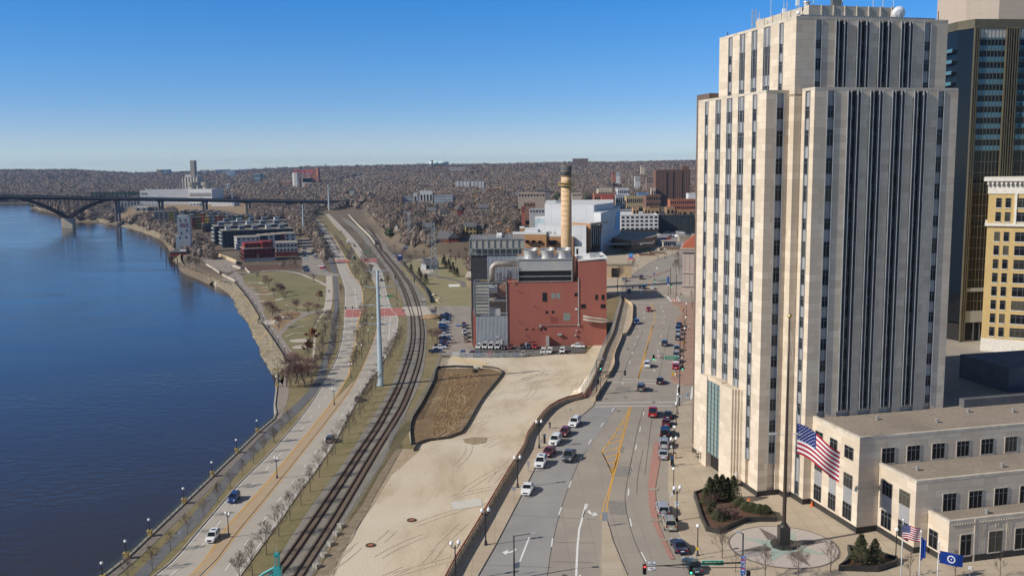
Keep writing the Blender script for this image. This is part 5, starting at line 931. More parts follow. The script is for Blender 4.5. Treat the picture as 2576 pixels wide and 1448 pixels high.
t,wd,h=house_box('kiosk','small glass kiosk with flat roof in the museum car park','kiosk','I',1590,1722,968,1022,0,6,(.45,.42,.38),m_rfw,6,1,.7,.6,wg=m_glb); mb=MB(); mb.box(-.8,wd+.8,-.8,6.8,h+.61,h+.9); mb.build('roof_slab',m_conc,t)
house_box('storage_building','low tan storage building behind the red tiled roof','building','I',1758,1910,918,965,0,8,(.42,.36,.28),m_rf,0,0)
sheet('museum_car_park',[g('I',1525,1000),g('I',1525,880),g('I',1560,868),g('I',1925,868),g('I',1925,1000)],mat('pale_lot_asphalt',(.26,.26,.27),(.21,.21,.22),sc=.3),z=0,lift=.04)
# raised planters in front of the museum
for i,(x0,x1,y0,y1) in enumerate(((500,640,165,185),(600,740,150,165),(705,900,108,125),(720,860,100,106))):
 a=g('K',x0,y1); b=g('K',x1,y0); mb=MB(); mb.box(0,b.x-a.x,0,max(3,b.y-a.y),0,.7); t=thing('raised_planter','low tan raised planting bed on the museum forecourt, %s from the street corner'%ORL[i],'planter',(a.x,a.y,.12),0,'raised planting beds before the museum'); mb.build('kerb_wall',mat('planter_wall',(.45,.33,.22)) if i==0 else bpy.data.materials['planter_wall'],t); mb=MB(); mb.box(.3,b.x-a.x-.3,.3,max(3,b.y-a.y)-.3,.7,.78); mb.build('soil',m_mulch,t)
# ---------------- trees ----------------
m_bark=mat('grey_bark',(.17,.135,.105),(.11,.085,.065),sc=3); m_twig=mat('bare_twigs',(.19,.15,.12),(.12,.095,.075),sc=1.5,rnd=.15); m_twigp=mat('reddish_twigs',(.24,.15,.12),(.17,.10,.085),sc=1.5,rnd=.15); m_oak=mat('dead_oak_leaves',(.34,.16,.075),(.22,.10,.05),sc=1.5,rnd=.1); m_ever=mat('evergreen_foliage',(.07,.085,.035),(.12,.125,.06),sc=1.2,rnd=.15); m_rust=mat('rusty_juniper',(.10,.075,.035),(.06,.07,.03),sc=1.2,rnd=.1)
def tree_mesh(seed,h,spread=.38,trunk=.22,lv=4,fork=.0,tw=.02,ntw=420,leaf=False,stems=1,m=None,up=.75,n0=7):
 r_=random.Random(seed); T=MB(); C=MB(); tips=[]
 def limb(p,d,l,rad,lev):
  k=3; pts=[p]; q=p.copy(); dd=d.copy()
  for i in range(k):
   dd=(dd+Vector((r_.uniform(-1,1),r_.uniform(-1,1),r_.uniform(-.2,.9)))*.13).normalized(); q=q+dd*l/k; pts.append(q.copy())
  (T if lev<2 else C).tube(pts,[rad*(1-.42*i/k) for i in range(k+1)],5 if lev<2 else 3,0,False)
  if lev>=lv: tips.append((pts[0],q,dd)); return
  for j in range(3 if lev>0 else 0):
   t=r_.uniform(.35,1); b=pts[0].lerp(q,t) if lev else pts[int(t*k)]; a=r_.uniform(0,6.28); ax=dd.orthogonal().normalized(); ax=(Matrix.Rotation(a,3,dd)@ax); nd=(dd*up+ax*r_.uniform(.35,.8)).normalized(); limb(b,nd,l*r_.uniform(.5,.72),rad*.52,lev+1)
  tips.append((pts[1],q,dd))
 for s in range(stems):
  lean=Vector((r_.uniform(-1,1),r_.uniform(-1,1),0))*(.0 if stems==1 else .35); d0=(Vector((0,0,1))+lean).normalized(); ht=h*(.78 if stems==1 else .5); pts=[Vector((0,0,-.2))+lean*.4,Vector((0,0,h*.18))+lean*h*.18,d0*ht]
  T.tube(pts,[trunk/stems**.5*1.15,trunk/stems**.5*.85,trunk/stems**.5*.3],7,0,False)
  for j in range(n0):
   t=j/(n0-1); b=pts[1].lerp(pts[2],.08+t*.92); a=j*2.4+r_.uniform(-.4,.4); o_=r_.uniform(.7,1.0)*(1-t*.5); nd=Vector((math.cos(a)*o_,math.sin(a)*o_,1.0)).normalized(); limb(b,nd,h*spread*(1.1-.55*t)*r_.uniform(.85,1.15),trunk*.38*(1-.4*t)/stems**.5,1)
 while_=0
 for i in range(ntw):
  p0,q,dd=tips[r_.randrange(len(tips))]; b=p0.lerp(q,r_.random()); nd=(dd+Vector((r_.uniform(-1,1),r_.uniform(-1,1),r_.uniform(-.3,1)))*.75).normalized(); l=h*r_.uniform(.05,.13); e=b+nd*l; sd=nd.orthogonal().normalized()*tw*r_.uniform(.7,1.3)
  if leaf:
   for q_ in range(2):
    c=b+nd*l*r_.random()+Vector((r_.uniform(-.3,.3),r_.uniform(-.3,.3),r_.uniform(-.3,.3))); u=Vector((r_.uniform(-1,1),r_.uniform(-1,1),r_.uniform(-1,1))).normalized()*r_.uniform(.12,.3); v=u.orthogonal()*.9; C.add([c-u,c+v,c+u,c-v],[(0,1,2,3)],1)
  else:
   C.add([b-sd,b+sd,e],[(0,1,2)]); n2=(nd+Vector((r_.uniform(-1,1),r_.uniform(-1,1),r_.uniform(-1,1)))*.6).normalized(); mdd=b.lerp(e,.4); C.add([mdd-sd*.7,mdd+sd*.7,mdd+n2*l*.8],[(0,1,2)])
 k=h/max(v[2] for v in C.v); T.v=[(x*k,y*k,z*k) for x,y,z in T.v]; C.v=[(x*k,y*k,z*k) for x,y,z in C.v]
 return T.mesh('trunk',m_bark),C.mesh('crown',[m or m_twig,m_oak])
def conifer_mesh(seed,h,r0,m,n=1500,shape=1.0):
 r_=random.Random(seed); T=MB(); T.tube([(0,0,-.2),(0,0,h*.9)],[.18,.04],6); C=MB()
 for i in range(n):
  t=r_.random()**.85; z=h*(.05+.93*t); R0=r0*(1-t)**shape*(1+.25*math.sin(i*.7+z*3)); a=r_.random()*6.283; rr=R0*r_.uniform(.35,1.05); c=Vector((math.cos(a)*rr,math.sin(a)*rr,z-rr*.15)); o_=Vector((math.cos(a),math.sin(a),r_.uniform(-.1,.7))).normalized()*r_.uniform(.25,.5)*h*.12; s=Vector((-math.sin(a),math.cos(a),r_.uniform(-.4,.4)))*h*.036
  C.add([c-s,c+s,c+o_],[(0,1,2)]);
 return T.mesh('trunk',m_bark),C.mesh('crown',[m])
TK={}
TK['young']=[tree_mesh(10+i,6.8,.36,.13,3,ntw=900,tw=.013,n0=12) for i in range(5)]
TK['mid']=[tree_mesh(30+i,9.5,.36,.2,3,ntw=1000,tw=.02,n0=12) for i in range(4)]
TK['big']=[tree_mesh(50+i,13,.38,.3,3,ntw=1200,tw=.045,n0=12) for i in range(4)]
TK['clump']=[tree_mesh(70+i,8,.38,.2,3,ntw=1200,tw=.026,stems=3,m=m_twigp,n0=5) for i in range(4)]
TK['oak']=[tree_mesh(90+i,7.5,.34,.16,3,ntw=900,leaf=True,n0=8) for i in range(2)]
TK['conifer']=[conifer_mesh(110+i,6,2.1,m_ever,shape=.7) for i in range(3)]; TK['rust']=[conifer_mesh(120+i,6,1.9,m_rust,shape=.75) for i in range(2)]
TK['thin']=[tree_mesh(130+i,3.6,.26,.06,2,ntw=260,tw=.012,n0=6) for i in range(3)]
TNAME=dict(young='bare_tree',mid='bare_tree',big='bare_tree',clump='multi_stem_tree',oak='oak_tree',conifer='conifer',rust='juniper',thin='sapling')
NT=[0]
def tree(kind,p,h,label,group=None,z=None):
 T,C=TK[kind][NT[0]%len(TK[kind])]; NT[0]+=1; base=dict(young=6.8,mid=9.5,big=13,clump=8,oak=7.5,conifer=6,rust=6,thin=3.6)[kind]
 zz=p.z if z is None else z
 t=thing(TNAME[kind],label,'tree',(p.x,p.y,zz),random.random()*6.28,group); s=h/base; t.scale=(s*random.uniform(.92,1.08),s*random.uniform(.92,1.08),s)
 link('trunk',T,t); link('crown',C,t); return t
def row(kind,k,pts,z,h,what,group,hv=.08):
 for i,(x,y) in enumerate(pts): tree(kind,g(k,x,y,z),h*random.uniform(1-hv,1+hv),'%s, %s in its row'%(what,ORD[i]),group)
row('young','C',[(205,1490),(378,1405),(510,1268),(632,1143),(750,1020),(850,913),(941,816),(1031,720),(1110,637),(1185,560),(1256,485)],LZ,4.9,'bare tree between river walkway and trail','riverside trees along the trail')
row('young','X',[(160,541),(215,476),(268,416)],LZ,5,'bare tree on the verge below the promenade bend','trees near the promenade bend')
row('young','A',[(170,1560),(312,1440),(475,1207),(617,997),(745,815),(870,640),(975,486),(1082,324),(1175,190),(1262,62)],LZ,7.2,'bare tree on the grass verge beside the rail tracks','trees between the river road and the railway')
row('young','B',[(200,1360),(275,1250),(342,1148),(402,1053),(445,978),(493,893),(537,817),(577,747),(716,458),(740,410),(770,357),(802,313),(828,265),(852,220),(876,178)],LZ,7.4,'bare tree on the upper verge by the tracks','trees on the upper verge')
row('young','D',[(1450,388),(1405,1310),(1610,320),(1090,1275),(1118,1220),(1180,1100),(1125,1000),(1195,960),(1210,890),(1230,800),(1200,740),(1225,700),(1175,690),(1110,300),(1140,290),(1180,430),(1225,430),(1250,380),(1270,330),(1110,250),(1145,200),(1175,160)],LZ,7.4,'bare median tree between the two carriageways','trees on the grass median')
row('mid','D',[(700,1270),(760,1240),(740,1150),(770,1080),(850,1195),(880,1100),(830,1240),(765,980),(800,930),(870,1010),(900,960),(880,900),(790,850),(905,840),(820,790),(940,820),(850,760),(960,480),(900,1040),(935,760)],LZ,7.0,'grey bare tree flanking the upper trail','trees flanking the upper trail')
row('clump','D',[(430,1448),(480,1400),(520,1440),(400,1330),(450,1260),(560,1380),(620,1320),(590,1440),(530,1300),(380,1440),(640,1400)],LZ,8.0,'reddish tree in the promenade end thicket','thicket at the promenade end')
row('clump','D',[(200,390),(165,350),(260,497),(340,480),(370,525),(320,450),(300,440),(270,730),(230,700),(205,660),(305,820),(620,660),(690,670),(180,640),(490,640)],LZ,6.5,'spreading multi stemmed bare tree on the park lawn','multi stemmed trees in the park')
row('oak','D',[(655,985),(625,1110),(730,540)],LZ,6.8,'oak still holding rusty brown leaves on the park lawn','rusty leaved oaks')
row('young','D',[(610,1160),(720,730),(700,860),(675,340),(675,1280),(80,320)],LZ,5.5,'single slender bare tree on the park lawn','single trees in the park')
row('mid','G',[(950,1430),(1215,1250),(1270,1260),(1285,1180),(1240,1160),(250,960),(340,1000),(360,940),(300,930),(1330,1040),(1320,960),(1350,890),(1450,1010),(1500,1100),(1510,980),(700,1180),(880,1180),(1150,1280),(1460,1390)],LZ,7.5,'bare tree around the riverside apartments','trees around the riverside apartments')
row('big','G',[(230,1255),(150,1240),(2020,1240),(2060,1330),(1990,1180)],LZ,9,'spreading bare tree leaning on the bank near the tower','trees on the bank')
row('young','G',[(1590+14*i,850+26*i) for i in range(11)]+[(1700+18*i,960+24*i) for i in range(9)],LZ,6.5,'bare tree on the far median','trees on the far median')
row('young','G',[(1960+12*i,1240+18*i) for i in range(8)],LZ,6.5,'bare tree lining the verge left of the far crossing','trees near the far crossing')
row('mid','G',[(1400,860),(1380,700),(1450,800),(1520,870),(1560,940),(1530,1040),(1640,1150),(1350,820)],LZ,8,'bare tree between the apartments car park and the road','trees by the car park')
row('conifer','G',[(1390,905),(1440,950),(1300,770)],LZ,7.5,'dark evergreen beside the steel pole','evergreens by the apartments')
row('conifer','H',[(645,1290),(800,1415),(995,1195),(730,1330),(400,600)],LZ,6.5,'dark green conifer on the park slope','conifers on the park slope')
row('rust','H',[(1010,1250),(1060,1290),(1100,1310),(1130,1330),(1085,1260),(980,1210),(1040,1230),(750,1370)],LZ,6,'brownish juniper beside the steep path','junipers beside the steep path')
row('mid','H',[(400,1420),(640,1190),(620,1170),(690,1120),(780,1130),(820,1080),(930,1100),(990,1160),(1060,1190),(1110,1200),(1150,1180),(1190,1200),(1220,1190),(1250,1160),(1140,1130),(1060,1110),(1000,1070),(560,1120),(470,1060),(880,1090),(1215,1100)],LZ,6.5,'bare tree in the park behind the plant','trees in the park behind the plant')
row('rust','I',[(905,1080),(940,1085),(985,1075)],-4,9,'tall brown evergreen beside the museum glass front','evergreens at the museum')
row('young','K',[(300,400),(330,395),(360,380),(400,360),(440,330),(260,380),(850,330),(880,300),(890,350),(870,240)],0,7,'small street tree near the museum corner','street trees near the museum')
row('thin','T',[(340,560),(335,620),(330,700),(325,760),(320,820),(330,480),(400,240),(410,350)],0,4.2,'thin street tree on the brick pavement','street trees on the brick pavement')
row('young','N',[(520,1325),(830,1470),(1068,1480),(1303,1425)],0,5.6,'young bare tree around the flagpole plaza','plaza trees')
row('thin','N',[(617,1425)],0,3.8,'thin leaning bare tree beside the sign pole','plaza saplings')
row('thin','Y',[(600,1340),(1385,1330),(2160,1340)],0,4.0,'small bare sapling on the paving before the lower terrace','saplings before the terrace')
row('clump','J',[(1850,870),(130,990),(90,960),(1880,840)],LZ,7,'scrubby bare tree beside the car park edge','scrub by the car park')
# ---------------- parapet, barriers and fences ----------------
m_par=mat('parapet_concrete',(.64,.49,.32),(.54,.41,.26),sc=.6,c3=(.2,.15,.1),sc3=.9,amt3=.4); m_rr=mat('rust_red_railing',(.38,.11,.06),rough=.6); m_chain=mat('chain_link_wire',(.62,.65,.68),rough=.5,metal=.4)
PK=[p for p in KW if p.y<g('L',800,700).y+.5]; pr=thing('bridge_parapet','curving concrete parapet with rust red railing above the sand lot','parapet',(PK[0].x,PK[0].y,0)); o0=Vector((PK[0].x,PK[0].y,0)); D_=[p-o0 for p in dense(PK,4)]
mb=MB(); mb.wall(D_,.35,0,1.0); L=arc(D_)[-1]; s=0
while s<L:
 p,d=along(D_,s); nn=Vector((d.y,-d.x)); q=p+nn*.2; mb.box(q.x-.12,q.x+.12,q.y-.12,q.y+.12,.14,.55); s+=1.6
mb.build('concrete_wall',m_par,pr); mb=MB(); mb.tube([(p.x,p.y,1.45) for p in D_],.06,5); mb.tube([(p.x,p.y,1.18) for p in D_],.045,5); s=0
while s<L: p,d=along(D_,s); mb.box(p.x-.05,p.x+.05,p.y-.05,p.y+.05,.95,1.47); s+=2.4
mb.wall(D_,.03,1.05,1.4); mb.build('red_railing',m_rr,pr)
JW=jag; bt=thing('street_barrier','jagged line of tan concrete barrier panels closing the footway','barrier',(JW[0].x,JW[0].y,0)); o0=Vector((JW[0].x,JW[0].y,0)); mb=MB(); mb.wall([p-o0 for p in dense(JW[3:],2.5)],.3,0,1.05); mb.build('barrier_panel',m_par,bt); mb=MB(); mb.wall([p-o0 for p in JW[:3]],.3,0,1.05); mb.build('barrier_panel',m_par,bt)
def fence(label,path,h,post=3.0,z0=0.0,mesh=m_chain,name='chain_link_fence',cat='fence',solid_=False):
 P=dense(path,6); o0=Vector((P[0].x,P[0].y,0)); Q=[Vector((p.x-o0.x,p.y-o0.y,0)) for p in P]; t=thing(name,label,cat,(o0.x,o0.y,z0)); mb=MB()
 if solid_: mb.wall(Q,.07,0,h)
 else:
  L=arc(Q)[-1]; s=0; st=.42
  pts=[]
  while s<L: p,d=along(Q,s); pts.append(p); s+=st
  for i in range(len(pts)-1):
   a,b=pts[i],pts[i+1]
   for k in range(int(h/.42)):
    z=k*.42; w_=.09
    mb.add([(a.x,a.y,z),(a.x,a.y,z+w_),(b.x,b.y,z+.42+w_),(b.x,b.y,z+.42)],[(0,1,2,3)]); mb.add([(a.x,a.y,z+.42),(a.x,a.y,z+.42+w_),(b.x,b.y,z+w_),(b.x,b.y,z)],[(0,1,2,3)])
 mb.build('mesh_panel',mesh,t); L=arc(Q)[-1]; s=0; mb=MB()
 while s<L: p,d=along(Q,s); mb.box(p.x-.05,p.x+.05,p.y-.05,p.y+.05,0,h+.15); s+=post
 mb.tube([(p.x,p.y,h) for p in Q],.035,4); mb.build('posts_and_rail',m_metal,t); return t
fence('chain link fence along the railway beside the sand lot, near stretch',gl('A',[(975,1500),(1330,930),(1500,660),(1640,430),(1880,20)])+gl('B',[(735,1350),(920,1110)]),2.3,z0=LZ)
fence('short chain link return at the bend of the railway fence',gl('B',[(920,1110),(1000,1085)]),2.3,z0=LZ)
fence('chain link fence along the weed field running up to the car park',gl('B',[(1000,1085),(1060,970),(1240,620),(1330,370),(1345,345)]),2.3,z0=LZ)
fence('chain link fence with gate posts along the front row of the car park',gl('B',[(1450,362),(1540,368),(1700,378),(2000,376),(2260,372),(2480,350),(2560,348)]),2.1,z0=LZ)
fence('chain link fence on top of the high concrete wall beside the plant',gu('L',[(790,700),(860,590),(930,430),(1010,220),(1080,80)])+gu('K',[(325,590)]),2.6,z0=0,mesh=m_chain)
cwall=[Vector((p.x+.4,p.y,0)) for p in gu('L',[(790,700),(860,590),(930,430),(1010,220),(1080,80)])+gu('K',[(325,590)])]; mb=MB(); mb.wall(cwall,.3,0,1.0); tag(mb.build('concrete_wall',m_par),'long tan concrete kerb wall below the chain link fence by the footway','wall')
m_silt=mat('silt_fabric',(.02,.02,.021),rough=.8)
fence('black silt fence round the left and top of the weed field',gl('B',[(1700,492),(1300,495),(1250,642),(1100,932),(1005,1082),(975,1232),(987,1375),(1050,1372)]),.9,z0=LZ,mesh=m_silt,name='silt_fence',solid_=True)
fence('black silt fence curving round the right and bottom of the weed field',gl('B',[(1800,490),(1900,495),(1990,512),(2032,545),(2020,585),(1800,860),(1680,1060),(1560,1245),(1400,1305),(1160,1335),(1060,1372),(1015,1448)]),.9,z0=LZ,mesh=mat('silt_fabric_tan',(.10,.08,.055)),name='silt_fence',solid_=True)
fence('dark timber fence between the tracks and the park slope',gl('H',[(530,1185),(600,1270),(700,1380),(760,1448)])+gl('D',[(1850,440),(1900,560)]),2.2,z0=LZ,mesh=m_timber,name='timber_fence',solid_=True)
def railing(label,path,h,z0,m=m_black,post=2.4):
 P=dense(path,5); o0=Vector((P[0].x,P[0].y,0)); Q=[Vector((p.x-o0.x,p.y-o0.y,0)) for p in P]; t=thing('railing',label,'railing',(o0.x,o0.y,z0)); mb=MB()
 for z in (.25,.55,.85): mb.wall(Q,.03,z,z+.03)
 mb.tube([(p.x,p.y,h) for p in Q],.05,5); mb.build('rail',m,t); mb=MB(); L=arc(Q)[-1]; s=0
 while s<L: p,d=along(Q,s); mb.box(p.x-.05,p.x+.05,p.y-.05,p.y+.05,0,h); s+=post
 s=0
 while s<L: p,d=along(Q,s); mb.box(p.x-.012,p.x+.012,p.y-.012,p.y+.012,.25,h); s+=.3
 mb.build('posts',m,t)
m_rg=mat('green_railing',(.10,.14,.13),rough=.5)
railing('green railing with pickets on the river wall, near stretch below the road',[Vector((p.x,p.y,0)) for p in wall_top[1:9]],1.25,LZ+.3,m_rg)
railing('black railing along the curved park promenade above the stone bank',gl('E',[(690,377),(740,432),(800,502),(850,572),(900,642),(940,712),(985,800),(960,835),(965,858),(1012,862),(1080,952),(1150,1052),(1220,1162),(1312,1302)]),1.25,LZ)
railing('light railing on the wall at the corner below the promenade',gl('D',[(278,1375),(300,1290),(400,1285)]),1.2,LZ,m_lg)
# blocks by the fence
for i,(x,y) in enumerate(((1335,890),(1285,980),(1215,1095),(1145,1225),(1060,1350))):
 p=g('A',x,y,LZ); t=thing('concrete_blocks','leaning stack of concrete blocks by the railway fence, %s'%ORL[4-i]+' from the bottom','concrete block',(p.x,p.y,LZ),.9,'block stacks along the fence')
 for j in range(3): mb=MB(); mb.box(-.7+j*.45,-.35+j*.45,-.6,.6,0,.9-j*.1); mb.build('block',m_conc,t)
for (x,y,lab) in ((1665,1105,'orange capped manhole in the sand, nearer one'),(2135,818,'dark rimmed sunken manhole further up the sand')):
 p=g('A',x,y,LZ); t=thing('manhole',lab,'manhole',(p.x,p.y,LZ+.08)); mb=MB(); mb.lathe((0,0,0),[(1.0,0),(.95,.22),(.7,.24),(.68,.05)],16); mb.build('rim',m_timber,t); mb=MB(); mb.lathe((0,0,.1),[(.66,0),(.6,.08)],14); mb.build('cover',mat('rusty_orange_%d'%x,(.33,.13,.07)),t)
mb=MB(); mb.tube([(q.x,q.y,LZ+.12) for q in dense(gl('A',[(1235,1448),(1330,1180),(1440,1060),(1520,900),(1640,700),(1720,520),(1850,310),(1925,165),(2030,0)]),3)],.05,4); tag(mb.build('cable',m_black),'thin black cable lying along the edge of the sand','cable')
p=g('B',1745,515,LZ); t=thing('outfall_pipe','round concrete pipe head with timber trough in the weed field','pipe head',(p.x,p.y,LZ+.1)); mb=MB(); mb.lathe((0,0,0),[(1.1,0),(1.1,1.1),(.85,1.15)],16); mb.build('ring',m_conc,t); mb=MB(); mb.box(-1.6,-.7,-5,-.6,0,.8); mb.build('trough',m_timber,t)
# ---------------- lamps ----------------
m_globe=mat('white_glass_globe',(.80,.80,.78),rough=.25,spec=.6); m_post=mat('black_lamp_post',(.022,.022,.024),rough=.45); m_ped=mat('yellow_stone_pedestal',(.50,.34,.10),(.4,.28,.1),sc=2)
def lamp_single(h,style='globe'):
 t=thing('street_lamp','x','street lamp'); mb=MB(); mb.lathe((0,0,0),[(.30,0),(.28,.15),(.16,.3),(.13,.7),(.075,.85),(.06,h-.5),(.10,h-.42),(.07,h-.3)],10); mb.build('post',m_post,t,True)
 mb=MB()
 if style=='globe': mb.ball((0,0,h-.05),.27,12)
 else: mb.lathe((0,0,h-.35),[(.12,0),(.24,.18),(.27,.42),(.2,.62),(.06,.72),(.03,.9)],12)
 mb.build('globe',m_globe,t,True); return t
def lamp_double(h):
 t=thing('twin_street_lamp','x','street lamp'); mb=MB(); mb.lathe((0,0,0),[(.34,0),(.34,.12),(.24,.25),(.2,.7),(.11,.9),(.08,h-1.1),(.12,h-1.0),(.05,h-.6)],10); mb.build('post',m_post,t,True)
 for s in (-1,1):
  a=MB(); a.tube([(0,0,h-1.1),(s*.35,0,h-1.0),(s*.5,0,h-.72)],.05,6); a.lathe((s*.5,0,h-.8),[(.05,0),(.14,.14),(.12,.18)],8); arm=a.build('arm',m_post,t,True); q=MB(); q.lathe((s*.5,0,h-.62),[(.13,0),(.24,.16),(.27,.36),(.2,.52),(.07,.6),(.03,.78)],12); q.build('globe',m_globe,arm,True)
 return t
def lamp_ped():
 t=thing('pedestal_lamp','x','street lamp'); mb=MB(); mb.box(-.42,.42,-.42,.42,0,1.15); mb.box(-.5,.5,-.5,.5,1.15,1.3); mb.build('pedestal',m_ped,t); mb=MB(); mb.lathe((0,0,1.3),[(.2,0),(.08,.2),(.06,1.9),(.1,2.0)],10); mb.build('post',m_post,t,True); mb=MB(); mb.ball((0,0,3.55),.29,12); mb.build('globe',m_globe,t,True); return t
def place(maker,k,pts,z,lab,group,rz=0,first=None):
 proto=maker() if not hasattr(maker,'name') else maker
 for i,(x,y) in enumerate(pts):
  p=g(k,x,y,z); l=lab%ORD[i] if '%s' in lab else lab
  if i==0 and not hasattr(maker,'name'): o=proto; o.location=p; o.rotation_euler=(0,0,rz); o['label']=l; o['group']=group
  else: o=dup(proto,p,rz,l,group)
 return proto
P1=place(lamp_ped,'C',[(20,1490),(190,1325),(360,1163),(607,928),(812,731),(988,562),(1137,416)],LZ,'globe lamp on a yellow stone pedestal by the river wall, %s to the camera','pedestal lamps on the river wall')
place(P1,'D',[(282,1440),(288,1280)],LZ,'globe lamp on a pedestal at the corner below the promenade, %s','pedestal lamps on the river wall');
P2=place(lambda:lamp_single(4.4),'E',[(1345,1300),(1275,1240),(1202,1130),(1135,1030),(1078,930),(1032,865),(985,800),(943,710),(896,640),(850,565),(811,530),(773,470),(738,420),(700,370),(690,330)],LZ,'single globe lamp on the promenade railing side, %s','promenade lamps')
place(P2,'E',[(1298,735),(1355,800),(318,150),(490,250),(520,255),(590,220),(660,245),(1215,240),(960,215),(595,345),(605,310),(350,120)],LZ,'single globe lamp standing beside a park path, %s listed','park path lamps')
P3=place(lambda:lamp_double(5.4),'C',[(930,1172)],LZ,'twin globe lamp on the paved median, %s to the camera','twin lamps on the median',-.6)
for i,(k,x,y) in enumerate((('A',597,335),('B',107,915),('B',297,605))): dup(P3,g(k,x,y,LZ),-.6,'twin globe lamp on the river road median, %s to the camera'%ORD[i+1],'twin lamps on the median')
P4=place(lambda:lamp_single(5.4,'acorn'),'D',[(1178,1145),(1125,1135),(1250,975),(1163,930),(1293,835),(1167,775),(1203,515),(1190,435),(1170,365),(1113,300),(1275,330),(1075,245),(1280,690)],LZ,'single acorn lamp on the grass median, %s','single lamps on the grass median')
place(P4,'G',[(1690,900),(1760,1000),(1620,1060),(1890,1090),(1960,1420),(1780,900),(1640,940),(1700,1060)],LZ,'single acorn lamp beside the far stretch of the river road, %s listed','lamps on the far river road')
P5=place(lambda:lamp_double(5.8),'M',[(65,1500),(410,1090),(775,430)],0,'twin globe lamp on the left footway of the upper street, %s','twin lamps on the left footway',.3); dup(P5,g('L',378,1190),.3,'twin globe lamp on the left footway near the cyclist','twin lamps on the left footway'); dup(P5,g('N',193,1055),.3,'twin globe lamp beside the speed limit sign','twin lamps on the right pavement')
dup(P5,g('N',168,665),.3,'twin globe lamp beside the parked silver saloon','twin lamps on the right pavement')
P6=place(lambda:lamp_single(4.6),'N',[(343,1305),(170,860),(178,535),(200,283)],0,'single globe lamp on the plaza kerb, %s','single lamps on the plaza kerb'); dup(P6,g('P',590,1320),0,'single globe lamp beside the small shrub planter')
place(lambda:lamp_single(4.6,'acorn'),'T',[(252,1440),(333,655),(345,540),(350,395),(175,200)],0,'single acorn lamp on the brick pavement, %s','lamps on the brick pavement')
place(P4,'K',[(488,318),(682,215),(743,198),(518,150),(760,200),(640,120),(817,165)],0,'acorn lamp on the museum forecourt, %s listed','lamps on the museum forecourt')
# ---------------- text ----------------
def text(s,size,m,parent,loc,rot=(R(90),0,0),ex=.01,name='lettering',al='CENTER'):
 c=bpy.data.curves.new('t','FONT'); c.body=s; c.size=size; c.extrude=ex; c.align_x=al; c.align_y='CENTER'; c.resolution_u=2; o=bpy.data.objects.new('t',c); COL.objects.link(o); bpy.context.view_layer.update()
 me=bpy.data.meshes.new_from_object(o.evaluated_get(bpy.context.evaluated_depsgraph_get())); bpy.data.objects.remove(o); me.materials.clear(); me.materials.append(m); q=link(name,me,parent,loc); q.rotation_euler=rot; return q
s_green=mat('sign_green',(.02,.25,.12),rough=.4); s_blue=mat('sign_blue',(.03,.12,.42),rough=.4); s_white=mat('sign_white',(.8,.8,.8),rough=.5); s_red=mat('sign_red',(.55,.03,.03)); s_yel=mat('sign_yellow',(.8,.5,.03)); s_blk=mat('sign_black',(.02,.02,.02)); s_grey=mat('sign_back',(.38,.40,.42),metal=.4,rough=.5); s_or=mat('safety_orange',(.75,.16,.03))
g_on=emis('green_signal',(.05,.9,.45),3.0); r_on=emis('red_signal',(.95,.05,.04),3.0); g_off=mat('signal_lens_off',(.03,.03,.03),rough=.3)
def signal(loc,rz,on='g',label='x',group='traffic signals'):
 t=thing('traffic_signal',label,'traffic light',loc,rz,group); mb=MB(); mb.box(-.22,.22,-.12,.16,-.62,.62); mb.build('housing',m_black,t)
 for i,z in enumerate((.4,0,-.4)):
  mb=MB(); mb.tube([(0,-.13,z),(0,-.17,z)],.14,12); mb.build('lens',{'g':[g_off,g_off,g_on],'r':[r_on,g_off,g_off],'b':[g_off]*3}[on][i],t); v=MB(); v.tube([(0,-.12,z+.01),(0,-.34,z+.01)],.17,10,cap=False); v.build('visor',m_black,t)
 return t
def mast(label,base,h,armz,tip,extra=None,lum=None,r0=.13):
 """pole at base; arm at height armz to the xy point tip"""
 t=thing('signal_mast',label,'traffic light pole',base); mb=MB(); mb.lathe((0,0,0),[(.25,0),(.2,.3),(r0,.5),(r0*.75,h)],10); mb.build('pole',m_post,t,True); dx,dy=tip.x-base.x,tip.y-base.y
 if armz: mb=MB(); mb.tube([(0,0,armz),(dx*.5,dy*.5,armz+.12),(dx,dy,armz+.15)],[.11,.09,.06],8); mb.tube([(0,0,armz-.65),(dx*.62,dy*.62,armz-.25),(dx*.8,dy*.8,armz+.1)],[.05,.04,.04],6); mb.build('mast_arm',m_post,t)
 if lum: lx,ly=lum; mb=MB(); mb.tube([(0,0,h-.1),(lx,ly,h+.1)],.05,6); mb.build('lamp_arm',m_post,t); mb=MB(); mb.box(lx-.35,lx+.35,ly-.2,ly+.2,h+.02,h+.22); mb.build('luminaire',m_lg,t)
 return t
def board(name,label,cat,loc,rz,w_,h,m,txts=(),post=None,edge=None,pole=0,group=None):
 t=thing(name,label,cat,loc,rz,group); mb=MB(); mb.box(-w_/2,w_/2,-.02,.02,pole,pole+h); mb.build('panel',m,t)
 if edge: mb=MB(); mb.box(-w_/2-.04,w_/2+.04,-.015,.03,pole-.04,pole+h+.04); mb.build('border',edge,t)
 for s,sz,x,z,mm in txts: text(s,sz,mm,t,(x,-.03,pole+z))
 if pole: mb=MB(); mb.box(-.035,.035,.03,.09,0,pole+h*.9); mb.build('post',m_metal,t)
 return t
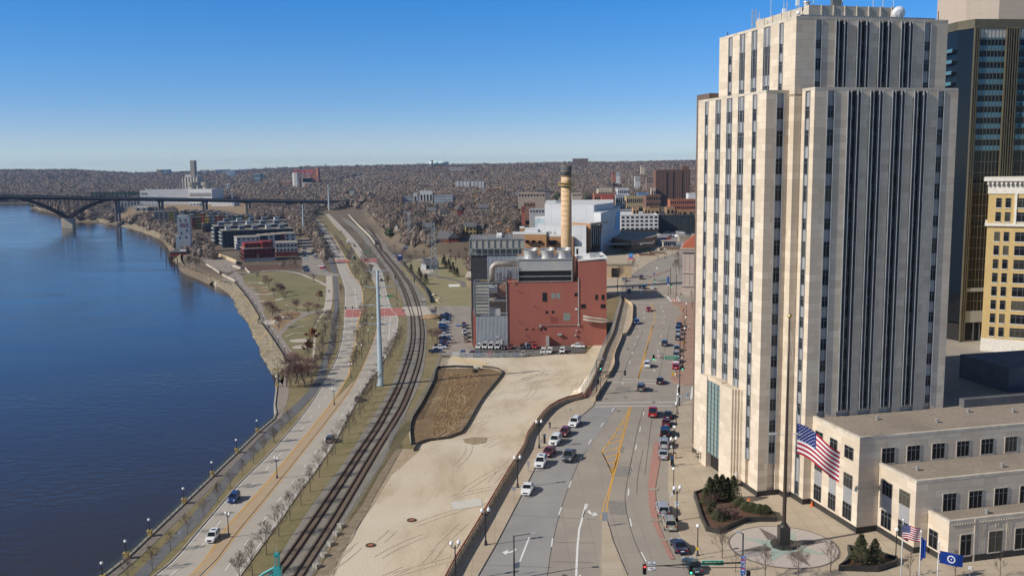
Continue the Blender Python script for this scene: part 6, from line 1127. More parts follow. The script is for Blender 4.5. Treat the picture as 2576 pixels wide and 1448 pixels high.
# near corner: signal arm across the bottom right
pz=6.2; ptop=g('N',668,1350,pz); base=Vector((ptop.x,ptop.y,0)); tip=g('M',2225,1340,pz); mast('black signal mast with long arm over the near lanes and a flat luminaire on top',base,10.0,pz,tip,lum=(-.5,.3))
dd=(Vector((tip.x,tip.y,0))-base).normalized(); rzA=math.atan2(dd.y,dd.x)+math.pi
q=g('M',2225,1350,pz); signal((q.x,q.y-.2,pz),0,'r','red lit traffic signal at the tip of the near arm'); q=g('N',293,1375,pz); signal((q.x,q.y-.2,pz-.3),0,'g','green lit traffic signal in the middle of the near arm'); q=g('N',708,1440,3.6); signal((q.x,q.y-.1,3.6),.2,'b','dark traffic signal on the near mast below the highway shields')
q=g('N',450,1350,pz); board('street_sign','green street name sign reading Wabasha St on the near arm','sign',(q.x,q.y-.2,pz-.25),0,2.7,.62,s_green,[('Wabasha St',.42,0,.31,s_white)],edge=s_white)
q=g('M',2307,1318,pz); board('sign','white no left turn on red sign beside the red signal','sign',(q.x,q.y-.15,pz-.55),0,.95,1.15,s_white,[('NO',.2,0,1.0,s_blk),('LEFT TURN',.17,0,.8,s_blk),('ON',.17,0,.6,s_blk),('RED',.2,0,.3,s_red)],edge=s_grey)
for i,(y,h_,m_,tx) in enumerate(((1303,.30,s_blue,[('TO',.24,0,.16,s_white)]),(1335,.62,s_blue,[('35E',.34,0,.26,s_white)]),(1368,.24,s_blue,[('WEST',.2,0,.12,s_white)]),(1395,.60,s_blue,[('94',.36,0,.26,s_white)]),(1422,.32,s_blue,[('\u2191',.3,0,.16,s_white)]))):
 q=g('N',673,y,0); zz=zat('N',673,y,base)
 t=board('route_sign',['small blue TO panel at the top of the shield stack','blue interstate shield reading 35E','small blue WEST panel between two shields','blue interstate shield reading 94','small blue arrow panel under the shields'][i],'sign',(base.x,base.y-.35,zz-h_/2),0,.62,h_,m_,tx)
 if h_>.5: mb=MB(); mb.box(-.26,.26,-.03,-.021,h_*.74,h_*.97); mb.build('red_band',s_red,t)
# second corner (St Peter)
b=g('L',932,668); arm=g('L',1205,455,6.2); mast('black signal mast at the left corner by the barrier with arm over the street',b,8.6,zat('L',935,458,b),Vector((b.x+(g('L',1205,455,6).x-g('L',940,455,6).x),b.y+.5,0)),lum=(1.3,.4))
for x,y,on,lab in ((1208,457,'g','traffic signal at the end of the left corner arm'),(970,400,'g','green traffic signal left corner beside the mast top'),(948,545,'b','dark traffic signal low on the left corner mast')):
 p=Vector((b.x,b.y-.3,0)) ; z=zat('L',x,y,b); xx=onY('L',x,y,b.y-.3).x; signal((xx,b.y-.3,z),math.pi*(0 if on=='g' and x<1000 else 1) if on!='b' else 0,on,lab)
mb=MB(); t=thing('green_signal_post','slim post carrying the green signal beside the left corner mast','traffic light pole',(onY('L',970,400,b.y).x,b.y-.1,0)); mb.lathe((0,0,0),[(.12,0),(.06,.3),(.05,zat('L',970,425,b))],8); mb.build('pole',m_post,t)
b=g('T',283,1262); zA=zat('T',288,800,b); tx=onY('T',30,790,b.y).x; mast('tall black signal mast on the right corner with arm over the street lanes',b,zat('T',293,600,b),zA,Vector((tx,b.y+.4,0)))
signal((onY('T',35,792,b.y-.25).x,b.y-.25,zat('T',35,792,b)),0,'g','green traffic signal at the tip of the right corner arm'); signal((onY('T',312,885,b.y-.25).x,b.y-.25,zat('T',312,885,b)),0,'g','green traffic signal on the right corner mast'); signal((onY('T',283,1103,b.y-.3).x-.1,b.y-.3,zat('T',283,1103,b)),math.pi,'b','dark traffic signal low on the right corner mast')
board('street_sign','green street name sign reading St Peter St','sign',(onY('T',205,797,b.y-.2).x,b.y-.2,zat('T',205,808,b)),0,3.0,.75,s_green,[('St Peter St',.5,0,.37,s_white)],edge=s_white)
board('sign','small round no turn sign on the right corner arm','sign',(onY('T',77,785,b.y-.2).x,b.y-.2,zat('T',77,797,b)),0,.8,.8,s_white,[('O',.9,0,.4,s_red)])
board('sign','white one way arrow sign on the right corner mast','sign',(onY('T',280,1166,b.y-.3).x,b.y-.3,zat('T',280,1172,b)),0,1.1,.36,s_white,[('ONE WAY',.2,0,.18,s_blk)])
# third corner (Market)
b=g('K',800,540); tx=onY('K',645,412,b.y).x; mast('black signal mast at the far right corner before the library',b,zat('K',798,288,b),zat('K',800,415,b),Vector((tx,b.y,0))); signal((tx,b.y-.3,zat('K',648,412,b)),0,'g','green traffic signal on the far right corner arm'); signal((onY('K',813,462,b.y-.3).x,b.y-.3,zat('K',813,462,b)),0,'g','green traffic signal on the far right corner mast')
board('street_sign','green street name sign reading Market St','sign',(onY('K',750,412,b.y-.2).x,b.y-.2,zat('K',750,418,b)),0,2.9,.8,s_green,[('Market St',.55,0,.4,s_white)],edge=s_white); board('sign','blue route panels on the far right corner mast','sign',(onY('K',779,420,b.y-.3).x,b.y-.3,zat('K',779,440,b)),0,.9,2.9,s_blue)
b=g('K',373,612); tx=onY('K',540,478,b.y).x; mast('black signal mast at the far left corner by the barrier start',b,zat('K',373,360,b),zat('K',375,482,b),Vector((tx,b.y,0))); signal((tx,b.y-.3,zat('K',537,475,b)),math.pi,'b','dark traffic signal at the end of the far left corner arm'); signal((onY('K',287,470,b.y-.3).x,b.y-.3,zat('K',287,470,b)),math.pi,'b','dark traffic signal left of the far left corner mast'); signal((onY('K',437,480,b.y-.3).x,b.y-.3,zat('K',437,480,b)),math.pi,'b','dark traffic signal mid way along the far left corner arm')
b=g('K',855,630); mast('plain black pole at the far right corner beside the barricade',b,zat('K',855,355,b),None,b); b=g('K',290,545); mast('plain black pole at the far left kerb with signals',b,zat('K',290,345,b),None,b)
# river road signals
b=g('D',932,690,LZ); mast('signal mast left of the near red crossing with three signals',b,zat('D',930,518,b)-LZ,zat('D',935,612,b)-LZ,Vector((onY('D',1165,600,b.y).x,b.y,0)),lum=(1.2,0))
for i,x in enumerate((1007,1080,1158)): signal((onY('D',x,606,b.y-.2).x,b.y-.2,zat('D',x,606-3*i,b)),math.pi,'b','dark traffic signal over the near red crossing, %s from the left'%ORL[i],'signals over the near red crossing')
b=g('D',1550,590,LZ); mast('signal mast right of the near red crossing',b,zat('D',1548,395,b)-LZ,zat('D',1548,488,b)-LZ,Vector((onY('D',1368,483,b.y).x,b.y,0)),lum=(-1.4,0))
for i,(x,y) in enumerate(((1370,483),(1445,486),(1550,525))): signal((onY('D',x,y,b.y-.2).x,b.y-.2,zat('D',x,y,b)),0,'g','green traffic signal on the mast right of the near red crossing, %s from the left'%ORL[i],'green signals right of the near crossing')
board('street_sign','green sign on the arm right of the near red crossing','sign',(onY('D',1478,482,b.y).x,b.y-.1,zat('D',1478,488,b)),0,3,.8,s_green)
b=g('G',1672,1170,LZ); mast('signal mast left of the far red crossing',b,zat('G',1668,1065,b)-LZ,zat('G',1672,1128,b)-LZ,Vector((onY('G',1780,1124,b.y).x,b.y,0)))
for i,(x,y) in enumerate(((1690,1128),(1725,1127),(1778,1123))): signal((onY('G',x,y,b.y-.2).x,b.y-.2,zat('G',x,y,b)),math.pi,'b','dark traffic signal over the far red crossing, %s from the left'%ORL[i],'signals over the far red crossing')
b=g('G',2062,1138,LZ); mast('signal mast right of the far red crossing',b,zat('G',2062,1015,b)-LZ,zat('G',2062,1068,b)-LZ,Vector((onY('G',1955,1070,b.y).x,b.y,0)))
for i,(x,y) in enumerate(((1958,1070),(2008,1071),(2060,1100))): signal((onY('G',x,y,b.y-.2).x,b.y-.2,zat('G',x,y,b)),0,'g','green traffic signal right of the far red crossing, %s from the left'%ORL[i],'green signals right of the far crossing')
board('street_sign','green sign on the arm right of the far red crossing','sign',(onY('G',2030,1068,b.y).x,b.y-.1,zat('G',2030,1075,b)),0,3,.9,s_green)
# railway crossing gates and gantry
for i,(k,x,y,lab) in enumerate((('D',1622,688,'railway crossing signal post left of the tracks'),('D',1832,590,'railway crossing signal post right of the tracks'),('D',1350,130,'railway crossing signal at the far crossing'))):
 p=g(k,x,y,LZ); t=thing('crossing_signal',lab,'railway signal',p); mb=MB(); mb.lathe((0,0,0),[(.2,0),(.09,.2),(.08,4.6)],8); mb.build('post',m_metal,t)
 for s in (-1,1): mb=MB(); mb.tube([(s*.55,-.1,2.6),(s*.55,-.3,2.6)],.3,12); mb.build('lamp',m_black,t)
 for s in (-1,1): mb=MB(); mb.add([(-.7,-.12,3.6-s*.5),(.7,-.12,3.6+s*.5),(.7,-.12,3.8+s*.5),(-.7,-.12,3.8-s*.5)],[(0,1,2,3)]); mb.build('crossbuck_arm',s_white,t)
for i,(k,x,y) in enumerate((('D',1532,350),('D',1732,400),('B',1300,205),('H',478,1420),('H',680,1420))):
 p=g(k,x,y,LZ); t=thing('track_signal','black headed railway signal beside the tracks, %s listed'%ORL[i],'railway signal',p,0,'track signals'); mb=MB(); mb.lathe((0,0,0),[(.15,0),(.08,.2),(.07,4)],8); mb.build('post',m_metal,t); mb=MB(); mb.box(-.3,.3,-.15,.15,3.6,5.2); mb.build('head',m_black,t)
p=g('G',2012,1030,LZ); t=thing('signal_gantry','white steel railway signal gantry over the tracks','gantry',p); mb=MB()
for x in (-.4,.4): mb.box(x-.08,x+.08,-.08,.08,0,8.5)
for z in range(0,8): mb.tube([(-.4,0,z),(.4,0,z+1)],.04,4)
mb.box(-.4,11,-.08,.08,7.3,7.45); mb.box(-.4,11,-.08,.08,8.4,8.55)
for i in range(11): mb.tube([(i,0,7.35),(i+.5,0,8.45)],.04,4); mb.tube([(i+.5,0,8.45),(i+1,0,7.35)],.04,4)
mb.build('steel_frame',m_lg,t)
# ---------------- vehicles ----------------
m_cg=mat('car_glass',(.012,.014,.016),rough=.05,spec=.7); m_tyre=mat('tyre_rubber',(.02,.02,.02)); m_rim=mat('wheel_rim',(.4,.4,.41),rough=.35,metal=.7); m_hl=mat('headlight_lens',(.75,.75,.72),rough=.1); m_tl=mat('taillight_lens',(.35,.01,.01),rough=.2); m_trim=mat('dark_trim',(.025,.025,.027),rough=.6)
CCOL=dict(white=(.78,.78,.77),black=(.012,.012,.014),grey=(.10,.105,.11),silver=(.42,.43,.44),maroon=(.13,.012,.016),red=(.38,.012,.015),navy=(.012,.022,.07),blue=(.02,.06,.22),teal=(.02,.06,.075),beige=(.42,.39,.31),tan=(.33,.27,.19),brown=(.09,.04,.03),green=(.02,.05,.03))
_PM={}
def paint(c):
 if c not in _PM: _PM[c]=mat('car_paint_'+c,CCOL[c],rough=.28,metal=.25 if c in('silver','grey','beige','tan','teal','blue') else 0,spec=.6,coat=.6)
 return _PM[c]
# L, W, H, belt, ground clearance, stations (y fraction, z top, half width factor), cabin (base y0,y1, roof y0,y1)
VK=dict(
 sedan=(4.7,1.8,1.45,.92,[(-.5,.62,.80),(-.49,.86,.9),(-.33,.95,.99),(-.1,.93,1),(.15,.92,1),(.22,.90,1),(.40,.78,.97),(.48,.66,.88),(.5,.5,.78)],(-.36,.20,-.20,.04)),
 suv=(4.75,1.9,1.75,1.08,[(-.5,.70,.86),(-.492,1.06,.93),(-.35,1.08,1),(0,1.07,1),(.2,1.06,1),(.26,1.05,1),(.42,.95,.97),(.485,.82,.9),(.5,.55,.8)],(-.485,.25,-.42,.08)),
 wagon=(4.7,1.8,1.5,.95,[(-.5,.66,.84),(-.49,.92,.92),(-.33,.95,1),(0,.94,1),(.2,.93,1),(.25,.91,1),(.41,.8,.97),(.48,.68,.88),(.5,.5,.78)],(-.47,.22,-.36,.05)),
 pickup=(5.6,1.95,1.85,1.12,[(-.5,1.1,.94),(-.49,1.12,.97),(-.12,1.12,1),(.0,1.1,1),(.25,1.1,1),(.3,1.09,1),(.44,1.0,.98),(.49,.85,.92),(.5,.6,.85)],(-.12,.27,-.09,.13)),
 van=(5.6,2.0,2.35,1.3,[(-.5,1.25,.93),(-.495,1.32,.97),(-.3,1.32,1),(0,1.3,1),(.2,1.28,1),(.3,1.2,1),(.42,1.02,.97),(.485,.86,.9),(.5,.6,.8)],(-.498,.36,-.49,.2)))
def make_car(kind,c,extra=None):
 L,W,Hh,zb,st,cab=VK[kind]; hw=W/2; t=thing('car' if kind in('sedan','suv','wagon') else kind,'x','car' if kind not in('pickup','van') else {'pickup':'pickup truck','van':'van'}[kind]); pm=paint(c); B=MB(); vs=[]; n=10
 for y,zt_,f in st:
  w_=hw*f; zl=.28 if abs(y)<.47 else .36
  vs+=[(-w_*.9,y*L,zl),(-w_,y*L,zl+.14),(-w_,y*L,zt_-.22),(-w_*.965,y*L,zt_-.05),(-w_*.86,y*L,zt_),(w_*.86,y*L,zt_),(w_*.965,y*L,zt_-.05),(w_,y*L,zt_-.22),(w_,y*L,zl+.14),(w_*.9,y*L,zl)]
 fs=[]
 for i in range(len(st)-1):
  for j in range(n): fs.append((i*n+j,i*n+(j+1)%n,(i+1)*n+(j+1)%n,(i+1)*n+j)[::-1])
 fs.append(tuple(range(n))); fs.append(tuple(range((len(st)-1)*n,len(st)*n))[::-1]); B.add(vs,fs)
 y0,y1,r0,r1=[v*L for v in cab]; wb,wr=hw*.9,hw*.74; zr=Hh
 q=[(-wb,y0,zb-.02),(wb,y0,zb-.02),(wb,y1,zb-.06),(-wb,y1,zb-.06),(-wr,r0,zr-.07),(wr,r0,zr-.07),(wr,r1,zr-.07),(-wr,r1,zr-.07)]
 G=MB(); G.add(q,[(0,1,5,4),(1,2,6,5),(2,3,7,6),(3,0,4,7)])
 cr=.05; B.add([(-wr-.02,r0-.05,zr-.08),(wr+.02,r0-.05,zr-.08),(wr+.02,r1+.05,zr-.08),(-wr-.02,r1+.05,zr-.08),(-wr*.88,r0+.05,zr),(wr*.88,r0+.05,zr),(wr*.88,r1-.1,zr),(-wr*.88,r1-.1,zr)],[(0,3,2,1),(4,5,6,7),(0,1,5,4),(1,2,6,5),(2,3,7,6),(3,0,4,7)])
 for a,b in ((0,4),(1,5),(2,6),(3,7)): B.tube([q[a],q[b]],.05,5)
 for s in (-1,1):
  for f in ((.5,) if kind in('sedan','pickup') else (.38,.68)): B.tube([(s*(wb+.01),y0+(y1-y0)*f,zb),(s*(wr+.01),r0+(r1-r0)*f,zr-.07)],.05,5)
 if kind=='van': B.add([(s*(wb+.012),yy,zz) for s in (1,) for yy,zz in ((y0+.1,zb),(0.2,zb))]+[(wr+.02,.2,zr-.1),(wr+.02,r0+.05,zr-.1)],[(0,1,2,3)]); B.add([(-wb-.012,y0+.1,zb),(-wb-.012,.2,zb),(-wr-.02,.2,zr-.1),(-wr-.02,r0+.05,zr-.1)],[(3,2,1,0)])
 B.build('body',pm,t); G.build('windows',m_cg,t)
 wr_=.34 if kind in('sedan','wagon') else .39
 for sx in (-1,1):
  for yy in (-.30,.31):
   m_=MB(); m_.tube([(sx*(hw-.20),yy*L,wr_),(sx*(hw+.015),yy*L,wr_)],wr_,16); wo=m_.build('wheel',m_tyre,t); m_=MB(); m_.tube([(sx*(hw+.005),yy*L,wr_),(sx*(hw+.03),yy*L,wr_)],wr_*.6,10); m_.build('rim',m_rim,wo)
  m_=MB(); z=zb-.33; m_.box(sx*hw*.45,sx*hw*.82,.452*L,.487*L,z,z+.15) if sx>0 else m_.box(-hw*.82,-hw*.45,.452*L,.487*L,z,z+.15); m_.build('headlight',m_hl,t)
  m_=MB(); x0,x1=sorted((sx*hw*.6,sx*hw*.90)); m_.box(x0,x1,-.507*L,-.46*L,zb-.32,zb-.1); m_.build('taillight',m_tl,t)
  m_=MB(); x0,x1=sorted((sx*hw,sx*(hw+.18))); m_.box(x0,x1,y1-.45,y1-.3,zb,zb+.13); m_.build('mirror',pm,t)
 m_=MB(); m_.box(-.26,.26,-.508*L,-.49*L,.55,.68); m_.build('number_plate',m_hl,t); m_=MB(); m_.box(-hw*.42,hw*.42,.48*L,.502*L,.5,.66 if kind=='sedan' else .8); m_.build('grille',m_trim,t)
 m_=MB(); m_.box(-hw*.8,hw*.8,.47*L,.507*L,.3,.42); m_.box(-hw*.82,hw*.82,-.51*L,-.47*L,.32,.46); m_.build('bumper',m_trim if kind in('pickup','van') else pm,t)
 if kind=='pickup' and extra!='topper': m_=MB(); m_.box(-hw*.82,hw*.82,-.485*L,-.13*L,zb+.0,zb+.012); m_.build('cargo_bed',m_trim,t)
 if extra=='topper': m_=MB(); m_.box(-hw*.86,hw*.86,-.49*L,-.14*L,zb+.01,Hh-.05); m_.build('bed_cap',pm,t)
 if extra=='ladder':
  m_=MB()
  for x in (-.35,.35): m_.box(x-.04,x+.04,-2.4,1.2,Hh+.12,Hh+.2)
  for i in range(9): m_.box(-.35,.35,-2.3+i*.42,-2.25+i*.42,Hh+.13,Hh+.18)
  for y in (-1.8,.2): m_.box(-.8,.8,y,y+.06,Hh,Hh+.13)
  m_.build('roof_ladder',m_lg,t)
 if extra=='rails':
  for s in (-1,1): m_=MB(); m_.tube([(s*wr*.85,r0+.1,Hh+.05),(s*wr*.85,r1-.1,Hh+.05)],.025,5); m_.build('roof_rail',m_trim,t)
 if extra=='spare': m_=MB(); m_.tube([(0,-.50*L,.98),(0,-.55*L,.98)],.33,16); m_.build('spare_wheel_cover',pm,t)
 if extra=='sunroof': m_=MB(); m_.box(-.4,.4,r0+.9,r0+1.6,Hh+.001,Hh+.012); m_.build('sunroof',m_cg,t)
 return t
_CC={}
def car(kind,c,p,heading,label,group=None,extra=None,scale=None):
 k=(kind,c,extra)
 if k not in _CC: t=make_car(kind,c,extra); t.location=p; t.rotation_euler=(0,0,heading); t['label']=label; _CC[k]=t;
 else: t=dup(_CC[k],p,heading,label)
 if 'group' in t.keys() and not group: del t['group']
 if group: t['group']=group
 if scale: t.scale=(scale,)*3
 return t
def head(k,a,b,z=0):          # heading that points from pixel a to pixel b on level z
 p,q=g(k,*a,z),g(k,*b,z); d=q-p; return math.atan2(-d.x,d.y)
hL=head('M',(1245,738),(1390,350))+math.pi      # left lanes come towards the camera
for kind,c,k,x,y,hd,lab,ex in (
 ('sedan','white','M',888,478,head('M',(700,740),(960,230))+math.pi,'white saloon parked alone at the left kerb, nearest of the kerb row',None),
 ('suv','white','L',393,1352,head('M',(830,490),(960,230))+math.pi,'white large SUV with sunroof at the front of the left kerb row','sunroof'),
 ('sedan','maroon','L',472,1250,head('L',(660,1000),(780,880))+math.pi,'maroon saloon between two white SUVs in the left kerb row',None),
 ('suv','white','L',535,1140,head('L',(600,1080),(700,960))+math.pi,'white rounded SUV second white one in the left kerb row',None),
 ('wagon','maroon','L',625,1058,head('L',(600,1080),(700,960))+math.pi,'dark maroon estate car behind the white SUV in the left kerb row',None),
 ('suv','white','L',722,965,head('L',(640,1010),(790,850))+math.pi,'white SUV with roof rails at the far end of the left kerb row','rails'),
 ('pickup','grey','L',668,1292,head('L',(600,1320),(720,1130))+math.pi,'dark grey pickup driving beside the left kerb row',None),
 ('suv','white','L',1422,398,head('L',(1400,500),(1440,300)),'white SUV driving away beyond the street corner','rails'),
 ('suv','teal','L',1590,195,head('L',(1580,260),(1592,120)),'dark teal SUV driving away in the right lane',None),
 ('sedan','black','L',1545,558,head('L',(1530,650),(1548,500)),'black saloon crossing the far stop lines',None),
 ('suv','grey','L',1362,625,head('L',(1345,700),(1372,560)),'dark grey SUV in the middle of the junction','rails'),
 ('pickup','red','L',1475,868,head('L',(1460,960),(1480,800)),'bright red pickup driving towards the junction',None),
 ('sedan','black','L',1622,890,head('L',(1600,960),(1625,830)),'black saloon parked beside the red pickup',None),
 ('sedan','maroon','L',1605,965,head('L',(1590,1040),(1608,900)),'maroon saloon parked between black saloon and black pickup',None),
 ('pickup','black','L',1594,1060,head('L',(1580,1150),(1598,1000)),'black pickup parked at the right kerb','topper'),
 ('suv','silver','L',1585,1168,head('L',(1575,1260),(1588,1100)),'silver SUV parked behind the black pickup','rails'),
 ('sedan','silver','L',1577,1272,head('L',(1572,1350),(1580,1200)),'silver saloon parked last in the right kerb row',None),
 ('suv','silver','M',2432,715,head('M',(2490,860),(2425,650)),'silver SUV with spare wheel on its tail gate','spare'),
 ('suv','beige','M',2508,872,head('M',(2560,1010),(2480,780)),'beige boxy SUV parked nearer than the silver one','rails'),
 ('sedan','navy','N',207,1255,head('N',(265,1340),(170,1180)),'dark navy saloon parked by the plaza kerb',None),
 ('sedan','teal','N',302,1398,head('N',(370,1480),(260,1330)),'dark teal saloon below the signal arm, nearest parked car',None),
 ('suv','black','T',283,500,head('T',(270,560),(280,440)),'black SUV first in the upper kerb row',None),('suv','navy','T',273,533,head('T',(270,560),(280,440)),'navy SUV second in the upper kerb row',None),
 ('suv','silver','T',271,572,head('T',(270,600),(275,500)),'silver SUV third in the upper kerb row',None),('sedan','grey','T',270,622,head('T',(268,660),(273,560)),'dark saloon fourth in the upper kerb row',None),
 ('pickup','silver','T',259,735,head('T',(255,800),(262,680)),'silver pickup fifth in the upper kerb row',None),('sedan','grey','T',254,790,head('T',(250,840),(258,740)),'grey saloon behind the silver pickup',None),
 ('pickup','white','T',251,842,head('T',(247,900),(255,800)),'white pickup partly behind the St Peter sign',None),('wagon','red','T',249,900,head('T',(245,950),(252,850)),'red estate car nearest the corner in the upper kerb row',None),
 ('wagon','blue','K',475,830,head('K',(460,900),(490,760))+math.pi,'dark blue hatchback coming down the left lane',None),('wagon','red','K',590,708,head('K',(585,760),(592,660))+math.pi,'red hatchback beside the double yellow line',None),
 ('sedan','navy','K',402,528,head('K',(395,560),(425,480))+math.pi,'navy saloon waiting at the far crossing',None),('suv','teal','K',548,495,head('K',(545,530),(552,460))+math.pi,'dark teal SUV in the plant shadow',None),
 ('sedan','white','K',624,494,head('K',(620,530),(628,460)),'white saloon entering the far junction',None),('suv','silver','K',353,422,head('K',(320,440),(400,390))+math.pi,'silver SUV turning near the garage entrance',None),('suv','brown','K',518,400,head('K',(500,430),(540,370))+math.pi,'brown SUV above the long shadow',None),
 ('suv','blue','C',968,905,head('C',(900,990),(1010,850))+math.pi,'slate blue SUV on the river road',None),('suv','white','C',816,1185,head('C',(740,1290),(870,1120))+math.pi,'white SUV on the river road, nearest car there','sunroof')):
 z=LZ if k=='C' else 0; car(kind,c,g(k,x,y,z)+Vector((0,0,.06)),hd,lab,None,ex)
for kind,c,k,x,y,a,b,fl,lab in (('suv','grey','B',60,1330,(35,1380),(110,1260),0,'dark SUV half hidden by a bare tree on the eastbound road'),('sedan','grey','B',385,862,(330,930),(420,810),0,'grey saloon half hidden by bare trees on the eastbound road'),('sedan','black','D',1385,326,(1395,380),(1375,280),0,'black saloon on the eastbound road beyond the red crossing'),
 ('suv','white','G',1565,866,(1600,920),(1540,820),1,'white SUV on the far westbound lanes'),('sedan','navy','G',1622,1006,(1645,1060),(1600,950),1,'navy saloon on the far westbound lanes'),('sedan','black','G',1747,868,(1780,910),(1720,830),0,'black saloon on the far eastbound lanes'),('suv','maroon','G',1890,1018,(1920,1060),(1860,970),0,'maroon SUV on the far eastbound lanes'),('wagon','brown','G',1838,1145,(1870,1190),(1810,1100),0,'brown car waiting by the far median')):
 car(kind,c,g(k,x,y,LZ)+Vector((0,0,.12)),head(k,a,b,LZ)+fl*math.pi,lab)
p=g('G',1824,985,LZ); t=thing('box_truck','white box truck on the far eastbound lanes','truck',p+Vector((0,0,.1)),head('G',(1860,1020),(1790,930),LZ)); mb=MB(); mb.box(-1.25,1.25,-4.5,2.0,.9,3.7); mb.build('cargo_box',s_white,t); mb=MB(); mb.box(-1.15,1.15,2.1,4.0,.5,2.5); mb.build('cab',paint('white'),t); mb=MB(); mb.box(-1.0,1.0,3.6,4.02,1.6,2.35); mb.build('windscreen',m_cg,t)
for x in (-1.2,1.0):
 for y in (-3,3): mb=MB(); mb.tube([(x,y,.5),(x+.25,y,.5)],.5,12); mb.build('wheel',m_tyre,t)
def lot(rows):
 for lst,what,group,z,k,hd in rows:
  for i,(kind,c,x,y,*ex) in enumerate(lst):
   car(kind,c,g(k,x,y,z)+Vector((0,0,.24 if z==LZ else .1)),hd+random.uniform(-.04,.04),'%s %s, %s'%(c,{'suv':'SUV','sedan':'saloon','wagon':'hatchback','pickup':'pickup','van':'van'}[kind],what%ORL[i]),group,ex[0] if ex else None)
lot([([('pickup','navy',222,700),('suv','black',225,725),('pickup','navy',212,750),('pickup','white',197,777),('suv','blue',197,815),('suv','navy',198,845),('sedan','black',200,878),('pickup','white',203,915),('pickup','navy',203,950),('wagon','maroon',203,990)],'%s from the top in the left column of the plant lot','left column of the plant car park',LZ,'J',-1.45),
 ([('pickup','black',172,1018),('pickup','white',155,1045),('pickup','navy',112,1082)],'%s of the three sideways trucks beside the tracks','trucks parked beside the tracks',LZ,'J',-1.5),
 ([('sedan','maroon',410,793),('suv','grey',412,828),('pickup','white',418,880),('pickup','tan',428,922),('sedan','tan',432,968)],'%s from the top in the middle column of the plant lot','middle column of the plant car park',LZ,'J',.1),
 ([('suv','white',566,1035,'rails'),('van','white',636,1035,'ladder'),('van','white',700,1037,'ladder'),('van','white',766,1038,'ladder'),('sedan','black',831,1045),('suv','maroon',895,1040),('suv','black',1023,1038),('suv','navy',1090,1038),('pickup','red',1158,1036)],'%s from the left in the row against the plant wall','row against the plant wall',LZ,'J',math.pi-.12),
 ([('suv','navy',396,1112),('suv','maroon',490,1115),('wagon','blue',562,1118),('wagon','red',684,1120),('pickup','black',760,1120),('sedan','green',826,1122),('suv','grey',895,1120),('wagon','blue',960,1120),('suv','silver',1036,1115)],'%s from the left behind the front chain fence','row behind the front fence',LZ,'J',math.pi-.1),
 ([('pickup','white',1245,1088,'topper'),('pickup','white',1313,1085,'topper'),('pickup','white',1447,1080,'topper')],'%s of three white capped pickups at the right end','white capped pickups',LZ,'J',math.pi-.15),
 ([('sedan','black',1368,1050),('sedan','navy',1360,1082),('sedan','black',1366,1108),('sedan','navy',1370,1130),('sedan','white',1380,1150)],'%s down the left side of the apartment lot','left side of the apartment car park',LZ,'G',-1.5),
 ([('sedan','black',1462,1060),('sedan','white',1472,1104),('sedan','navy',1482,1130),('sedan','silver',1490,1145),('suv','black',1468,1082)],'%s on the right side of the apartment lot','right side of the apartment car park',LZ,'G',1.5),
 ([('sedan','white',1545,1230),('wagon','red',1552,1246),('sedan','red',1560,1258),('sedan','silver',1568,1272)],'%s in the angled park row','angled row by the park',LZ,'G',1.35),
 ([('suv','black',1368,1242),('sedan','black',1374,1258),('suv','black',1380,1274),('sedan','navy',1386,1288)],'%s in the dark row under the park trees','dark row under the park trees',LZ,'G',1.4),
 ([(random.choice(['sedan','suv','pickup','van']),random.choice(['white','silver','blue','red','navy','white','grey','maroon','black']),1540+i*34+random.randint(-8,8),900+random.choice([0,22,44])) for i in range(11)],'%s counted from the left in the museum car park','museum car park',0,'I',1.2),
 ([(random.choice(['sedan','suv','pickup','suv']),random.choice(['white','silver','blue','red','navy','white','grey','tan','black']),1560+i*32,878+random.choice([0,6])) for i in range(11)],'%s counted from the left in the far row of the museum lot','far row of the museum car park',0,'I',1.3)])
car('pickup','white',g('J',1612,1030,LZ)+Vector((0,0,.22)),1.35,'white utility truck parked sideways at the right end of the plant',None,'ladder')
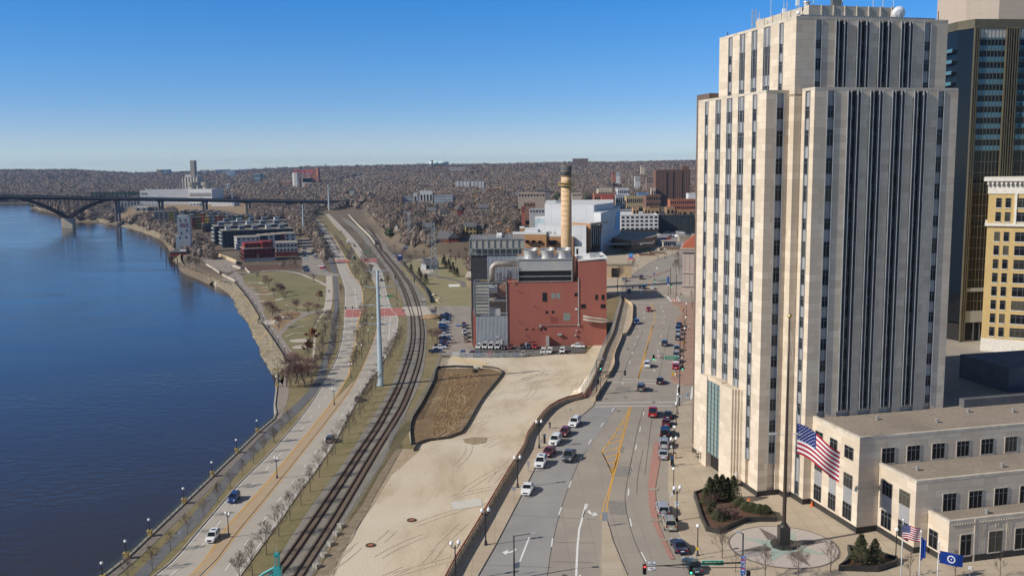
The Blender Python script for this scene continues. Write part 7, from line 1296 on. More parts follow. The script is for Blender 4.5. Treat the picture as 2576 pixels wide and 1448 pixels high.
# ---------------- people ----------------
def person(label,p,rz,h=1.75,top=(.05,.05,.06),legs=(.05,.06,.1),pose='walk',hair=(.05,.03,.02)):
 t=thing('person',label,'person',(p.x,p.y,p.z),rz); s=h/1.75; me=bpy.data.meshes.new('body')
 st=.26 if pose=='walk' else .05
 V=[(0,0,.95),(0,0,1.15),(0,.01,1.42),(0,.01,1.52),(0,.02,1.63),(0,.03,1.73),  # pelvis..head
  (-.1,0,.9),(-.12,st*.5,.5),(-.12,st,.06),(-.12,st+.15,.03),(.1,0,.9),(.12,-st*.3,.5),(.12,-st,.08),(.12,-st+.14,.03),
  (-.2,0,1.4),(-.25,-.08,1.13),(-.24,.06,.9),(-.24,.1,.82),(.2,0,1.4),(.25,.04,1.13),(.24,.2,.95),(.24,.26,.9)]
 if pose=='ride': V[7]=(-.12,.3,.75);V[8]=(-.12,.12,.3);V[9]=(-.12,.27,.28);V[11]=(.12,.22,.6);V[12]=(.12,-.02,.22);V[13]=(.12,.12,.2);V[2]=(0,.2,1.38);V[3]=(0,.25,1.47);V[4]=(0,.3,1.57);V[5]=(0,.33,1.67);V[14]=(-.2,.2,1.36);V[15]=(-.25,.38,1.15);V[16]=(-.22,.6,1.05);V[17]=(-.2,.66,1.05);V[18]=(.2,.2,1.36);V[19]=(.25,.38,1.15);V[20]=(.22,.6,1.05);V[21]=(.2,.66,1.05)
 E=[(0,1),(1,2),(2,3),(3,4),(4,5),(0,6),(6,7),(7,8),(8,9),(0,10),(10,11),(11,12),(12,13),(2,14),(14,15),(15,16),(16,17),(2,18),(18,19),(19,20),(20,21)]
 me.from_pydata([tuple(c*s for c in v) for v in V],E,[]); o=link('body',me,t); md=o.modifiers.new('skin','SKIN'); sk=me.skin_vertices[0].data; R0=[.15,.14,.17,.06,.095,.09,.095,.065,.045,.04,.095,.065,.045,.04,.07,.05,.035,.03,.07,.05,.035,.03]
 for i,r_ in enumerate(R0): sk[i].radius=(r_*s,r_*s)
 sk[0].use_root=True; sb=o.modifiers.new('sub','SUBSURF'); sb.levels=1; sb.render_levels=1
 bpy.context.view_layer.update(); m2=bpy.data.meshes.new_from_object(o.evaluated_get(bpy.context.evaluated_depsgraph_get())); o.modifiers.clear(); o.data=m2; m2.materials.clear()
 for m_ in (solid((.45,.28,.2)),solid(tuple(top),.8),solid(tuple(legs),.8),solid(tuple(hair),.8)): m2.materials.append(m_)
 for f in m2.polygons:
  z=f.center.z/s; x=abs(f.center.x); f.use_smooth=True
  f.material_index=3 if (z>1.66 and f.center.y<.04+(.3 if pose=='ride' else 0)) else 0 if z>1.5 or (x>.2 and z<.95) else 1 if z>.93 else 2
 return t
person('person in a light grey jacket walking down the brick pavement',g('T',372,533),3.0,top=(.45,.45,.46),legs=(.05,.05,.06)); person('person in light blue top and pale trousers on the crossing',g('T',361,1200),.3,top=(.18,.38,.6),legs=(.5,.5,.52)); person('person in black at the corner by the courthouse',g('T',421,1232),2.8); person('person in black near the far bus stop pole',g('T',320,358),.2); person('person in black walking on the promenade',g('D',206,830,LZ),2.9); person('person beside the promenade lamp post',g('D',193,828,LZ),2.9,top=(.2,.2,.25))
person('person in dark coat on the pale park path',g('D',828,447,LZ),.1); person('person in black jacket walking as the right one of a pair',g('D',837,448,LZ),.1,top=(.1,.02,.02)); person('worker in a bright yellow vest in the plant lot',g('J',385,805,LZ)+Vector((0,0,.15)),1.2,top=(.5,.75,.02))
p=g('J',358,800,LZ); mb=MB(); mb.add([(p.x+random.uniform(-2.3,2.3),p.y+random.uniform(-2.5,2.5),LZ+random.uniform(.2,.5)) for i in range(12)],[(0,1,2),(3,4,5),(6,7,8),(9,10,11),(0,4,8),(2,6,10)]); tag(mb.build('tarpaulin',s_blue),'crumpled blue tarpaulin on the lot beside the worker in yellow','tarpaulin')
cp=g('L',482,1003); hd=2.9; person('cyclist in black riding along the left footway',cp+Vector((0,0,.14)),hd,pose='ride'); t=thing('bicycle','bicycle ridden along the left footway by the cyclist in black','bicycle',cp+Vector((0,0,.14)),hd)
for y in (-.5,.58):
 mb=MB(); ring=[(0,y+.34*math.cos(a),.36+.34*math.sin(a)) for a in [i*math.pi/9 for i in range(19)]]; mb.tube(ring,.022,5,cap=False); mb.build('wheel',m_tyre,t)
mb=MB(); mb.tube([(0,-.5,.36),(0,-.08,.36),(0,-.15,.85),(0,-.5,.36)],.02,5); mb.tube([(0,-.13,.75),(0,.42,.8),(0,-.06,.36)],.02,5); mb.tube([(0,.58,.36),(0,.45,1.0),(-.25,.6,1.05)],.02,5); mb.tube([(0,.45,1.0),(.25,.6,1.05)],.02,5); mb.build('frame',s_blue,t); mb=MB(); mb.box(-.08,.08,-.28,-.04,.86,.92); mb.build('saddle',m_black,t)
# ---------------- flags ----------------
f_red=mat('flag_red',(.42,.015,.035)); f_wh=mat('flag_white',(.78,.77,.76)); f_bl=mat('flag_blue',(.012,.03,.17)); f_bb=mat('flag_bright_blue',(.01,.045,.27)); m_pole=mat('bronze_pole',(.075,.055,.045),rough=.4,metal=.4)
def us_flag(t,hoist,length,org,dirv,drop,wave):
 """13 stripes, canton with stars; hoist height, length along dirv, drop = sag over the length"""
 NX,NY=40,26; dv=Vector(dirv).normalized(); side=Vector((-dv.y,dv.x,0))
 def P(u,v): return Vector(org)+dv*(length*u*(1-.12*u))+side*(wave*math.sin(u*7.5+v*1.2)*u)+Vector((0,0,-v*hoist-drop*u**1.1+.10*math.sin(u*6)*hoist*.4))
 vs=[P(i/NX,j/NY) for j in range(NY+1) for i in range(NX+1)]; stripes=MB(); canton=MB(); fs=[];ms=[];cf=[]
 for j in range(NY):
  for i in range(NX):
   f=(j*(NX+1)+i,j*(NX+1)+i+1,(j+1)*(NX+1)+i+1,(j+1)*(NX+1)+i)
   if i<16 and j<14: cf.append(f)
   else: fs.append(f); ms.append(0 if (j//2)%2==0 else 1)
 stripes.add(vs,fs); stripes.m=ms; stripes.build('stripes',[f_red,f_wh],t,True); canton.add(vs,cf); canton.build('canton',f_bl,t,True); s=MB()
 for r_ in range(9):
  for c in range(6 if r_%2==0 else 5):
   u=(.4)*((c+(.6 if r_%2==0 else 1.1))/6.2); v=.538*((r_+.8)/9.6); c0=P(u,v)
   for off in (-.03,.03):
    pts=[]
    for q in range(10): rr=(hoist*.022 if q%2==0 else hoist*.009); a=q*math.pi/5; pts.append(c0+dv*rr*math.sin(a)+Vector((0,0,rr*math.cos(a)))+side*off)
    s.add([c0+side*off]+pts,[(0,1+q,1+(q+1)%10) for q in range(10)])
 s.build('stars',f_wh,t)
def blue_flag(t,hoist,length,org,dirv,drop,wave,hang=False,seal=True):
 NX,NY=24,14; dv=Vector(dirv).normalized(); side=Vector((-dv.y,dv.x,0))
 def P(u,v):
  if hang: return Vector(org)+dv*(length*.28*(u+.25*math.sin(u*9)))+side*(wave*math.sin(u*14))+Vector((0,0,-v*hoist*(1-.3*u)-drop*u))
  return Vector(org)+dv*length*u+side*(wave*math.sin(u*7+v)*u)+Vector((0,0,-v*hoist-drop*u))
 mb=MB(); mb.add([P(i/NX,j/NY) for j in range(NY+1) for i in range(NX+1)],[(j*(NX+1)+i,j*(NX+1)+i+1,(j+1)*(NX+1)+i+1,(j+1)*(NX+1)+i) for j in range(NY) for i in range(NX)]); mb.build('cloth',f_bb,t,True)
 if seal:
  mb=MB()
  for off in (-.05,.05):
   for i in range(24):
    q=[]
    for rr,a in ((.30,i),(.30,i+1),(.21,i+1),(.21,i)): al=a*math.pi/12; q.append(P(.48+rr*hoist/length*math.cos(al),.5+rr*math.sin(al))+side*off)
    mb.add(q,[(0,1,2,3)])
   q=[P(.48+.06*hoist/length*math.cos(a*1.047),.5+.06*math.sin(a*1.047))+side*off for a in range(6)]; mb.add(q,[tuple(range(6))])
  mb.build('seal_ring',f_wh,t)
FPz=zat('W',1989,803,FP); t=thing('flagpole','very tall bronze flagpole with gold ball on a stepped dark stone base','flagpole',(FP.x,FP.y,.2)); mb=MB(); mb.lathe((0,0,0),[(.30,0),(.30,3.2),(.24,FPz*.4),(.16,FPz*.75),(.09,FPz)],12); mb.build('shaft',m_pole,t,True); mb=MB(); mb.ball((0,0,FPz+.3),.33,12); mb.build('finial_ball',mat('gold_ball',(.55,.42,.16),rough=.3,metal=.8),t,True); mb=MB(); mb.box(-.75,.75,-.75,.75,.55,3.0); mb.prism([(1.9*math.cos(a*math.pi/4+.39),1.9*math.sin(a*math.pi/4+.39)) for a in range(8)],0,.5); mb.lathe((0,0,3.0),[(.7,0),(.5,.25),(.45,.5)],12); mb.build('stone_base',m_gran,t)
for s in (-1,1):
 mb=MB(); z=zat('N',905,440,FP); mb.tube([(0,0,z),(s*1.7,0,z+.1)],.05,6); mb.box(s*1.9-.55,s*1.9+.55,-.3,.3,z+.05,z+.25); mb.build('floodlight_arm',m_lg,t)
hp=onY('N',1068,345,FP.y-.2); hb=onY('N',1050,560,FP.y-.2); t=thing('flag','large stars and stripes flag streaming right from the tallest pole','flag',(0,0,0)); us_flag(t,(hp.z-hb.z)*1.02,(onY('N',1372,650,FP.y).x-hp.x)*1.06,hp,(1,-.25,0),4.0,.55)
mb=MB(); mb.tube([(FP.x+.1,FP.y,FPz-.5),(hp.x,hp.y,hp.z+.1)],.02,4); mb.tube([(hb.x,hb.y,hb.z-.1),(FP.x+.2,FP.y,hb.z-8)],.02,4); mb.build('halyard',f_wh,t)
for (k,x,yt,yb,lab) in (('Y',490,345,1500,'slim flagpole carrying the small striped flag'),('Y',800,545,1560,'slim flagpole carrying the hanging blue flag'),('Y',1108,735,1560,'slim flagpole carrying the blue flag with a white seal')):
 P0=dict([(490,(435,1305)),(800,(755,1305)),(1108,(1070,1305))])[x]
 # pole base is just below the frame: solve for the base so that the pole is about 9 m tall
 best=None
 for Y in np.arange(85,135,.5):
  a=onY(k,x,yt,Y)
  if best is None or abs(a.z-9.2)<abs(best[0].z-9.2): best=(a,Y)
 a,Y=best; t=thing('flagpole',lab,'flagpole',(a.x,Y,.14)); mb=MB(); mb.lathe((0,0,0),[(.12,0),(.09,.3),(.06,a.z-.2)],8); mb.build('shaft',m_lg,t,True); mb=MB(); mb.ball((0,0,a.z-.05),.14,8); mb.build('finial_ball',m_globe,t,True)
 if x==490: h0=onY(k,480,425,Y-.12); t2=thing('flag','small stars and stripes flag on the slim left pole','flag'); us_flag(t2,h0.z-onY(k,495,665,Y-.12).z,onY(k,810,545,Y).x-h0.x,h0,(1,-.1,0),.35,.15)
 if x==800: h0=onY(k,800,640,Y-.12); t2=thing('flag','plain bright blue flag hanging limp on the middle pole','flag'); blue_flag(t2,h0.z-onY(k,780,1040,Y).z,1.9,h0,(1,-.3,0),.3,.18,True,False)
 if x==1108: h0=onY(k,1125,865,Y-.12); t2=thing('flag','blue flag with white round seal flying from the right pole','flag'); blue_flag(t2,h0.z-onY(k,1140,1070,Y).z,onY(k,1505,985,Y).x-h0.x,h0,(1,-.1,0),.55,.12)
# ---------------- plaza planters, cones, bins ----------------
def planter(label,poly,wallh=.8):
 P=poly; o0=Vector((P[0].x,P[0].y,.14)); Q=[Vector((p.x-o0.x,p.y-o0.y,0)) for p in P]; t=thing('shrub_planter',label,'planter',o0); mb=MB(); mb.wall(Q+[Q[0]],.3,0,wallh); mb.build('stone_edge',m_gran,t); mb=MB(); mb.flat([(p.x,p.y) for p in Q],wallh*.5); mb.build('soil',m_mulch,t); return t
planter('large triangular dark edged planter with evergreens before the tower',gu('N',[(320,878),(395,850),(560,880),(700,960),(915,1030),(910,1060),(700,1060),(620,1090),(500,1150),(410,1130),(370,1040)]))
planter('small curved dark edged planter with two shrubs by the flagpoles',gu('P',[(200,1240),(250,1250),(400,1290),(470,1300),(600,1340),(590,1370),(440,1420),(120,1410),(180,1370),(215,1310)]))
for i,(k,x,y,h_) in enumerate((('N',430,930,4.4),('N',475,925,4.8),('N',520,920,4.6),('N',560,915,4.0),('N',600,920,4.4),('N',400,955,3.2),('P',300,1375,4.6),('P',415,1370,3.8))): tree('conifer',g(k,x,y)+Vector((0,0,.3)),h_,('dense upright evergreen shrub in the large planter, %s from the left'%ORL[i]) if i<6 else ['','bushy evergreen shrub left in the small planter','narrow evergreen shrub right in the small planter'][i-5],'evergreens in the planters')
_bb,_cc=TK['rust'][0]
for i,(x,y,s) in enumerate(((455,1010,1.2),(540,1030,1.0),(650,960,.9),(700,990,.9),(740,1000,.9),(790,1010,.9),(830,1015,.9),(500,1060,1.2))):
 p=g('N',x,y); t=thing('low_shrub','low green shrub in the large planter, %s listed from the left'%ORL[i],'shrub',(p.x,p.y,.4),i,'low shrubs in the large planter'); t.scale=(.7,.7,.28*s); link('crown',TK['conifer'][i%3][1],t)
tree('clump',g('N',430,1000)+Vector((0,0,.3)),3.4,'tall bare shrub at the left end of the large planter'); tree('clump',g('N',600,1080)+Vector((0,0,.3)),2.8,'bare shrub at the front edge of the large planter'); tree('thin',g('N',480,1080)+Vector((0,0,.3)),3.0,'reddish bare shrub spreading in the large planter'); tree('clump',g('N',520,1075)+Vector((0,0,.3)),3.6,'greyish leafless bush in the middle of the large planter')
for k,x,y,lab in (('N',345,600,'round stone pot of dry grass left of the entrance'),('N',615,800,'round stone pot of dry grass right of the entrance')):
 p=g(k,x,y); t=thing('plant_pot',lab,'plant pot',(p.x,p.y,.14)); mb=MB(); mb.lathe((0,0,0),[(.35,0),(.45,.2),(.85,.6),(.9,.7)],14); mb.build('bowl',m_conc,t); mb=MB()
 for i in range(90): a=random.random()*6.28; r_=random.uniform(.2,.95); mb.add([(math.cos(a)*.2,math.sin(a)*.2,.7),(math.cos(a+.3)*.25,math.sin(a+.3)*.25,.7),(math.cos(a)*r_*1.3,math.sin(a)*r_*1.3,random.uniform(.8,1.4))],[(0,1,2)])
 mb.build('dry_grass',bpy.data.materials['reed_tan'],t); mb=MB();
 for i in range(3): mb.tube([(i*.15-.15,0,.7),(i*.15-.15,0,2.2+i*.2)],.04,5)
 mb.build('white_stem',s_white,t)
p=g('N',712,945); t=thing('traffic_barrel','orange and white striped traffic barrel behind the large planter','barrel',(p.x,p.y,.14))
for i in range(5): mb=MB(); mb.lathe((0,0,.22*i),[(.3-.012*i,0),(.3-.012*i,.22)],14); mb.build('band',s_or if i%2==0 else s_white,t)
for k,x,y,lab in (('N',682,945,'orange traffic cone beside the striped barrel'),('N',1168,950,'orange traffic cone at the foot of the tower corner'),('J',427,652,'orange cone at the corner of the plant lot')):
 p=g(k,x,y,LZ if k=='J' else 0); t=thing('traffic_cone',lab,'traffic cone',(p.x,p.y,p.z+.14)); mb=MB(); mb.lathe((0,0,.05),[(.2,0),(.04,.85)],10); mb.build('cone',s_or,t); mb=MB(); mb.lathe((0,0,.4),[(.13,0),(.10,.18)],10); mb.build('white_band',s_white,t); mb=MB(); mb.box(-.27,.27,-.27,.27,0,.05); mb.build('base',s_or,t)
for i,(x,y) in enumerate(((875,660),(863,680),(840,695),(815,713))):
 p=g('L',x,y); mb=MB(); mb.lathe((p.x,p.y,.1),[(.1,0),(.1,1.0),(.06,1.06)],10); tag(mb.build('bollard',mat('faded_red_bollard',(.4,.12,.1)) if i==0 else bpy.data.materials['faded_red_bollard']),'faded red bollard beside the footway ramp, %s from the corner'%ORL[i],'bollard','red bollards on the footway')
p=g('L',430,1145); t=thing('pay_station','tall black parking pay station on the left footway','parking meter',(p.x,p.y,.14)); mb=MB(); mb.box(-.22,.22,-.15,.15,0,1.9); mb.build('cabinet',m_black,t); mb=MB(); mb.box(-.15,.15,-.18,-.15,1.5,1.75); mb.build('screen',s_blue,t)
p=g('N',158,655); t=thing('pay_station','black and blue parking pay station on the right kerb','parking meter',(p.x,p.y,.14)); mb=MB(); mb.box(-.22,.22,-.15,.15,0,1.8); mb.build('cabinet',m_black,t); mb=MB(); mb.box(-.2,.2,-.19,-.15,1.2,1.75); mb.build('screen',s_blue,t)
for k,x,y,lab in (('N',178,603,'brown slatted litter bin beside the right kerb'),('T',250,975,'tan round litter bin at the brick corner')):
 p=g(k,x,y); t=thing('litter_bin',lab,'litter bin',(p.x,p.y,.14)); mb=MB(); mb.lathe((0,0,0),[(.3,0),(.32,1.0)],14); mb.build('drum',m_par,t); mb=MB(); mb.lathe((0,0,1.0),[(.34,0),(.2,.15)],14); mb.build('lid',m_black,t)
# sign posts
for k,x,y,h_,w_,hh,m_,tx,lab in (('N',193,1052,3.2,.62,.78,s_white,[('SPEED',.15,0,.66,s_blk),('LIMIT',.15,0,.5,s_blk),('25',.32,0,.2,s_blk)],'white speed limit 25 sign on the twin lamp post'),('M',1772,862,2.2,.9,1.4,s_grey,[],'grey backed sign at the tip of the concrete median'),('M',770,1418,1.7,.75,.75,s_grey,[],'diamond shaped grey sign back near the bottom of the street'),('M',733,560,2.2,.7,.6,s_grey,[],'grey sign back on the left footway by the white saloon'),('M',898,248,2.0,.3,.9,s_grey,[],'narrow grey sign on the left footway by the white SUV'),('L',272,1415,2.0,.3,.8,s_grey,[],'narrow grey sign near the twin lamp'),('L',402,1188,1.9,.3,.8,s_grey,[],'narrow grey sign beside the pay station'),('L',683,895,2.2,.35,.5,s_grey,[],'small grey sign by the cyclist'),
 ('N',168,430,2.0,.35,.5,s_white,[],'white parking sign beside the black pickup'),('N',152,580,2.0,.35,.5,s_white,[],'white parking sign beside the silver saloon'),('N',158,930,2.0,.35,.6,s_white,[],'white parking sign above the brick band'),('N',338,1330,1.9,.35,.5,s_yel,[],'yellow and white sign on the kerb by the navy saloon'),('T',267,480,1.5,.5,.9,s_yel,[('\\\\',.5,0,.45,s_blk)],'yellow striped object marker on the brick kerb'),('T',220,990,1.5,.5,.9,s_yel,[('\\\\',.5,0,.45,s_blk)],'yellow striped object marker on the rounded corner'),('T',324,690,1.8,.5,.9,s_yel,[],'yellow sign behind the parked pickup'),('T',312,365,1.8,.4,.7,s_yel,[],'yellow sign near the curb recess'),('T',306,850,2.0,.4,.6,s_white,[],'white sign beside the red estate car'),('T',287,290,2.2,.5,.5,s_white,[],'white sign behind the barricade'),
 ('K',508,520,2.6,1.2,1.5,s_grey,[],'grey sign back hanging at the far junction'),('K',644,372,1.6,.8,.8,s_blue,[],'blue keep right sign on the traffic island'),('K',672,318,1.8,1.0,1.1,s_white,[],'white lane use sign beyond the island'),('P',1200,1470,1.8,.4,.5,s_white,[],'white parking sign at the bottom edge'),('C',578,1205,2.3,.7,.6,s_grey,[],'grey sign back beside the riverside trail'),('X',240,440,2.3,.4,.6,s_grey,[],'small grey sign above the trail bend')):
 z=LZ if k in 'CX' else .1; p=g(k,x,y,z); board('sign_post',lab,'sign',(p.x,p.y,z),.5 if 'diamond' in lab else 0,w_,hh,m_,tx,pole=h_-hh)
p=g('A',775,610,LZ); board('sign_post','round no turn sign on the verge among the trees','sign',(p.x,p.y,LZ),0,.7,.7,s_white,[('O',.7,0,.35,s_red)],pole=1.9)
p=g('M',735,1470); mast('square black street light with long arm at the bottom centre',Vector((p.x,p.y,0)),zat('M',737,972,p),None,p,lum=(onY('M',950,960,p.y).x-p.x,.4))
p=g('T',235,270); t=thing('barricade','orange and white striped barricade at the far right corner','barricade',(p.x,p.y,0))
for z in (.5,1.0,1.5): mb=MB(); mb.box(-1.6,1.6,-.05,.05,z,z+.3); mb.build('striped_board',s_or,t);
for x in (-1.3,-.4,.5,1.3): mb=MB(); mb.add([(x,-.06,.5),(x+.4,-.06,.5),(x+.6,-.06,1.8),(x+.2,-.06,1.8)],[(0,1,2,3)]); mb.build('white_stripe',s_white,t)
p=g('K',418,222); t=thing('parking_sign','tall blue parking sign with P above a red ring arrow','sign',(p.x,p.y,0)); z1=zat('K',418,152,p); z2=zat('K',418,205,p); z3=zat('K',418,240,p); mb=MB(); mb.box(-1.1,1.1,-.1,.1,z2,z1); mb.build('blue_panel',mat('parking_blue',(.03,.25,.65)),t); text('P',1.6,s_white,t,(0,-.13,z1-1.2)); mb=MB(); zc=(z2+z3)/2; ring=[(1.9*math.cos(a*.35),0,zc+1.5*math.sin(a*.35)) for a in range(18)]; mb.tube([(x+.3,y,z) for x,y,z in ring],.35,6); mb.build('red_ring',s_red,t); mb=MB(); mb.box(-.15,.15,-.15,.15,0,z3); mb.build('post',m_lg,t)
# ---------------- steel poles and lattice towers ----------------
def steel_pole(label,k,xb,yb,xt,yt,arms,z=LZ,r0=1.0):
 p=g(k,xb,yb,z); h=zat(k,xt,yt,p)-z; t=thing('steel_power_pole',label,'power pole',(p.x,p.y,z)); mb=MB(); mb.lathe((0,0,0),[(r0*1.35,0),(r0*1.35,.3),(r0,.32),(r0*.42,h)],12); mb.build('shaft',m_spole,t,True)
 for yy,w_ in arms: zz=zat(k,xt,yy,p)-z; mb=MB(); mb.tube([(-w_,0,zz+.5),(0,0,zz-.1),(w_,0,zz+.5)],[.1,.22,.1],6); mb.build('cross_arm',m_spole,t)
 return t
m_spole=mat('blue_grey_steel',(.36,.43,.47),(.29,.36,.40),sc=.8,rough=.5,metal=.3)
steel_pole('very tall blue grey steel power pole between road and tracks','B',643,697,605,-1700,[(-2270+1700,0)][:0],LZ,1.05) if 0 else None
p=g('B',643,697,LZ); T0=steel_pole('very tall blue grey steel power pole standing between road and tracks','W',957.5,969,948,680,[(683,4.2),(723,5.0),(769,5.8),(815,5.0)],LZ,1.0)
steel_pole('tall steel power pole beside the apartment car park','G',1355,895,1345,570,[(600,5),(632,6.5),(668,5.5),(700,3)],LZ,1.0)
steel_pole('pale steel power pole in front of the long bridge','G',1622,640,1612,360,[(402,6),(430,5)],LZ,1.5)
steel_pole('slender grey power pole rising past the bridge deck','G',608,600,603,430,[(440,4)],LZ,1.0)
def lattice(label,k,x0,x1,yb,xt,yt,arms,z=LZ,Y=None):
 a,b=g(k,x0,yb,z),g(k,x1,yb,z); c=(a+b)/2; w0=(b.x-a.x)/2; h=zat(k,xt,yt,c)-z; t=thing('lattice_tower',label,'pylon',(c.x,c.y,z)); mb=MB(); n=11; lv=[]
 for i in range(n+1): f=i/n; w_=w0*(1-f*.82) if f<.62 else w0*(.4916-(f-.62)*.35); lv.append((w_,h*f))
 r_=.11
 for i in range(n):
  w1,z1=lv[i];w2,z2=lv[i+1]; C1=[(-w1,-w1),(w1,-w1),(w1,w1),(-w1,w1)];C2=[(-w2,-w2),(w2,-w2),(w2,w2),(-w2,w2)]
  for q in range(4):
   A=(*C1[q],z1);B_=(*C2[q],z2);D=(*C1[(q+1)%4],z1);E=(*C2[(q+1)%4],z2); mb.tube([A,B_],r_,4); mb.tube([A,E],r_*.6,3); mb.tube([D,B_],r_*.6,3); mb.tube([B_,E],r_*.6,3)
 mb.build('lattice_body',m_metal,t)
 for f,w_ in arms:
  z_=h*f; mb=MB()
  for s in (-1,1): mb.tube([(0,-.4,z_),(s*w_,0,z_+.4)],.09,4); mb.tube([(0,.4,z_),(s*w_,0,z_+.4)],.09,4); mb.tube([(0,0,z_+1.6),(s*w_,0,z_+.4)],.07,4)
  mb.build('cross_arm',m_metal,t)
 return t
lattice('steel lattice pylon standing in the park by the grey gabled pavilion','H',848,925,1350,870,760,[(.76,5),(.66,7),(.9,5)]); lattice('steel lattice pylon behind the billboard near the tracks','H',600,655,1060,615,660,[(.7,4),(.85,5)])
# power lines between the poles
mb=MB()
def wire(a,b,sag=4,r_=.035):
 pts=[Vector(a).lerp(Vector(b),i/10)-Vector((0,0,sag*4*(i/10)*(1-i/10))) for i in range(11)]; mb.tube(pts,r_,3,0,False)
P1_=g('W',957.5,969,LZ); P2_=g('G',1355,895,LZ); P3_=g('G',1622,640,LZ)
for dz,dx in ((38,4),(38,-4),(33,5),(33,-5),(28,5.5),(28,-5.5)):
 wire((P1_.x+dx,P1_.y,LZ+dz),(P2_.x+dx,P2_.y,LZ+dz+4)); wire((P2_.x+dx,P2_.y,LZ+dz+4),(P3_.x+dx,P3_.y,LZ+dz+4));
tag(mb.build('power_lines',m_black),'thin power lines strung between the steel poles','power line')
# ---------------- long arched bridge ----------------
m_brg=mat('dark_maroon_steel',(.035,.022,.026),(.025,.016,.02),sc=.3); m_pier=mat('bridge_pier_stone',(.48,.42,.33),(.38,.33,.26),sc=.3); m_pc=mat('bridge_pier_concrete',(.15,.15,.16),(.11,.11,.12),sc=.3)
A0=Vector((-592,1277,18)); A1=Vector((-305,1610,-4)); dB=(A1-A0); LB=Vector((dB.x,dB.y)).length; ub=Vector((dB.x,dB.y,0)).normalized(); nb=Vector((-ub.y,ub.x,0))
def BP(s,off=0,dz=0): return A0+ub*s+Vector((0,0,dB.z/LB*s))+nb*off+Vector((0,0,dz))
bz=thing('high_bridge','long dark steel arch bridge crossing the river on tall piers','bridge',A0);
def bb(mb,s0,s1,o0,o1,z0,z1,m=0): mb.add([BP(s0,o0,z0)-A0,BP(s1,o0,z0)-A0,BP(s1,o1,z0)-A0,BP(s0,o1,z0)-A0,BP(s0,o0,z1)-A0,BP(s1,o0,z1)-A0,BP(s1,o1,z1)-A0,BP(s0,o1,z1)-A0],[(0,3,2,1),(4,5,6,7),(0,1,5,4),(1,2,6,5),(2,3,7,6),(3,0,4,7)],m)
mb=MB(); bb(mb,-560,505,-7.5,7.5,-1.2,0); mb.build('deck',m_road,bz); mb=MB(); bb(mb,-560,505,-6.6,-6.0,-4.4,-1.2); bb(mb,-560,505,6.0,6.6,-4.4,-1.2); mb.build('girder',m_brg,bz); mb=MB(); bb(mb,-560,505,-7.6,-7.45,0,1.1); bb(mb,-560,505,7.45,7.6,0,1.1)
for i in range(60): bb(mb,-550+i*17.6,-549.6+i*17.6,-7.8,-7.4,0,1.5)
mb.build('deck_railing',m_brg,bz)
wz=WZ+12-A0.z
def arch(s0,s1,z0,z1,n=22):   # rises from the pier foot to just under the deck
 mb=MB()
 for off in (-5.2,5.2):
  pts=[]
  for i in range(n+1):
   f=i/n; s=s0+(s1-s0)*f; zt_=dB.z/LB*s-3.2; zz=zt_-(zt_-(wz))*(1-f)**1.85; pts.append(ub*s+nb*off+Vector((0,0,zz)))
  mb.tube(pts,[2.0-.8*i/n for i in range(n+1)],4)
 return mb
for s0_,s1_ in ((0,-69),(0,68),(-138,-69)): arch(s0_,s1_,0,0).build('arch_rib',m_brg,bz)
for s in [-58,-46,-34,-23,-12,0,12,23,34,46,57]:
 f=abs(s)/69; zt_=dB.z/LB*s-1.2; zb_=(dB.z/LB*s-3.2)-((dB.z/LB*s-3.2)-wz)*(1-f)**1.85; mb=MB()
 for off in (-5.2,5.2):
  for ds in (-1,1): mb.tube([ub*(s+ds)+nb*off+Vector((0,0,zb_)),ub*(s+ds)+nb*off+Vector((0,0,zt_))],.42,4)
 mb.build('spandrel_post',m_brg,bz)
mb=MB()
for off in (-5,5): c=ub*0+nb*off; mb.box(c.x-5,c.x+5,c.y-5,c.y+5,WZ-2-A0.z,wz+.5)
mb.build('river_pier',m_pier,bz)
for s in (69,134,205,280,356,438):
 mb=MB()
 for off in (-4.5,4.5): c=ub*s+nb*off; mb.tube([c+Vector((0,0,LZ-2-A0.z)),c+Vector((0,0,dB.z/LB*s-3.6))],1.9,8)
 bb(mb,s-2,s+2,-6,6,-5.6,-4.4); mb.build('land_pier',m_pc,bz)
for i,(s,c,kind) in enumerate(((-205,'white','suv'),(-150,'black','van'),(-70,'silver','sedan'),(-58,'white','sedan'),(5,'white','sedan'),(12,'navy','suv'),(75,'silver','sedan'),(142,'blue','sedan'),(200,'white','suv'),(290,'black','suv'),(330,'white','sedan'),(400,'silver','suv'))):
 o=car(kind,c,BP(s,-2.2 if i%2 else 2.2,.02),math.atan2(-ub.x,ub.y)+(0 if i%2 else math.pi),'%s %s crossing the long bridge, %s vehicle from the left'%(c,{'suv':'SUV','sedan':'saloon','van':'van'}[kind],ORL[i]),'vehicles on the long bridge')
# ---------------- tall narrow elevator tower by the water ----------------
mw=mat('whitewashed_concrete',(.42,.45,.46),(.36,.39,.40),sc=.3,c3=(.3,.31,.3),sc3=.15); p=g('G',30,1080,LZ); X0=onY('G',28,1000,p.y).x; X1=onY('G',162,1000,p.y).x; Hh=zat('G',90,692,p)-LZ; wE=X1-X0
el=thing('elevator_tower','narrow whitewashed municipal elevator tower by the river','tower',(X0,p.y,LZ),R(12)); mb=MB(); mb.box(wE*.05,wE*.85,0,11,0,Hh); mb.box(-wE*.12,wE*.05,0,9,0,Hh*.45) ; mb.box(wE*.85,wE*.98,0,10,0,Hh*.97); mb.build('tower_wall',mw,el);
for x,z in ((.3,.84),(.68,.84),(.32,.5),(.2,.37),(.66,.38),(.75,.57)): mb=MB(); mb.box(wE*x-.5,wE*x+.5,-.08,.2,Hh*z,Hh*z+2); mb.build('window',m_gl,el)
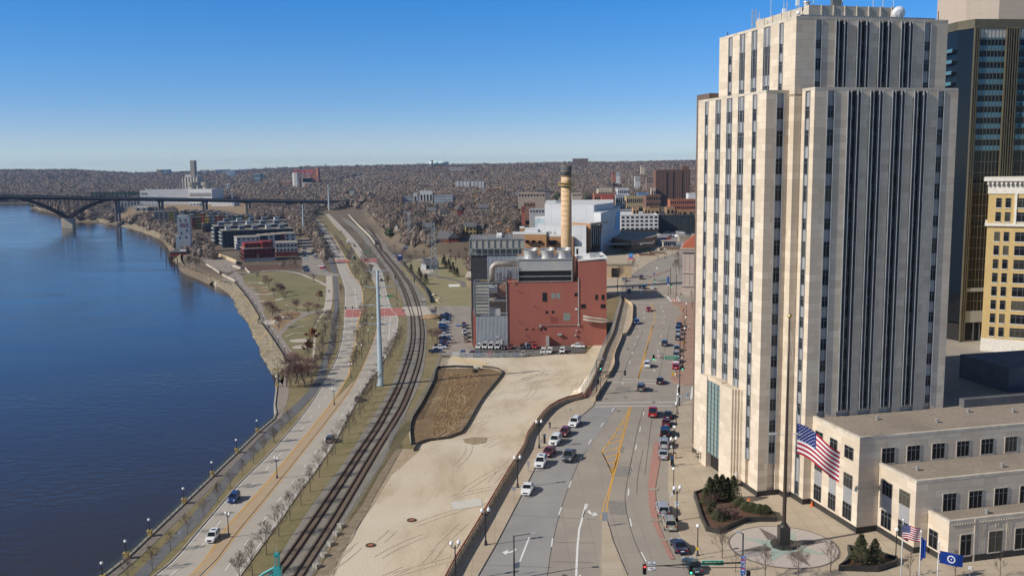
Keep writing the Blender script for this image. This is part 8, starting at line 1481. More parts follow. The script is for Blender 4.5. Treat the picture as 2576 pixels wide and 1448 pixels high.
mb=MB(); mb.box(wE*.25,wE*.82,-.14,-.01,Hh*.70,Hh*.80); mb.build('sign_board',mat('sign_maroon_blue',(.12,.02,.07)),el); text('MUNICIPAL',1.2,s_white,el,(wE*.535,-.17,Hh*.773)); text('ELEVATOR',1.2,s_white,el,(wE*.535,-.17,Hh*.728))
hs=thing('dock_house','low dark red dock house with dark hipped roof and skylights below the tower','house',(X0-2,p.y-14,LZ-2)); mb=MB(); mb.box(0,wE+3,0,12,0,3.6); mb.build('wall',wallm((.16,.03,.03)),hs); mb=MB(); mb.add([(-.8,-.8,3.6),(wE+3.8,-.8,3.6),(wE+3.8,12.8,3.6),(-.8,12.8,3.6),(3,6,6.2),(wE,6,6.2)],[(0,1,5,4),(1,2,5),(2,3,4,5),(3,0,4)]); mb.build('roof',m_rfd,hs); mb=MB(); mb.box(-.5,wE+3.5,-1.2,13,-4,-.1); mb.build('dock_base',m_timber,hs); mb=MB(); mb.box(wE*.7,wE+2,2,5,4.6,5.4); mb.build('skylight',s_white,hs)
for i,(x,y,h_) in enumerate(((1692,1080,6),(1747,1150,7),(1780,1160,5),(1796,1180,5),(1832,1225,6),(1868,1230,7),(1930,1260,6),(1940,1270,5))):
 q=g('F',x,y,WZ); mb=MB(); mb.tube([(q.x,q.y,WZ-2),(q.x+.3,q.y,WZ+h_)],[.45,.35],7); tag(mb.build('mooring_pile',m_timber),'weathered timber pile in the river, %s from the left'%ORL[i],'timber pile','mooring piles by the elevator tower')
# landing stage
t=thing('landing_stage','pale concrete landing stage with stepped edge below the park','landing stage',(0,0,0)); mb=MB(); mb.prism([tuple(v)[:2] for v in gl('G',[(345,1330),(370,1290),(470,1280),(540,1330),(640,1385),(560,1400),(430,1400),(400,1360),(345,1350)],WZ+2.5)],WZ-1,WZ+2.6); mb.build('deck',m_path,t); mb=MB(); mb.prism([tuple(v)[:2] for v in gl('G',[(295,1290),(370,1280),(372,1310),(300,1312)],WZ+2.5)],WZ-1,WZ+2.0); mb.build('lower_step',m_conc,t)
for i,pts in enumerate(([(290,965),(300,1010),(375,1070),(470,1120),(640,1190),(640,1210)],[(330,1210),(400,1250),(470,1300)],[(500,1320),(580,1360),(640,1390)],[(740,1250),(790,1295),(900,1290)],[(610,1225),(690,1250),(740,1245)])):
 mb=MB(); mb.wall(dense(gl('G',pts),4),.6,LZ-.5,LZ+(2.6 if i==0 else 1.2)); tag(mb.build('quay_wall',mat('warm_stone_wall',(.55,.44,.28),(.45,.35,.22),sc=.4) if i==0 else m_path),['long warm stone retaining wall curving below the apartments','pale concrete quay wall left of the landing stage','pale concrete quay wall right of the landing stage','white planter wall at the corner of the park lawn','low pale wall beside the park steps'][i],'wall')
# ---------------- far placing on the terrain ----------------
def gt(k,x,y):
 d=ray(*px(k,x,y)); t=200.0
 while t<16000:
  P=Vector((0,0,HC))+d*t
  if P.z<=(tz(P.x,P.y) if P.y>YN else LZ): return P
  t*=1.004
 return Vector((0,0,HC))+d*6000
def rfac(k,x0,yb,x1,yt,rot,z=None,Y=None):
 """front wall from pixel x0 (base yb) to pixel x1, turned by rot; returns origin, width, height"""
 if Y: p=onY(k,x0,yb,Y); p.z=z if z is not None else (tz(p.x,p.y))
 else: p=g(k,x0,yb,z) if z is not None else gt(k,x0,yb)
 d=ray(*px(k,x1,yb)); s=d.x/d.y; c,sn=math.cos(R(rot)),math.sin(R(rot)); w_=(s*p.y-p.x)/(c-s*sn); return p,w_,zat(k,x0,yt,p)-p.z
def bld(name,label,cat,k,x0,yb,x1,yt,rot,dep,wc,rc=None,nx=0,nz=0,z=None,Y=None,ww=.5,wh=.5,side=0,group=None,gable=0,sink=4,wg=None,m=None,first=.25):
 p,W_,H_=rfac(k,x0,yb,x1,yt,rot,z,Y); H_=max(H_,2.5); t=thing(name,label,cat,p,R(rot),group); wm=m or wallm(wc); mb=MB(); mb.box(0,W_,0,dep,-sink,H_); mb.build('wall',wm,t); rm=rc or m_rf
 if gable:
  mb=MB(); o=.4
  if gable>0: mb.add([(-o,-o,H_),(W_+o,-o,H_),(W_+o,dep+o,H_),(-o,dep+o,H_),(-o,dep/2,H_+gable),(W_+o,dep/2,H_+gable)],[(0,1,5,4),(2,3,4,5),(1,2,5),(3,0,4),(0,3,2,1)])
  else: q=-gable; mb.add([(-o,-o,H_),(W_+o,-o,H_),(W_+o,dep+o,H_),(-o,dep+o,H_),(W_/2,-o,H_+q),(W_/2,dep+o,H_+q)],[(0,4,5,3),(1,2,5,4),(0,1,4),(2,3,5),(0,3,2,1)])
  rf=mb.build('roof',rm,t); mb=MB(); mb.box(W_*.7,W_*.7+.9,dep*.45,dep*.45+.9,H_,H_+abs(gable)+1.2); mb.build('chimney',wallm((.30,.14,.09)),rf)
 else:
  mb=MB(); mb.box(-.2,W_+.2,-.2,dep+.2,H_,H_+.5); mb.build('roof',rm,t)
 if nx:
  wn=Wins(t); cw_=W_/nx; ch=H_/nz
  for i in range(nx):
   for j in range(nz): wn.add(cw_*(i+.5),-.03,ch*(j+first),0,winmesh(cw_*ww,ch*wh,1,1,(m_frame,wg or m_gl)))
  if side:
   n2=max(1,int(dep/max(cw_,2.5)))
   for i in range(n2):
    for j in range(nz): wn.add(-.03 if side<0 else W_+.03,dep/n2*(i+.5),ch*(j+first),-math.pi/2 if side<0 else math.pi/2,winmesh(dep/n2*ww,ch*wh,1,1,(m_frame,wg or m_gl)))
  wn.done()
 return t,W_,H_
# ---------------- riverside apartments ----------------
RT=22; c_red=(.22,.035,.03); c_dk=(.05,.06,.075); c_w=(.62,.61,.58); c_cr=(.40,.37,.31)
t,W_,H_=bld('apartment_block','dark red brick riverside apartment block nearest the park, with pale stone base','apartment block','G',730,1178,1058,1045,RT,26,c_red,m_rf,7,3,LZ,side=-1,wh=.5); mb=MB(); mb.box(-.15,W_+.15,-.15,0,0,H_*.26); mb.build('stone_base',wallm((.5,.47,.4)),t); mb=MB(); mb.box(-1.6,-.1,2,24,H_*.3,H_*.33); mb.box(-1.6,-.1,2,24,H_*.62,H_*.65); mb.build('balcony',m_trim,t); mb=MB(); mb.box(W_*.05,W_*.9,4,22,H_+.5,H_+4.2); mb.box(W_*.6,W_*.95,1,18,H_+.5,H_+5.2); mb.build('upper_storey',wallm(c_red),t);
for i in range(6): mb=MB(); mb.box(W_*(.1+.12*i),W_*(.1+.12*i)+1.4,3.9,4.0,H_+1.2,H_+3.0); mb.build('window',m_gl,t)
t,W_,H_=bld('apartment_block','white and brick riverside block with two rows of square windows by its car park','apartment block','G',1062,1120,1296,985,RT-8,24,c_w,m_rf,6,3,LZ,first=.2,ww=.5,wh=.55); mb=MB(); mb.box(-.12,W_+.12,-.12,-.0,0,H_*.34); mb.build('brick_base',wallm(c_red),t)
for i,(x0,x1,c,lab) in enumerate(((655,900,c_w,'white end'),(900,985,c_dk,'dark grey second'),(985,1055,c_w,'white balcony'),(1055,1120,c_dk,'charcoal centre'),(1120,1160,c_red,'narrow red'),(1160,1275,c_w,'white right hand'))):
 Y0=g('G',655,1060,LZ).y+6+i*2.5; t,W_,H_=bld('apartment_block',lab+' section of the long second apartment block behind the red one','apartment block','G',x0,1060,x1,925-(x0-655)*.08,RT,22,c,m_rf,max(1,int((x1-x0)/45)),4,LZ,Y=Y0,side=-1 if i==0 else 0,ww=.45)
for j,(yb,yt,x0,x1,c,lab) in enumerate(((1030,855,505,1250,c_dk,'long dark blue grey apartment block with white balconies, nearer one'),(1000,808,425,1200,c_dk,'long dark blue grey apartment block with white balconies, farther one'),(930,765,490,1190,c_cr,'cream and white apartment block with roof pavilions at the back'))):
 Y0=g('G',x0,yb,LZ).y; t,W_,H_=bld('apartment_block',lab,'apartment block','G',x0,yb,x1,yt,RT,26 if j<2 else 22,c,m_rf,14,4,LZ,side=-1,ww=.4)
 if j<2:
  for l in range(4):
   mb=MB(); z=H_*(.2+l*.22); mb.box(-1.5,-.05,1,25,z,z+.5); mb.build('balcony',wallm((.42,.45,.48)),t)
 for i in range(5): mb=MB(); x=W_*(.06+.19*i); mb.box(x,x+W_*.07,5,14,H_+.5,H_+3.4,0); mb.box(x-.4,x+W_*.07+.4,4.6,14.4,H_+3.4,H_+3.8,1); o=mb.build('roof_pavilion',[wallm((.14,.16,.19) if (i+j)%3 else (.45,.45,.44)),wallm((.2,.24,.28))],t)
tc=[(.45,.28,.06),(.40,.09,.05),(.05,.13,.12),(.30,.33,.36),(.50,.36,.10),(.12,.20,.22),(.46,.14,.07),(.22,.24,.27)]
rows=[(320,815,755,695,10,'front'),(270,560,722,668,7,'second'),(130,470,705,650,8,'third'),(60,400,690,640,8,'back')]
for r_,(x0,x1,yb,yt,n,lab) in enumerate(rows):
 Y0=g('G',x0,yb+40,LZ).y
 for i in range(n):
  a=x0+(x1-x0)*i/n; b=x0+(x1-x0)*(i+1)/n; bld('townhouse','brightly painted townhouse, %s from the left in the %s row by the river'%(ORL[i],lab),'townhouse','G',a,yb+40,b-1,yt-(i%2)*4,8,14,tc[(i*3+r_)%8],m_rfd if i%2 else m_rf,2,3,LZ,Y=Y0+i*1.5,group='painted townhouses by the river')
for i,(k,x0,x1,yb,yt,c) in enumerate((('G',215,280,835,712,tc[0]),('G',180,214,838,716,tc[1]),('G',150,180,800,705,tc[1]),('G',0,25,770,668,tc[3]),('F',1780,1860,765,650,tc[4]),('F',1625,1780,760,655,(.42,.42,.40)),('F',2000,2040,800,690,tc[6]))):
 bld('townhouse','end townhouse gable facing the river bank, %s listed by the elevator tower'%ORL[i],'townhouse',k,x0,yb,x1,yt,20,16,c,m_rfd,3,4,LZ,side=-1,group='painted townhouses by the river',gable=0 if i<4 else 2.5)
for i in range(4): bld('gabled_house','dark green roofed gabled house between townhouses and apartments, %s from the left'%ORL[i],'house','G',290+i*42,870-i*6,328+i*42,800-i*4,14,14,(.22,.12,.10),wallm((.10,.16,.15)),2,2,LZ,gable=-3,group='green roofed gabled houses')
# ---------------- neighbourhood houses ----------------
HS=[('red brick mansion with steep slate roof and tall chimney near the park','H',918,1012,1035,935,-10,16,(.30,.085,.05),3,2,6),('red brick mansion wing with turret roof right of the slate roof','H',1035,1000,1150,925,8,14,(.26,.07,.045),3,2,-5),('yellow brick house with grey hipped roof above the park','H',1218,900,1330,810,6,14,(.52,.40,.17),3,2,4),('yellow brick house rear wing with tall bay windows','H',1330,892,1398,822,-8,12,(.50,.37,.15),2,2,3),
 ('grey gabled park pavilion with white front beside the pylon','H',800,1262,935,1205,25,10,(.36,.37,.40),3,1,4),('tan stucco house with brown hip roof among trees','H',805,685,905,640,0,12,(.42,.36,.24),3,2,4),('large tan house with several gables beside the tan stucco one','H',945,720,1045,660,0,14,(.40,.34,.25),3,2,-5),('brick red gabled house facing left among the trees','H',1130,700,1185,630,0,12,(.33,.06,.05),2,2,-6),('pale grey house with pyramid roof and white finials','H',1348,650,1465,610,0,13,(.38,.39,.36),4,2,5),
 ('white gabled cottage on the bluff above the bridge end','H',205,500,255,480,0,9,(.66,.66,.64),2,1,-4),('tan dormer house behind the blue grey block','H',1143,530,1200,508,0,10,(.42,.36,.22),2,1,-4),('tall narrow white shed on the bluff edge','H',480,852,503,790,0,5,(.66,.66,.64),0,0,-2),('grey clapboard house below the tan ones','H',762,862,850,810,0,12,(.33,.31,.29),3,2,4),('grey roofed bungalow near the far pylon','H',560,712,640,690,0,12,(.34,.30,.26),3,1,5),('small pale blue gabled cottage','H',920,828,942,800,0,7,(.5,.55,.6),1,1,-3),('grey gambrel house beside the dormer row','H',895,632,930,600,0,10,(.34,.35,.33),2,2,-4),
 ('brown house with double gables left of the red one','H',1040,640,1085,600,0,12,(.24,.14,.10),2,2,-5),('long red roofed shop block far in the trees','H',695,392,825,368,0,20,(.36,.12,.08),6,1,3),('white bungalow at the far left by the railway','H',0,470,45,440,0,12,(.62,.62,.60),2,1,3),('white gabled house above the limestone cut','G',1840,465,1892,432,0,11,(.62,.63,.64),2,1,-4),('white gabled house at the right end of the bridge','G',2052,505,2106,480,0,10,(.62,.62,.60),2,1,-5),('brown bungalow left of the museum','H',1700,500,1790,470,0,14,(.5,.47,.4),4,1,3),
 ('orange brick three storey school far right of the slabs','H',1445,455,1560,405,0,18,(.42,.16,.09),8,2,0),('pale blue shop row right of the twin slabs','H',1378,440,1430,415,0,12,(.45,.50,.58),4,1,0),('dark brick terrace right of the school','H',1560,470,1610,430,0,14,(.30,.12,.08),4,2,0),('steep roofed white dormer house near the stack','H',1765,440,1825,410,0,12,(.5,.48,.45),3,1,-5),('red barn like house at the right edge of the wood','H',1810,660,1843,605,0,10,(.40,.10,.06),1,2,-5),
 ('low brick office with long roof left of the brewery','G',1128,380,1215,335,0,20,(.36,.19,.13),6,3,0),('low dark brick office annex left of the brewery','G',1215,378,1290,322,0,20,(.26,.13,.10),5,3,0),('cream warehouse by the railway curve','G',535,400,575,355,0,16,(.60,.60,.58),2,1,0),('white store row beyond the railway curve','G',620,365,775,350,0,18,(.45,.42,.38),6,1,0),('blue metal shed near the railway curve','G',355,360,420,335,0,20,(.10,.20,.27),3,1,0),('small brick shop far right of the brewery','G',1440,412,1520,395,0,14,(.40,.15,.10),4,1,0),('white roofed factory on the far slope','G',1890,292,1950,283,0,20,(.62,.60,.55),0,0,0),('beige low school on the far slope','G',1770,312,1830,302,0,20,(.55,.50,.42),0,0,0)]
for lab,k,x0,yb,x1,yt,rot,dp,c,nx,nz,gb in HS: bld('house' if gb else 'building',lab,'house' if gb else 'building',k,x0,yb,x1,yt,rot,dp,c,wallm((.13,.13,.135)) if gb else m_rf,nx,nz,gable=gb,sink=8)
# ---------------- landmark buildings far away ----------------
bld('long_apartment_block','long blue grey apartment building with many small windows in the wooded middle distance','apartment building','H',550,575,880,492,3,16,(.36,.40,.44),m_rf,18,3,sink=10,ww=.3,wh=.5); bld('long_apartment_block','right wing of the long blue grey apartment building with brown end','apartment building','H',885,565,1085,478,-3,16,(.34,.38,.42),m_rf,10,3,sink=10,ww=.3,wh=.5); bld('stair_block','narrow brown end block left of the blue grey apartment building','building','H',512,580,548,488,0,14,(.26,.17,.12),m_rf,0,0,sink=10)
bld('roof_house','white stepped rooftop block on the blue grey apartment building','building','H',735,480,868,435,2,10,(.62,.62,.58),m_rfw,4,1,Y=gt('H',700,575).y+4,sink=3); bld('roof_house','small white rooftop box left of the stepped one','building','H',670,488,705,458,2,8,(.60,.60,.57),m_rfw,1,1,Y=gt('H',700,575).y+4,sink=3)
for i,(a,b) in enumerate(((1113,1258),(1275,1412))):
 t,W_,H_=bld('slab_apartment','white slab apartment block, %s one of the pair in the trees'%['left','right'][i],'apartment building','H',a,402,b,328,0,16,(.68,.68,.66),m_rfd,8,7,ww=.22,wh=.55,sink=10,group='pair of white slab blocks')
 for f in (.25,.5,.78): mb=MB(); mb.box(W_*f,W_*f+1.6,-.15,-.02,1,H_-1); mb.build('recess_strip',m_brown,t)
bld('hilltop_apartments','pale stepped apartments on the far wooded slope','apartment building','H',1040,228,1225,188,0,20,(.52,.48,.42),m_rfw,8,2,sink=10)
bld('brown_tower_block','broad brown apartment block standing on the skyline right of the stack','apartment building','I',637,142,797,92,0,40,(.26,.16,.11),m_rfd,10,4,Y=4050,sink=30,ww=.35)
for i,x in enumerate((907,965)):
 p=onY('H',x,150,4100); t=thing('water_tower','white domed water tower on the skyline, %s one'%['left','right'][i],'water tower',(p.x,4100,tz(p.x,4100)),0,'twin water towers'); hz=zat('H',x,116,p)-t.location.z; mb=MB(); mb.lathe((0,0,hz-22),[(8,0),(27,7),(33,14),(26,20),(5,22.5)],20); mb.build('tank',mat('water_tower_paint',(.55,.72,.70)) if i==0 else bpy.data.materials['water_tower_paint'],t,True); mb=MB();
 for a in range(6): mb.tube([(24*math.cos(a*1.047),24*math.sin(a*1.047),-5),(24*math.cos(a*1.047),24*math.sin(a*1.047),hz-15)],1.2,5)
 mb.build('leg',m_lg,t)
bld('stone_tower','square tan stone tower on the skyline left of the water towers','tower','H',856,155,872,108,0,20,(.38,.28,.18),m_rfd,1,1,Y=4000,sink=40)
# white riverside power station
t,W_,H_=bld('white_power_station','big white power station with long dark window slots behind the bridge','power station','F',1480,560,2035,430,4,55,(.66,.66,.65),m_rfw,0,0,LZ,Y=1900); Y0=t.location.y
mb=MB()
for x0,x1,z in ((.02,.14,.80),(.02,.14,.72),(.93,.999,.78),(.93,.999,.70),(.2,.9,.25)): mb.box(W_*x0,W_*x1,-.2,-.02,H_*z,H_*z+1.2)
mb.build('window_slot',m_dark,t); mb=MB()
for i in range(12): x=W_*(.1+.07*i); mb.lathe((x,12,H_+.5),[(.9,0),(.9,4)],6)
mb.build('roof_vent',m_lg,t)
t,W_,H_=bld('white_power_station','right end of the white power station with three black window slots','power station','G',152,560,393,415,-12,45,(.60,.60,.59),m_rfw,0,0,LZ,Y=1905); mb=MB()
for z in (.52,.60,.70): mb.box(W_*.02,W_*.98,-.2,-.02,H_*z,H_*z+1.3)
mb.build('window_slot',m_dark,t)
for i,x in enumerate((187,331)):
 p=onY('G',x,400,1925); t=thing('squat_chimney','squat grey chimney on the white power station, %s one'%['left','right'][i],'chimney',(p.x,1925,LZ),0,'power station chimneys'); hz=zat('G',x,338,p)-LZ; mb=MB(); mb.lathe((0,0,0),[(9,0),(7,hz*.7),(7,hz-8),(10,hz-6),(10,hz)],14); mb.build('shaft',wallm((.30,.27,.23)),t)
t,W_,H_=bld('warehouse','low white warehouse with curved roof below the bridge deck','warehouse','G',385,592,622,552,-4,30,(.64,.64,.62),m_rfw,0,0,LZ); bld('tank_hall','small white equipment hall left of the low warehouse','warehouse','G',155,592,258,562,0,18,(.62,.62,.60),m_rfw,3,1,LZ); bld('shed','long grey shed with dark door in the bare field','shed','F',1425,645,1550,605,0,14,(.25,.28,.29),m_rfw,2,1,LZ); bld('shed','dark teal shed right of the grey one','shed','F',1560,640,1668,605,0,14,(.10,.14,.14),m_rfd,3,1,LZ); bld('brick_bunker','grey brown windowless building beside the tall bridge pier','building','F',1010,672,1190,620,4,26,(.20,.17,.14),m_rfd,0,0,LZ)
t=thing('coal_conveyor','long dark green steel conveyor gallery behind the bridge deck','conveyor',onY('F',960,490,1980)); xr=onY('F',1480,470,1980).x-t.location.x; mb=MB(); mb.box(0,xr,0,8,2,8); mb.build('gallery',mat('conveyor_green',(.02,.05,.035),(.012,.03,.022),sc=.1),t); mb=MB()
for i in range(12): mb.box(xr*i/12,xr*i/12+1.5,-.5,8.5,-28,9.5)
mb.build('trestle',bpy.data.materials['conveyor_green'],t)
t=thing('substation','field of grey lattice frames and posts of an electrical substation','substation',g('F',1180,622,LZ)); sx=g('F',1640,622,LZ).x-t.location.x
for i in range(16):
 mb=MB(); x=sx*i/15; h_=[26,14,18,30][i%4]*.8
 for dx in (0,4): mb.tube([(x+dx,0,0),(x+dx,0,h_)],.5,4)
 mb.tube([(x-2,0,h_*.9),(x+8,0,h_*.9)],.4,4); mb.tube([(x,12,0),(x,12,h_*.7)],.4,4); mb.build('frame',m_metal,t)
# grain silo, high-rise, brewery
t,W_,H_=bld('grain_silo','big beige concrete grain silo block with tall headhouse','grain silo','G',80,388,246,288,0,40,(.44,.39,.31),m_rf,0,0,Y=2350,sink=20,m=ribbed('silo_concrete',(.46,.41,.33),(.40,.35,.28),7)); mb=MB(); mb.box(W_*.48,W_*.74,8,26,H_,H_+H_*.85); mb.build('headhouse',wallm((.36,.31,.26)),t); mb=MB(); mb.box(W_*.1,W_*.9,10,22,H_+.5,H_+6); mb.build('roof_gallery',m_rfw,t)
bld('high_rise','pale blue and white twin slab high rise on the far plain','high rise','G',540,290,590,218,0,25,(.42,.50,.58),m_rfd,5,10,Y=4200,sink=10); bld('high_rise','darker right half of the pale blue high rise','high rise','G',591,288,637,212,0,25,(.28,.40,.50),m_rfd,4,10,Y=4200,sink=10)
for i,(k,x0,x1,yt,yb,c) in enumerate((('G',425,500,208,238,(.12,.2,.3)),('G',500,560,206,228,(.25,.3,.36)),('G',668,765,208,230,(.10,.2,.32)),('G',265,340,212,226,(.4,.42,.45)),('F',1650,1695,208,240,(.40,.24,.20)),('F',1715,1778,206,240,(.14,.24,.33)),('F',1895,1990,225,252,(.5,.52,.55)),('G',55,140,225,250,(.5,.52,.55)),('G',835,900,250,270,(.20,.30,.36)),('H',78,125,285,292,(.6,.58,.5)),('H',1280,1345,310,325,(.2,.13,.14)))):
 bld('distant_building','small %s block on the far horizon plain, %s listed'%(['dark blue','grey blue','navy','pale','brick','blue','white','white','teal','cream','brown'][i],ORL[i]),'building',k,x0,yb,x1,yt,0,40,c,m_rf,4,2,Y=5200 if i<8 else 3300,sink=60)
Yb=2750; zB=lambda x,y: onY('G',x,y,Yb)
p=zB(1295,335); bw=thing('brewery','old red brick brewery with tall chimney, silos and red rooftop letters','brewery',(p.x,Yb,p.z-3)); m_bb=mat('brewery_brick',(.36,.15,.10),(.30,.12,.08),sc=.05)
def BB(name,x0,x1,y0,y1,d0,d1,m): a=zB(x0,y1);b=zB(x1,y0); mb=MB(); mb.box(a.x-p.x,b.x-p.x,d0,d1,a.z-p.z-12 if y1>=330 else a.z-p.z,b.z-p.z+3); return mb.build(name,m,bw)
BB('brick_hall',1295,1340,288,335,0,40,m_bb); BB('white_hall',1340,1435,288,335,-6,30,wallm((.55,.52,.46))); BB('brick_tower',1438,1500,272,335,0,40,m_bb); BB('upper_tower',1442,1488,218,272,6,30,wallm((.28,.12,.08))); BB('rear_hall',1350,1412,262,290,20,50,m_bb)
a=zB(1508,330); mb=MB(); mb.lathe((a.x-p.x,5,-12),[(6.5,0),(4.5,onY('G',1508,172,Yb).z-p.z+12)],14); mb.build('chimney',m_bb,bw)
for x in (1263,1275,1287): a=zB(x,330); mb=MB(); mb.lathe((a.x-p.x,0,-12),[(6.5,0),(6.5,onY('G',x,228,Yb).z-p.z+12)],14); mb.build('silo',wallm((.62,.60,.55)),bw)
for i in range(8): a=zB(1346+i*12,305); mb=MB(); mb.box(a.x-p.x,a.x-p.x+6,-6.3,-5.9,a.z-p.z-6,a.z-p.z+6); mb.build('window',m_gl,bw)
BB('sign_frame',1310,1440,240,246,10,11,m_lg); a=zB(1375,235); text('SCHMIDT',17,mat('neon_red',(.7,.05,.05)),bw,(a.x-p.x,9,a.z-p.z+4),ex=.6)
# freight train on the curve behind the bridge
for i in range(11):
 p=gt('G',800+i*48,502+i*2.2); p2=gt('G',848+i*48,504+i*2.2); p.z=tz(p.x,p.y); t=thing('freight_car','pale freight wagon, %s from the left in the train behind the bridge'%ORL[i],'freight wagon',(p.x,p.y,p.z+1),math.atan2(p2.y-p.y,p2.x-p.x),'freight train behind the bridge'); L_=(p2-p).length*.9; mb=MB(); mb.box(0,L_,0,3.2,1.2,5.6); mb.build('body',wallm([(.66,.64,.58),(.55,.35,.08),(.6,.62,.62),(.3,.45,.42)][i%4]),t); mb=MB(); mb.box(1,L_-1,.3,2.9,0,1.2); mb.build('running_gear',m_black,t)
# limestone cuttings
for pts,h_,lab in ((gl('W',[(972,606),(958,588),(942,568),(928,550),(915,533),(906,520)]),11,'long pale limestone cutting along the right side of the tracks'),):
 P_=[Vector((p.x+3,p.y,0)) for p in dense(pts,8)]; n=len(P_); mb=MB(); vs=[]
 for i in range(n):
  for j in range(7): f=j/6; vs.append((P_[i].x+f*9+random.uniform(-1.6,1.6),P_[i].y+random.uniform(-2,2),LZ-.5+f*h_+random.uniform(-.5,.5)))
 mb.add(vs,[(i*7+j,(i+1)*7+j,(i+1)*7+j+1,i*7+j+1) for i in range(n-1) for j in range(6)]); tag(mb.build('limestone_cutting',m_chalk),kind='structure')
for i in range(22):
 p=gt('G',1565+i*15,490+i*1.8); mb=MB(); mb.box(p.x-4,p.x+7,p.y-3,p.y+4,tz(p.x,p.y)-2,tz(p.x,p.y)+random.uniform(4,9)); tag(mb.build('rock_ledge',m_chalk),kind='structure')
mb=MB(); mb.wall(dense(gl('G',[(1830,690),(1900,770),(1980,850),(2050,920),(2106,1000)]),8),.8,LZ,LZ+2.6); tag(mb.build('track_wall',m_pier),'long pale retaining wall between the two railway lines','wall')
# signs in the park
p=g('H',527,1165,LZ); t=thing('blue_pillar_sign','tall dark blue pillar sign by the railway crossing','sign',p); a=zat('H',527,1090,p)-LZ; mb=MB(); mb.box(-2.0,2.0,-.4,.4,0,a); mb.build('panel',mat('pillar_navy',(.02,.03,.13)),t); mb=MB(); mb.box(-1.2,1.2,-.45,-.41,a*.7,a*.85); mb.build('white_mark',s_white,t)
p=g('H',583,1070,LZ+1); t=thing('billboard','white billboard on a brown post beside the far pylon','billboard',p,.4); mb=MB(); a=zat('H',583,1015,p)-p.z; mb.box(-2.6,2.6,-.2,.2,a*.35,a); mb.build('panel',s_white,t); mb=MB(); mb.box(-.3,.3,-.2,.2,-1,a*.4); mb.build('post',wallm((.3,.12,.08)),t); mb=MB(); mb.box(-1.8,1.8,-.24,-.21,a*.5,a*.75); mb.build('picture',solid((.35,.12,.1)),t)
for k,x0,x1,yb,yt,lab in (('D',1908,1958,695,640,'small grey equipment hut beside the level crossing'),('H',445,478,1120,1090,'small grey signal hut by the far crossing')): bld('equipment_hut',lab,'hut',k,x0,yb,x1,yt,0,2.5,(.34,.36,.38),m_rfd,0,0,LZ,gable=.8,sink=0)
p=g('D',1925,700,LZ); t=struct('sand_heap',MB().lathe((p.x,p.y-2,LZ),[(6,0),(3.5,1.0),(.2,1.8)],20),m_weed,True)
t=thing('park_house','tan stone service building beside the dark plant tower','building',g('J',440,380,LZ)); mb=MB(); x1=g('J',487,380,LZ).x-t.location.x+.5; mb.box(0,x1,0,16,0,zat('J',440,290,t.location)-LZ); mb.build('wall',bpy.data.materials['cream_stone'],t); mb=MB(); mb.box(-1,x1,-1,30,zat('J',440,290,t.location)-LZ,zat('J',440,290,t.location)-LZ+.5); mb.build('terrace_roof',m_path,t)
# clock shelter on the far median
p=g('G',1888,1190,LZ); t=thing('median_shelter','small dark green roofed shelter on the far median','shelter',p); mb=MB(); mb.lathe((0,0,2.8),[(1.9,0),(.9,1.8),(.1,3.0)],4); mb.build('roof',wallm((.03,.08,.06)),t); mb=MB()
for x in (-.9,.9): mb.box(x-.12,x+.12,-.12,.12,0,2.9)
mb.build('post',m_post,t)
# rocks in the parks
for i in range(26):
 k,(x,y),s=random.choice([('E',(random.uniform(1200,1330),random.uniform(755,800)),1),('E',(random.uniform(1100,1180),random.uniform(800,850)),.8),('D',(random.uniform(1905,2010),random.uniform(470,565)),1.2)]); p=g(k,x,y,LZ); mb=MB(); a=random.random(); s*=random.uniform(.5,1.2); mb.lathe((p.x,p.y,LZ),[(s,0),(s*.9,s*.5),(s*.4,s*.8)],6); tag(mb.build('boulder',m_chalk),'pale limestone boulder in the park rock piles','boulder','limestone boulders in the parks')
for i,(x,y) in enumerate(((745,430),(740,480),(765,690),(680,1045),(760,765),(770,640),(600,1260),(660,1210))): p=g('D',x+40 if x>700 else x,y,LZ); t=thing('park_bench','pale stacked stone seat along the park path, %s listed'%ORL[i],'bench',p+Vector((0,0,.05)),0,'stone seats by the path'); mb=MB(); mb.box(-1.1,1.1,-.4,.4,.4,.7); mb.build('slab',m_path,t); mb=MB(); mb.box(-.6,.6,-.3,.3,0,.4); mb.build('support',m_path,t)
# teal bridge pylon at the bottom edge
p=g('A',607,1500,LZ+10); z0=p.z; Yq=p.y; sc_=(onY('A',648,1448,Yq).x-onY('A',563,1448,Yq).x)/2; m_teal=mat('teal_bridge_paint',(.05,.36,.36),(.03,.28,.29),sc=.8,rough=.5); zt1=onY('A',607,1350,Yq).z; zt2=onY('A',600,1190,Yq).z; t=thing('teal_bridge_pylon','teal painted bridge lamp pylon with curved rail rising from the bottom edge','bridge pylon',(p.x,Yq,z0)); mb=MB(); mb.box(-sc_,sc_,-sc_,sc_,-9,zt1-z0); mb.box(-sc_*.85,sc_*.85,-sc_*.85,sc_*.85,zt1-z0,zt1-z0+.15); mb.box(-sc_*.62,sc_*.62,-sc_*.62,sc_*.62,zt1-z0+.15,zt2-z0-.2); mb.box(-sc_*.75,sc_*.75,-sc_*.75,sc_*.75,zt2-z0-.2,zt2-z0-.05); mb.box(-sc_*.5,sc_*.5,-sc_*.5,sc_*.5,zt2-z0-.05,zt2-z0+.1); mb.build('pylon_body',m_teal,t); mb=MB(); mb.box(-sc_*.35,sc_*.35,-sc_*.65,-sc_*.62,zt1-z0+.4,zt2-z0-.5); mb.build('lantern_pane',mat('lantern_pane',(.25,.22,.15)),t); mb=MB(); mb.lathe((0,0,zt2-z0+.1),[(.05,0),(.03,1.3)],6); mb.build('spike',m_lg,t)
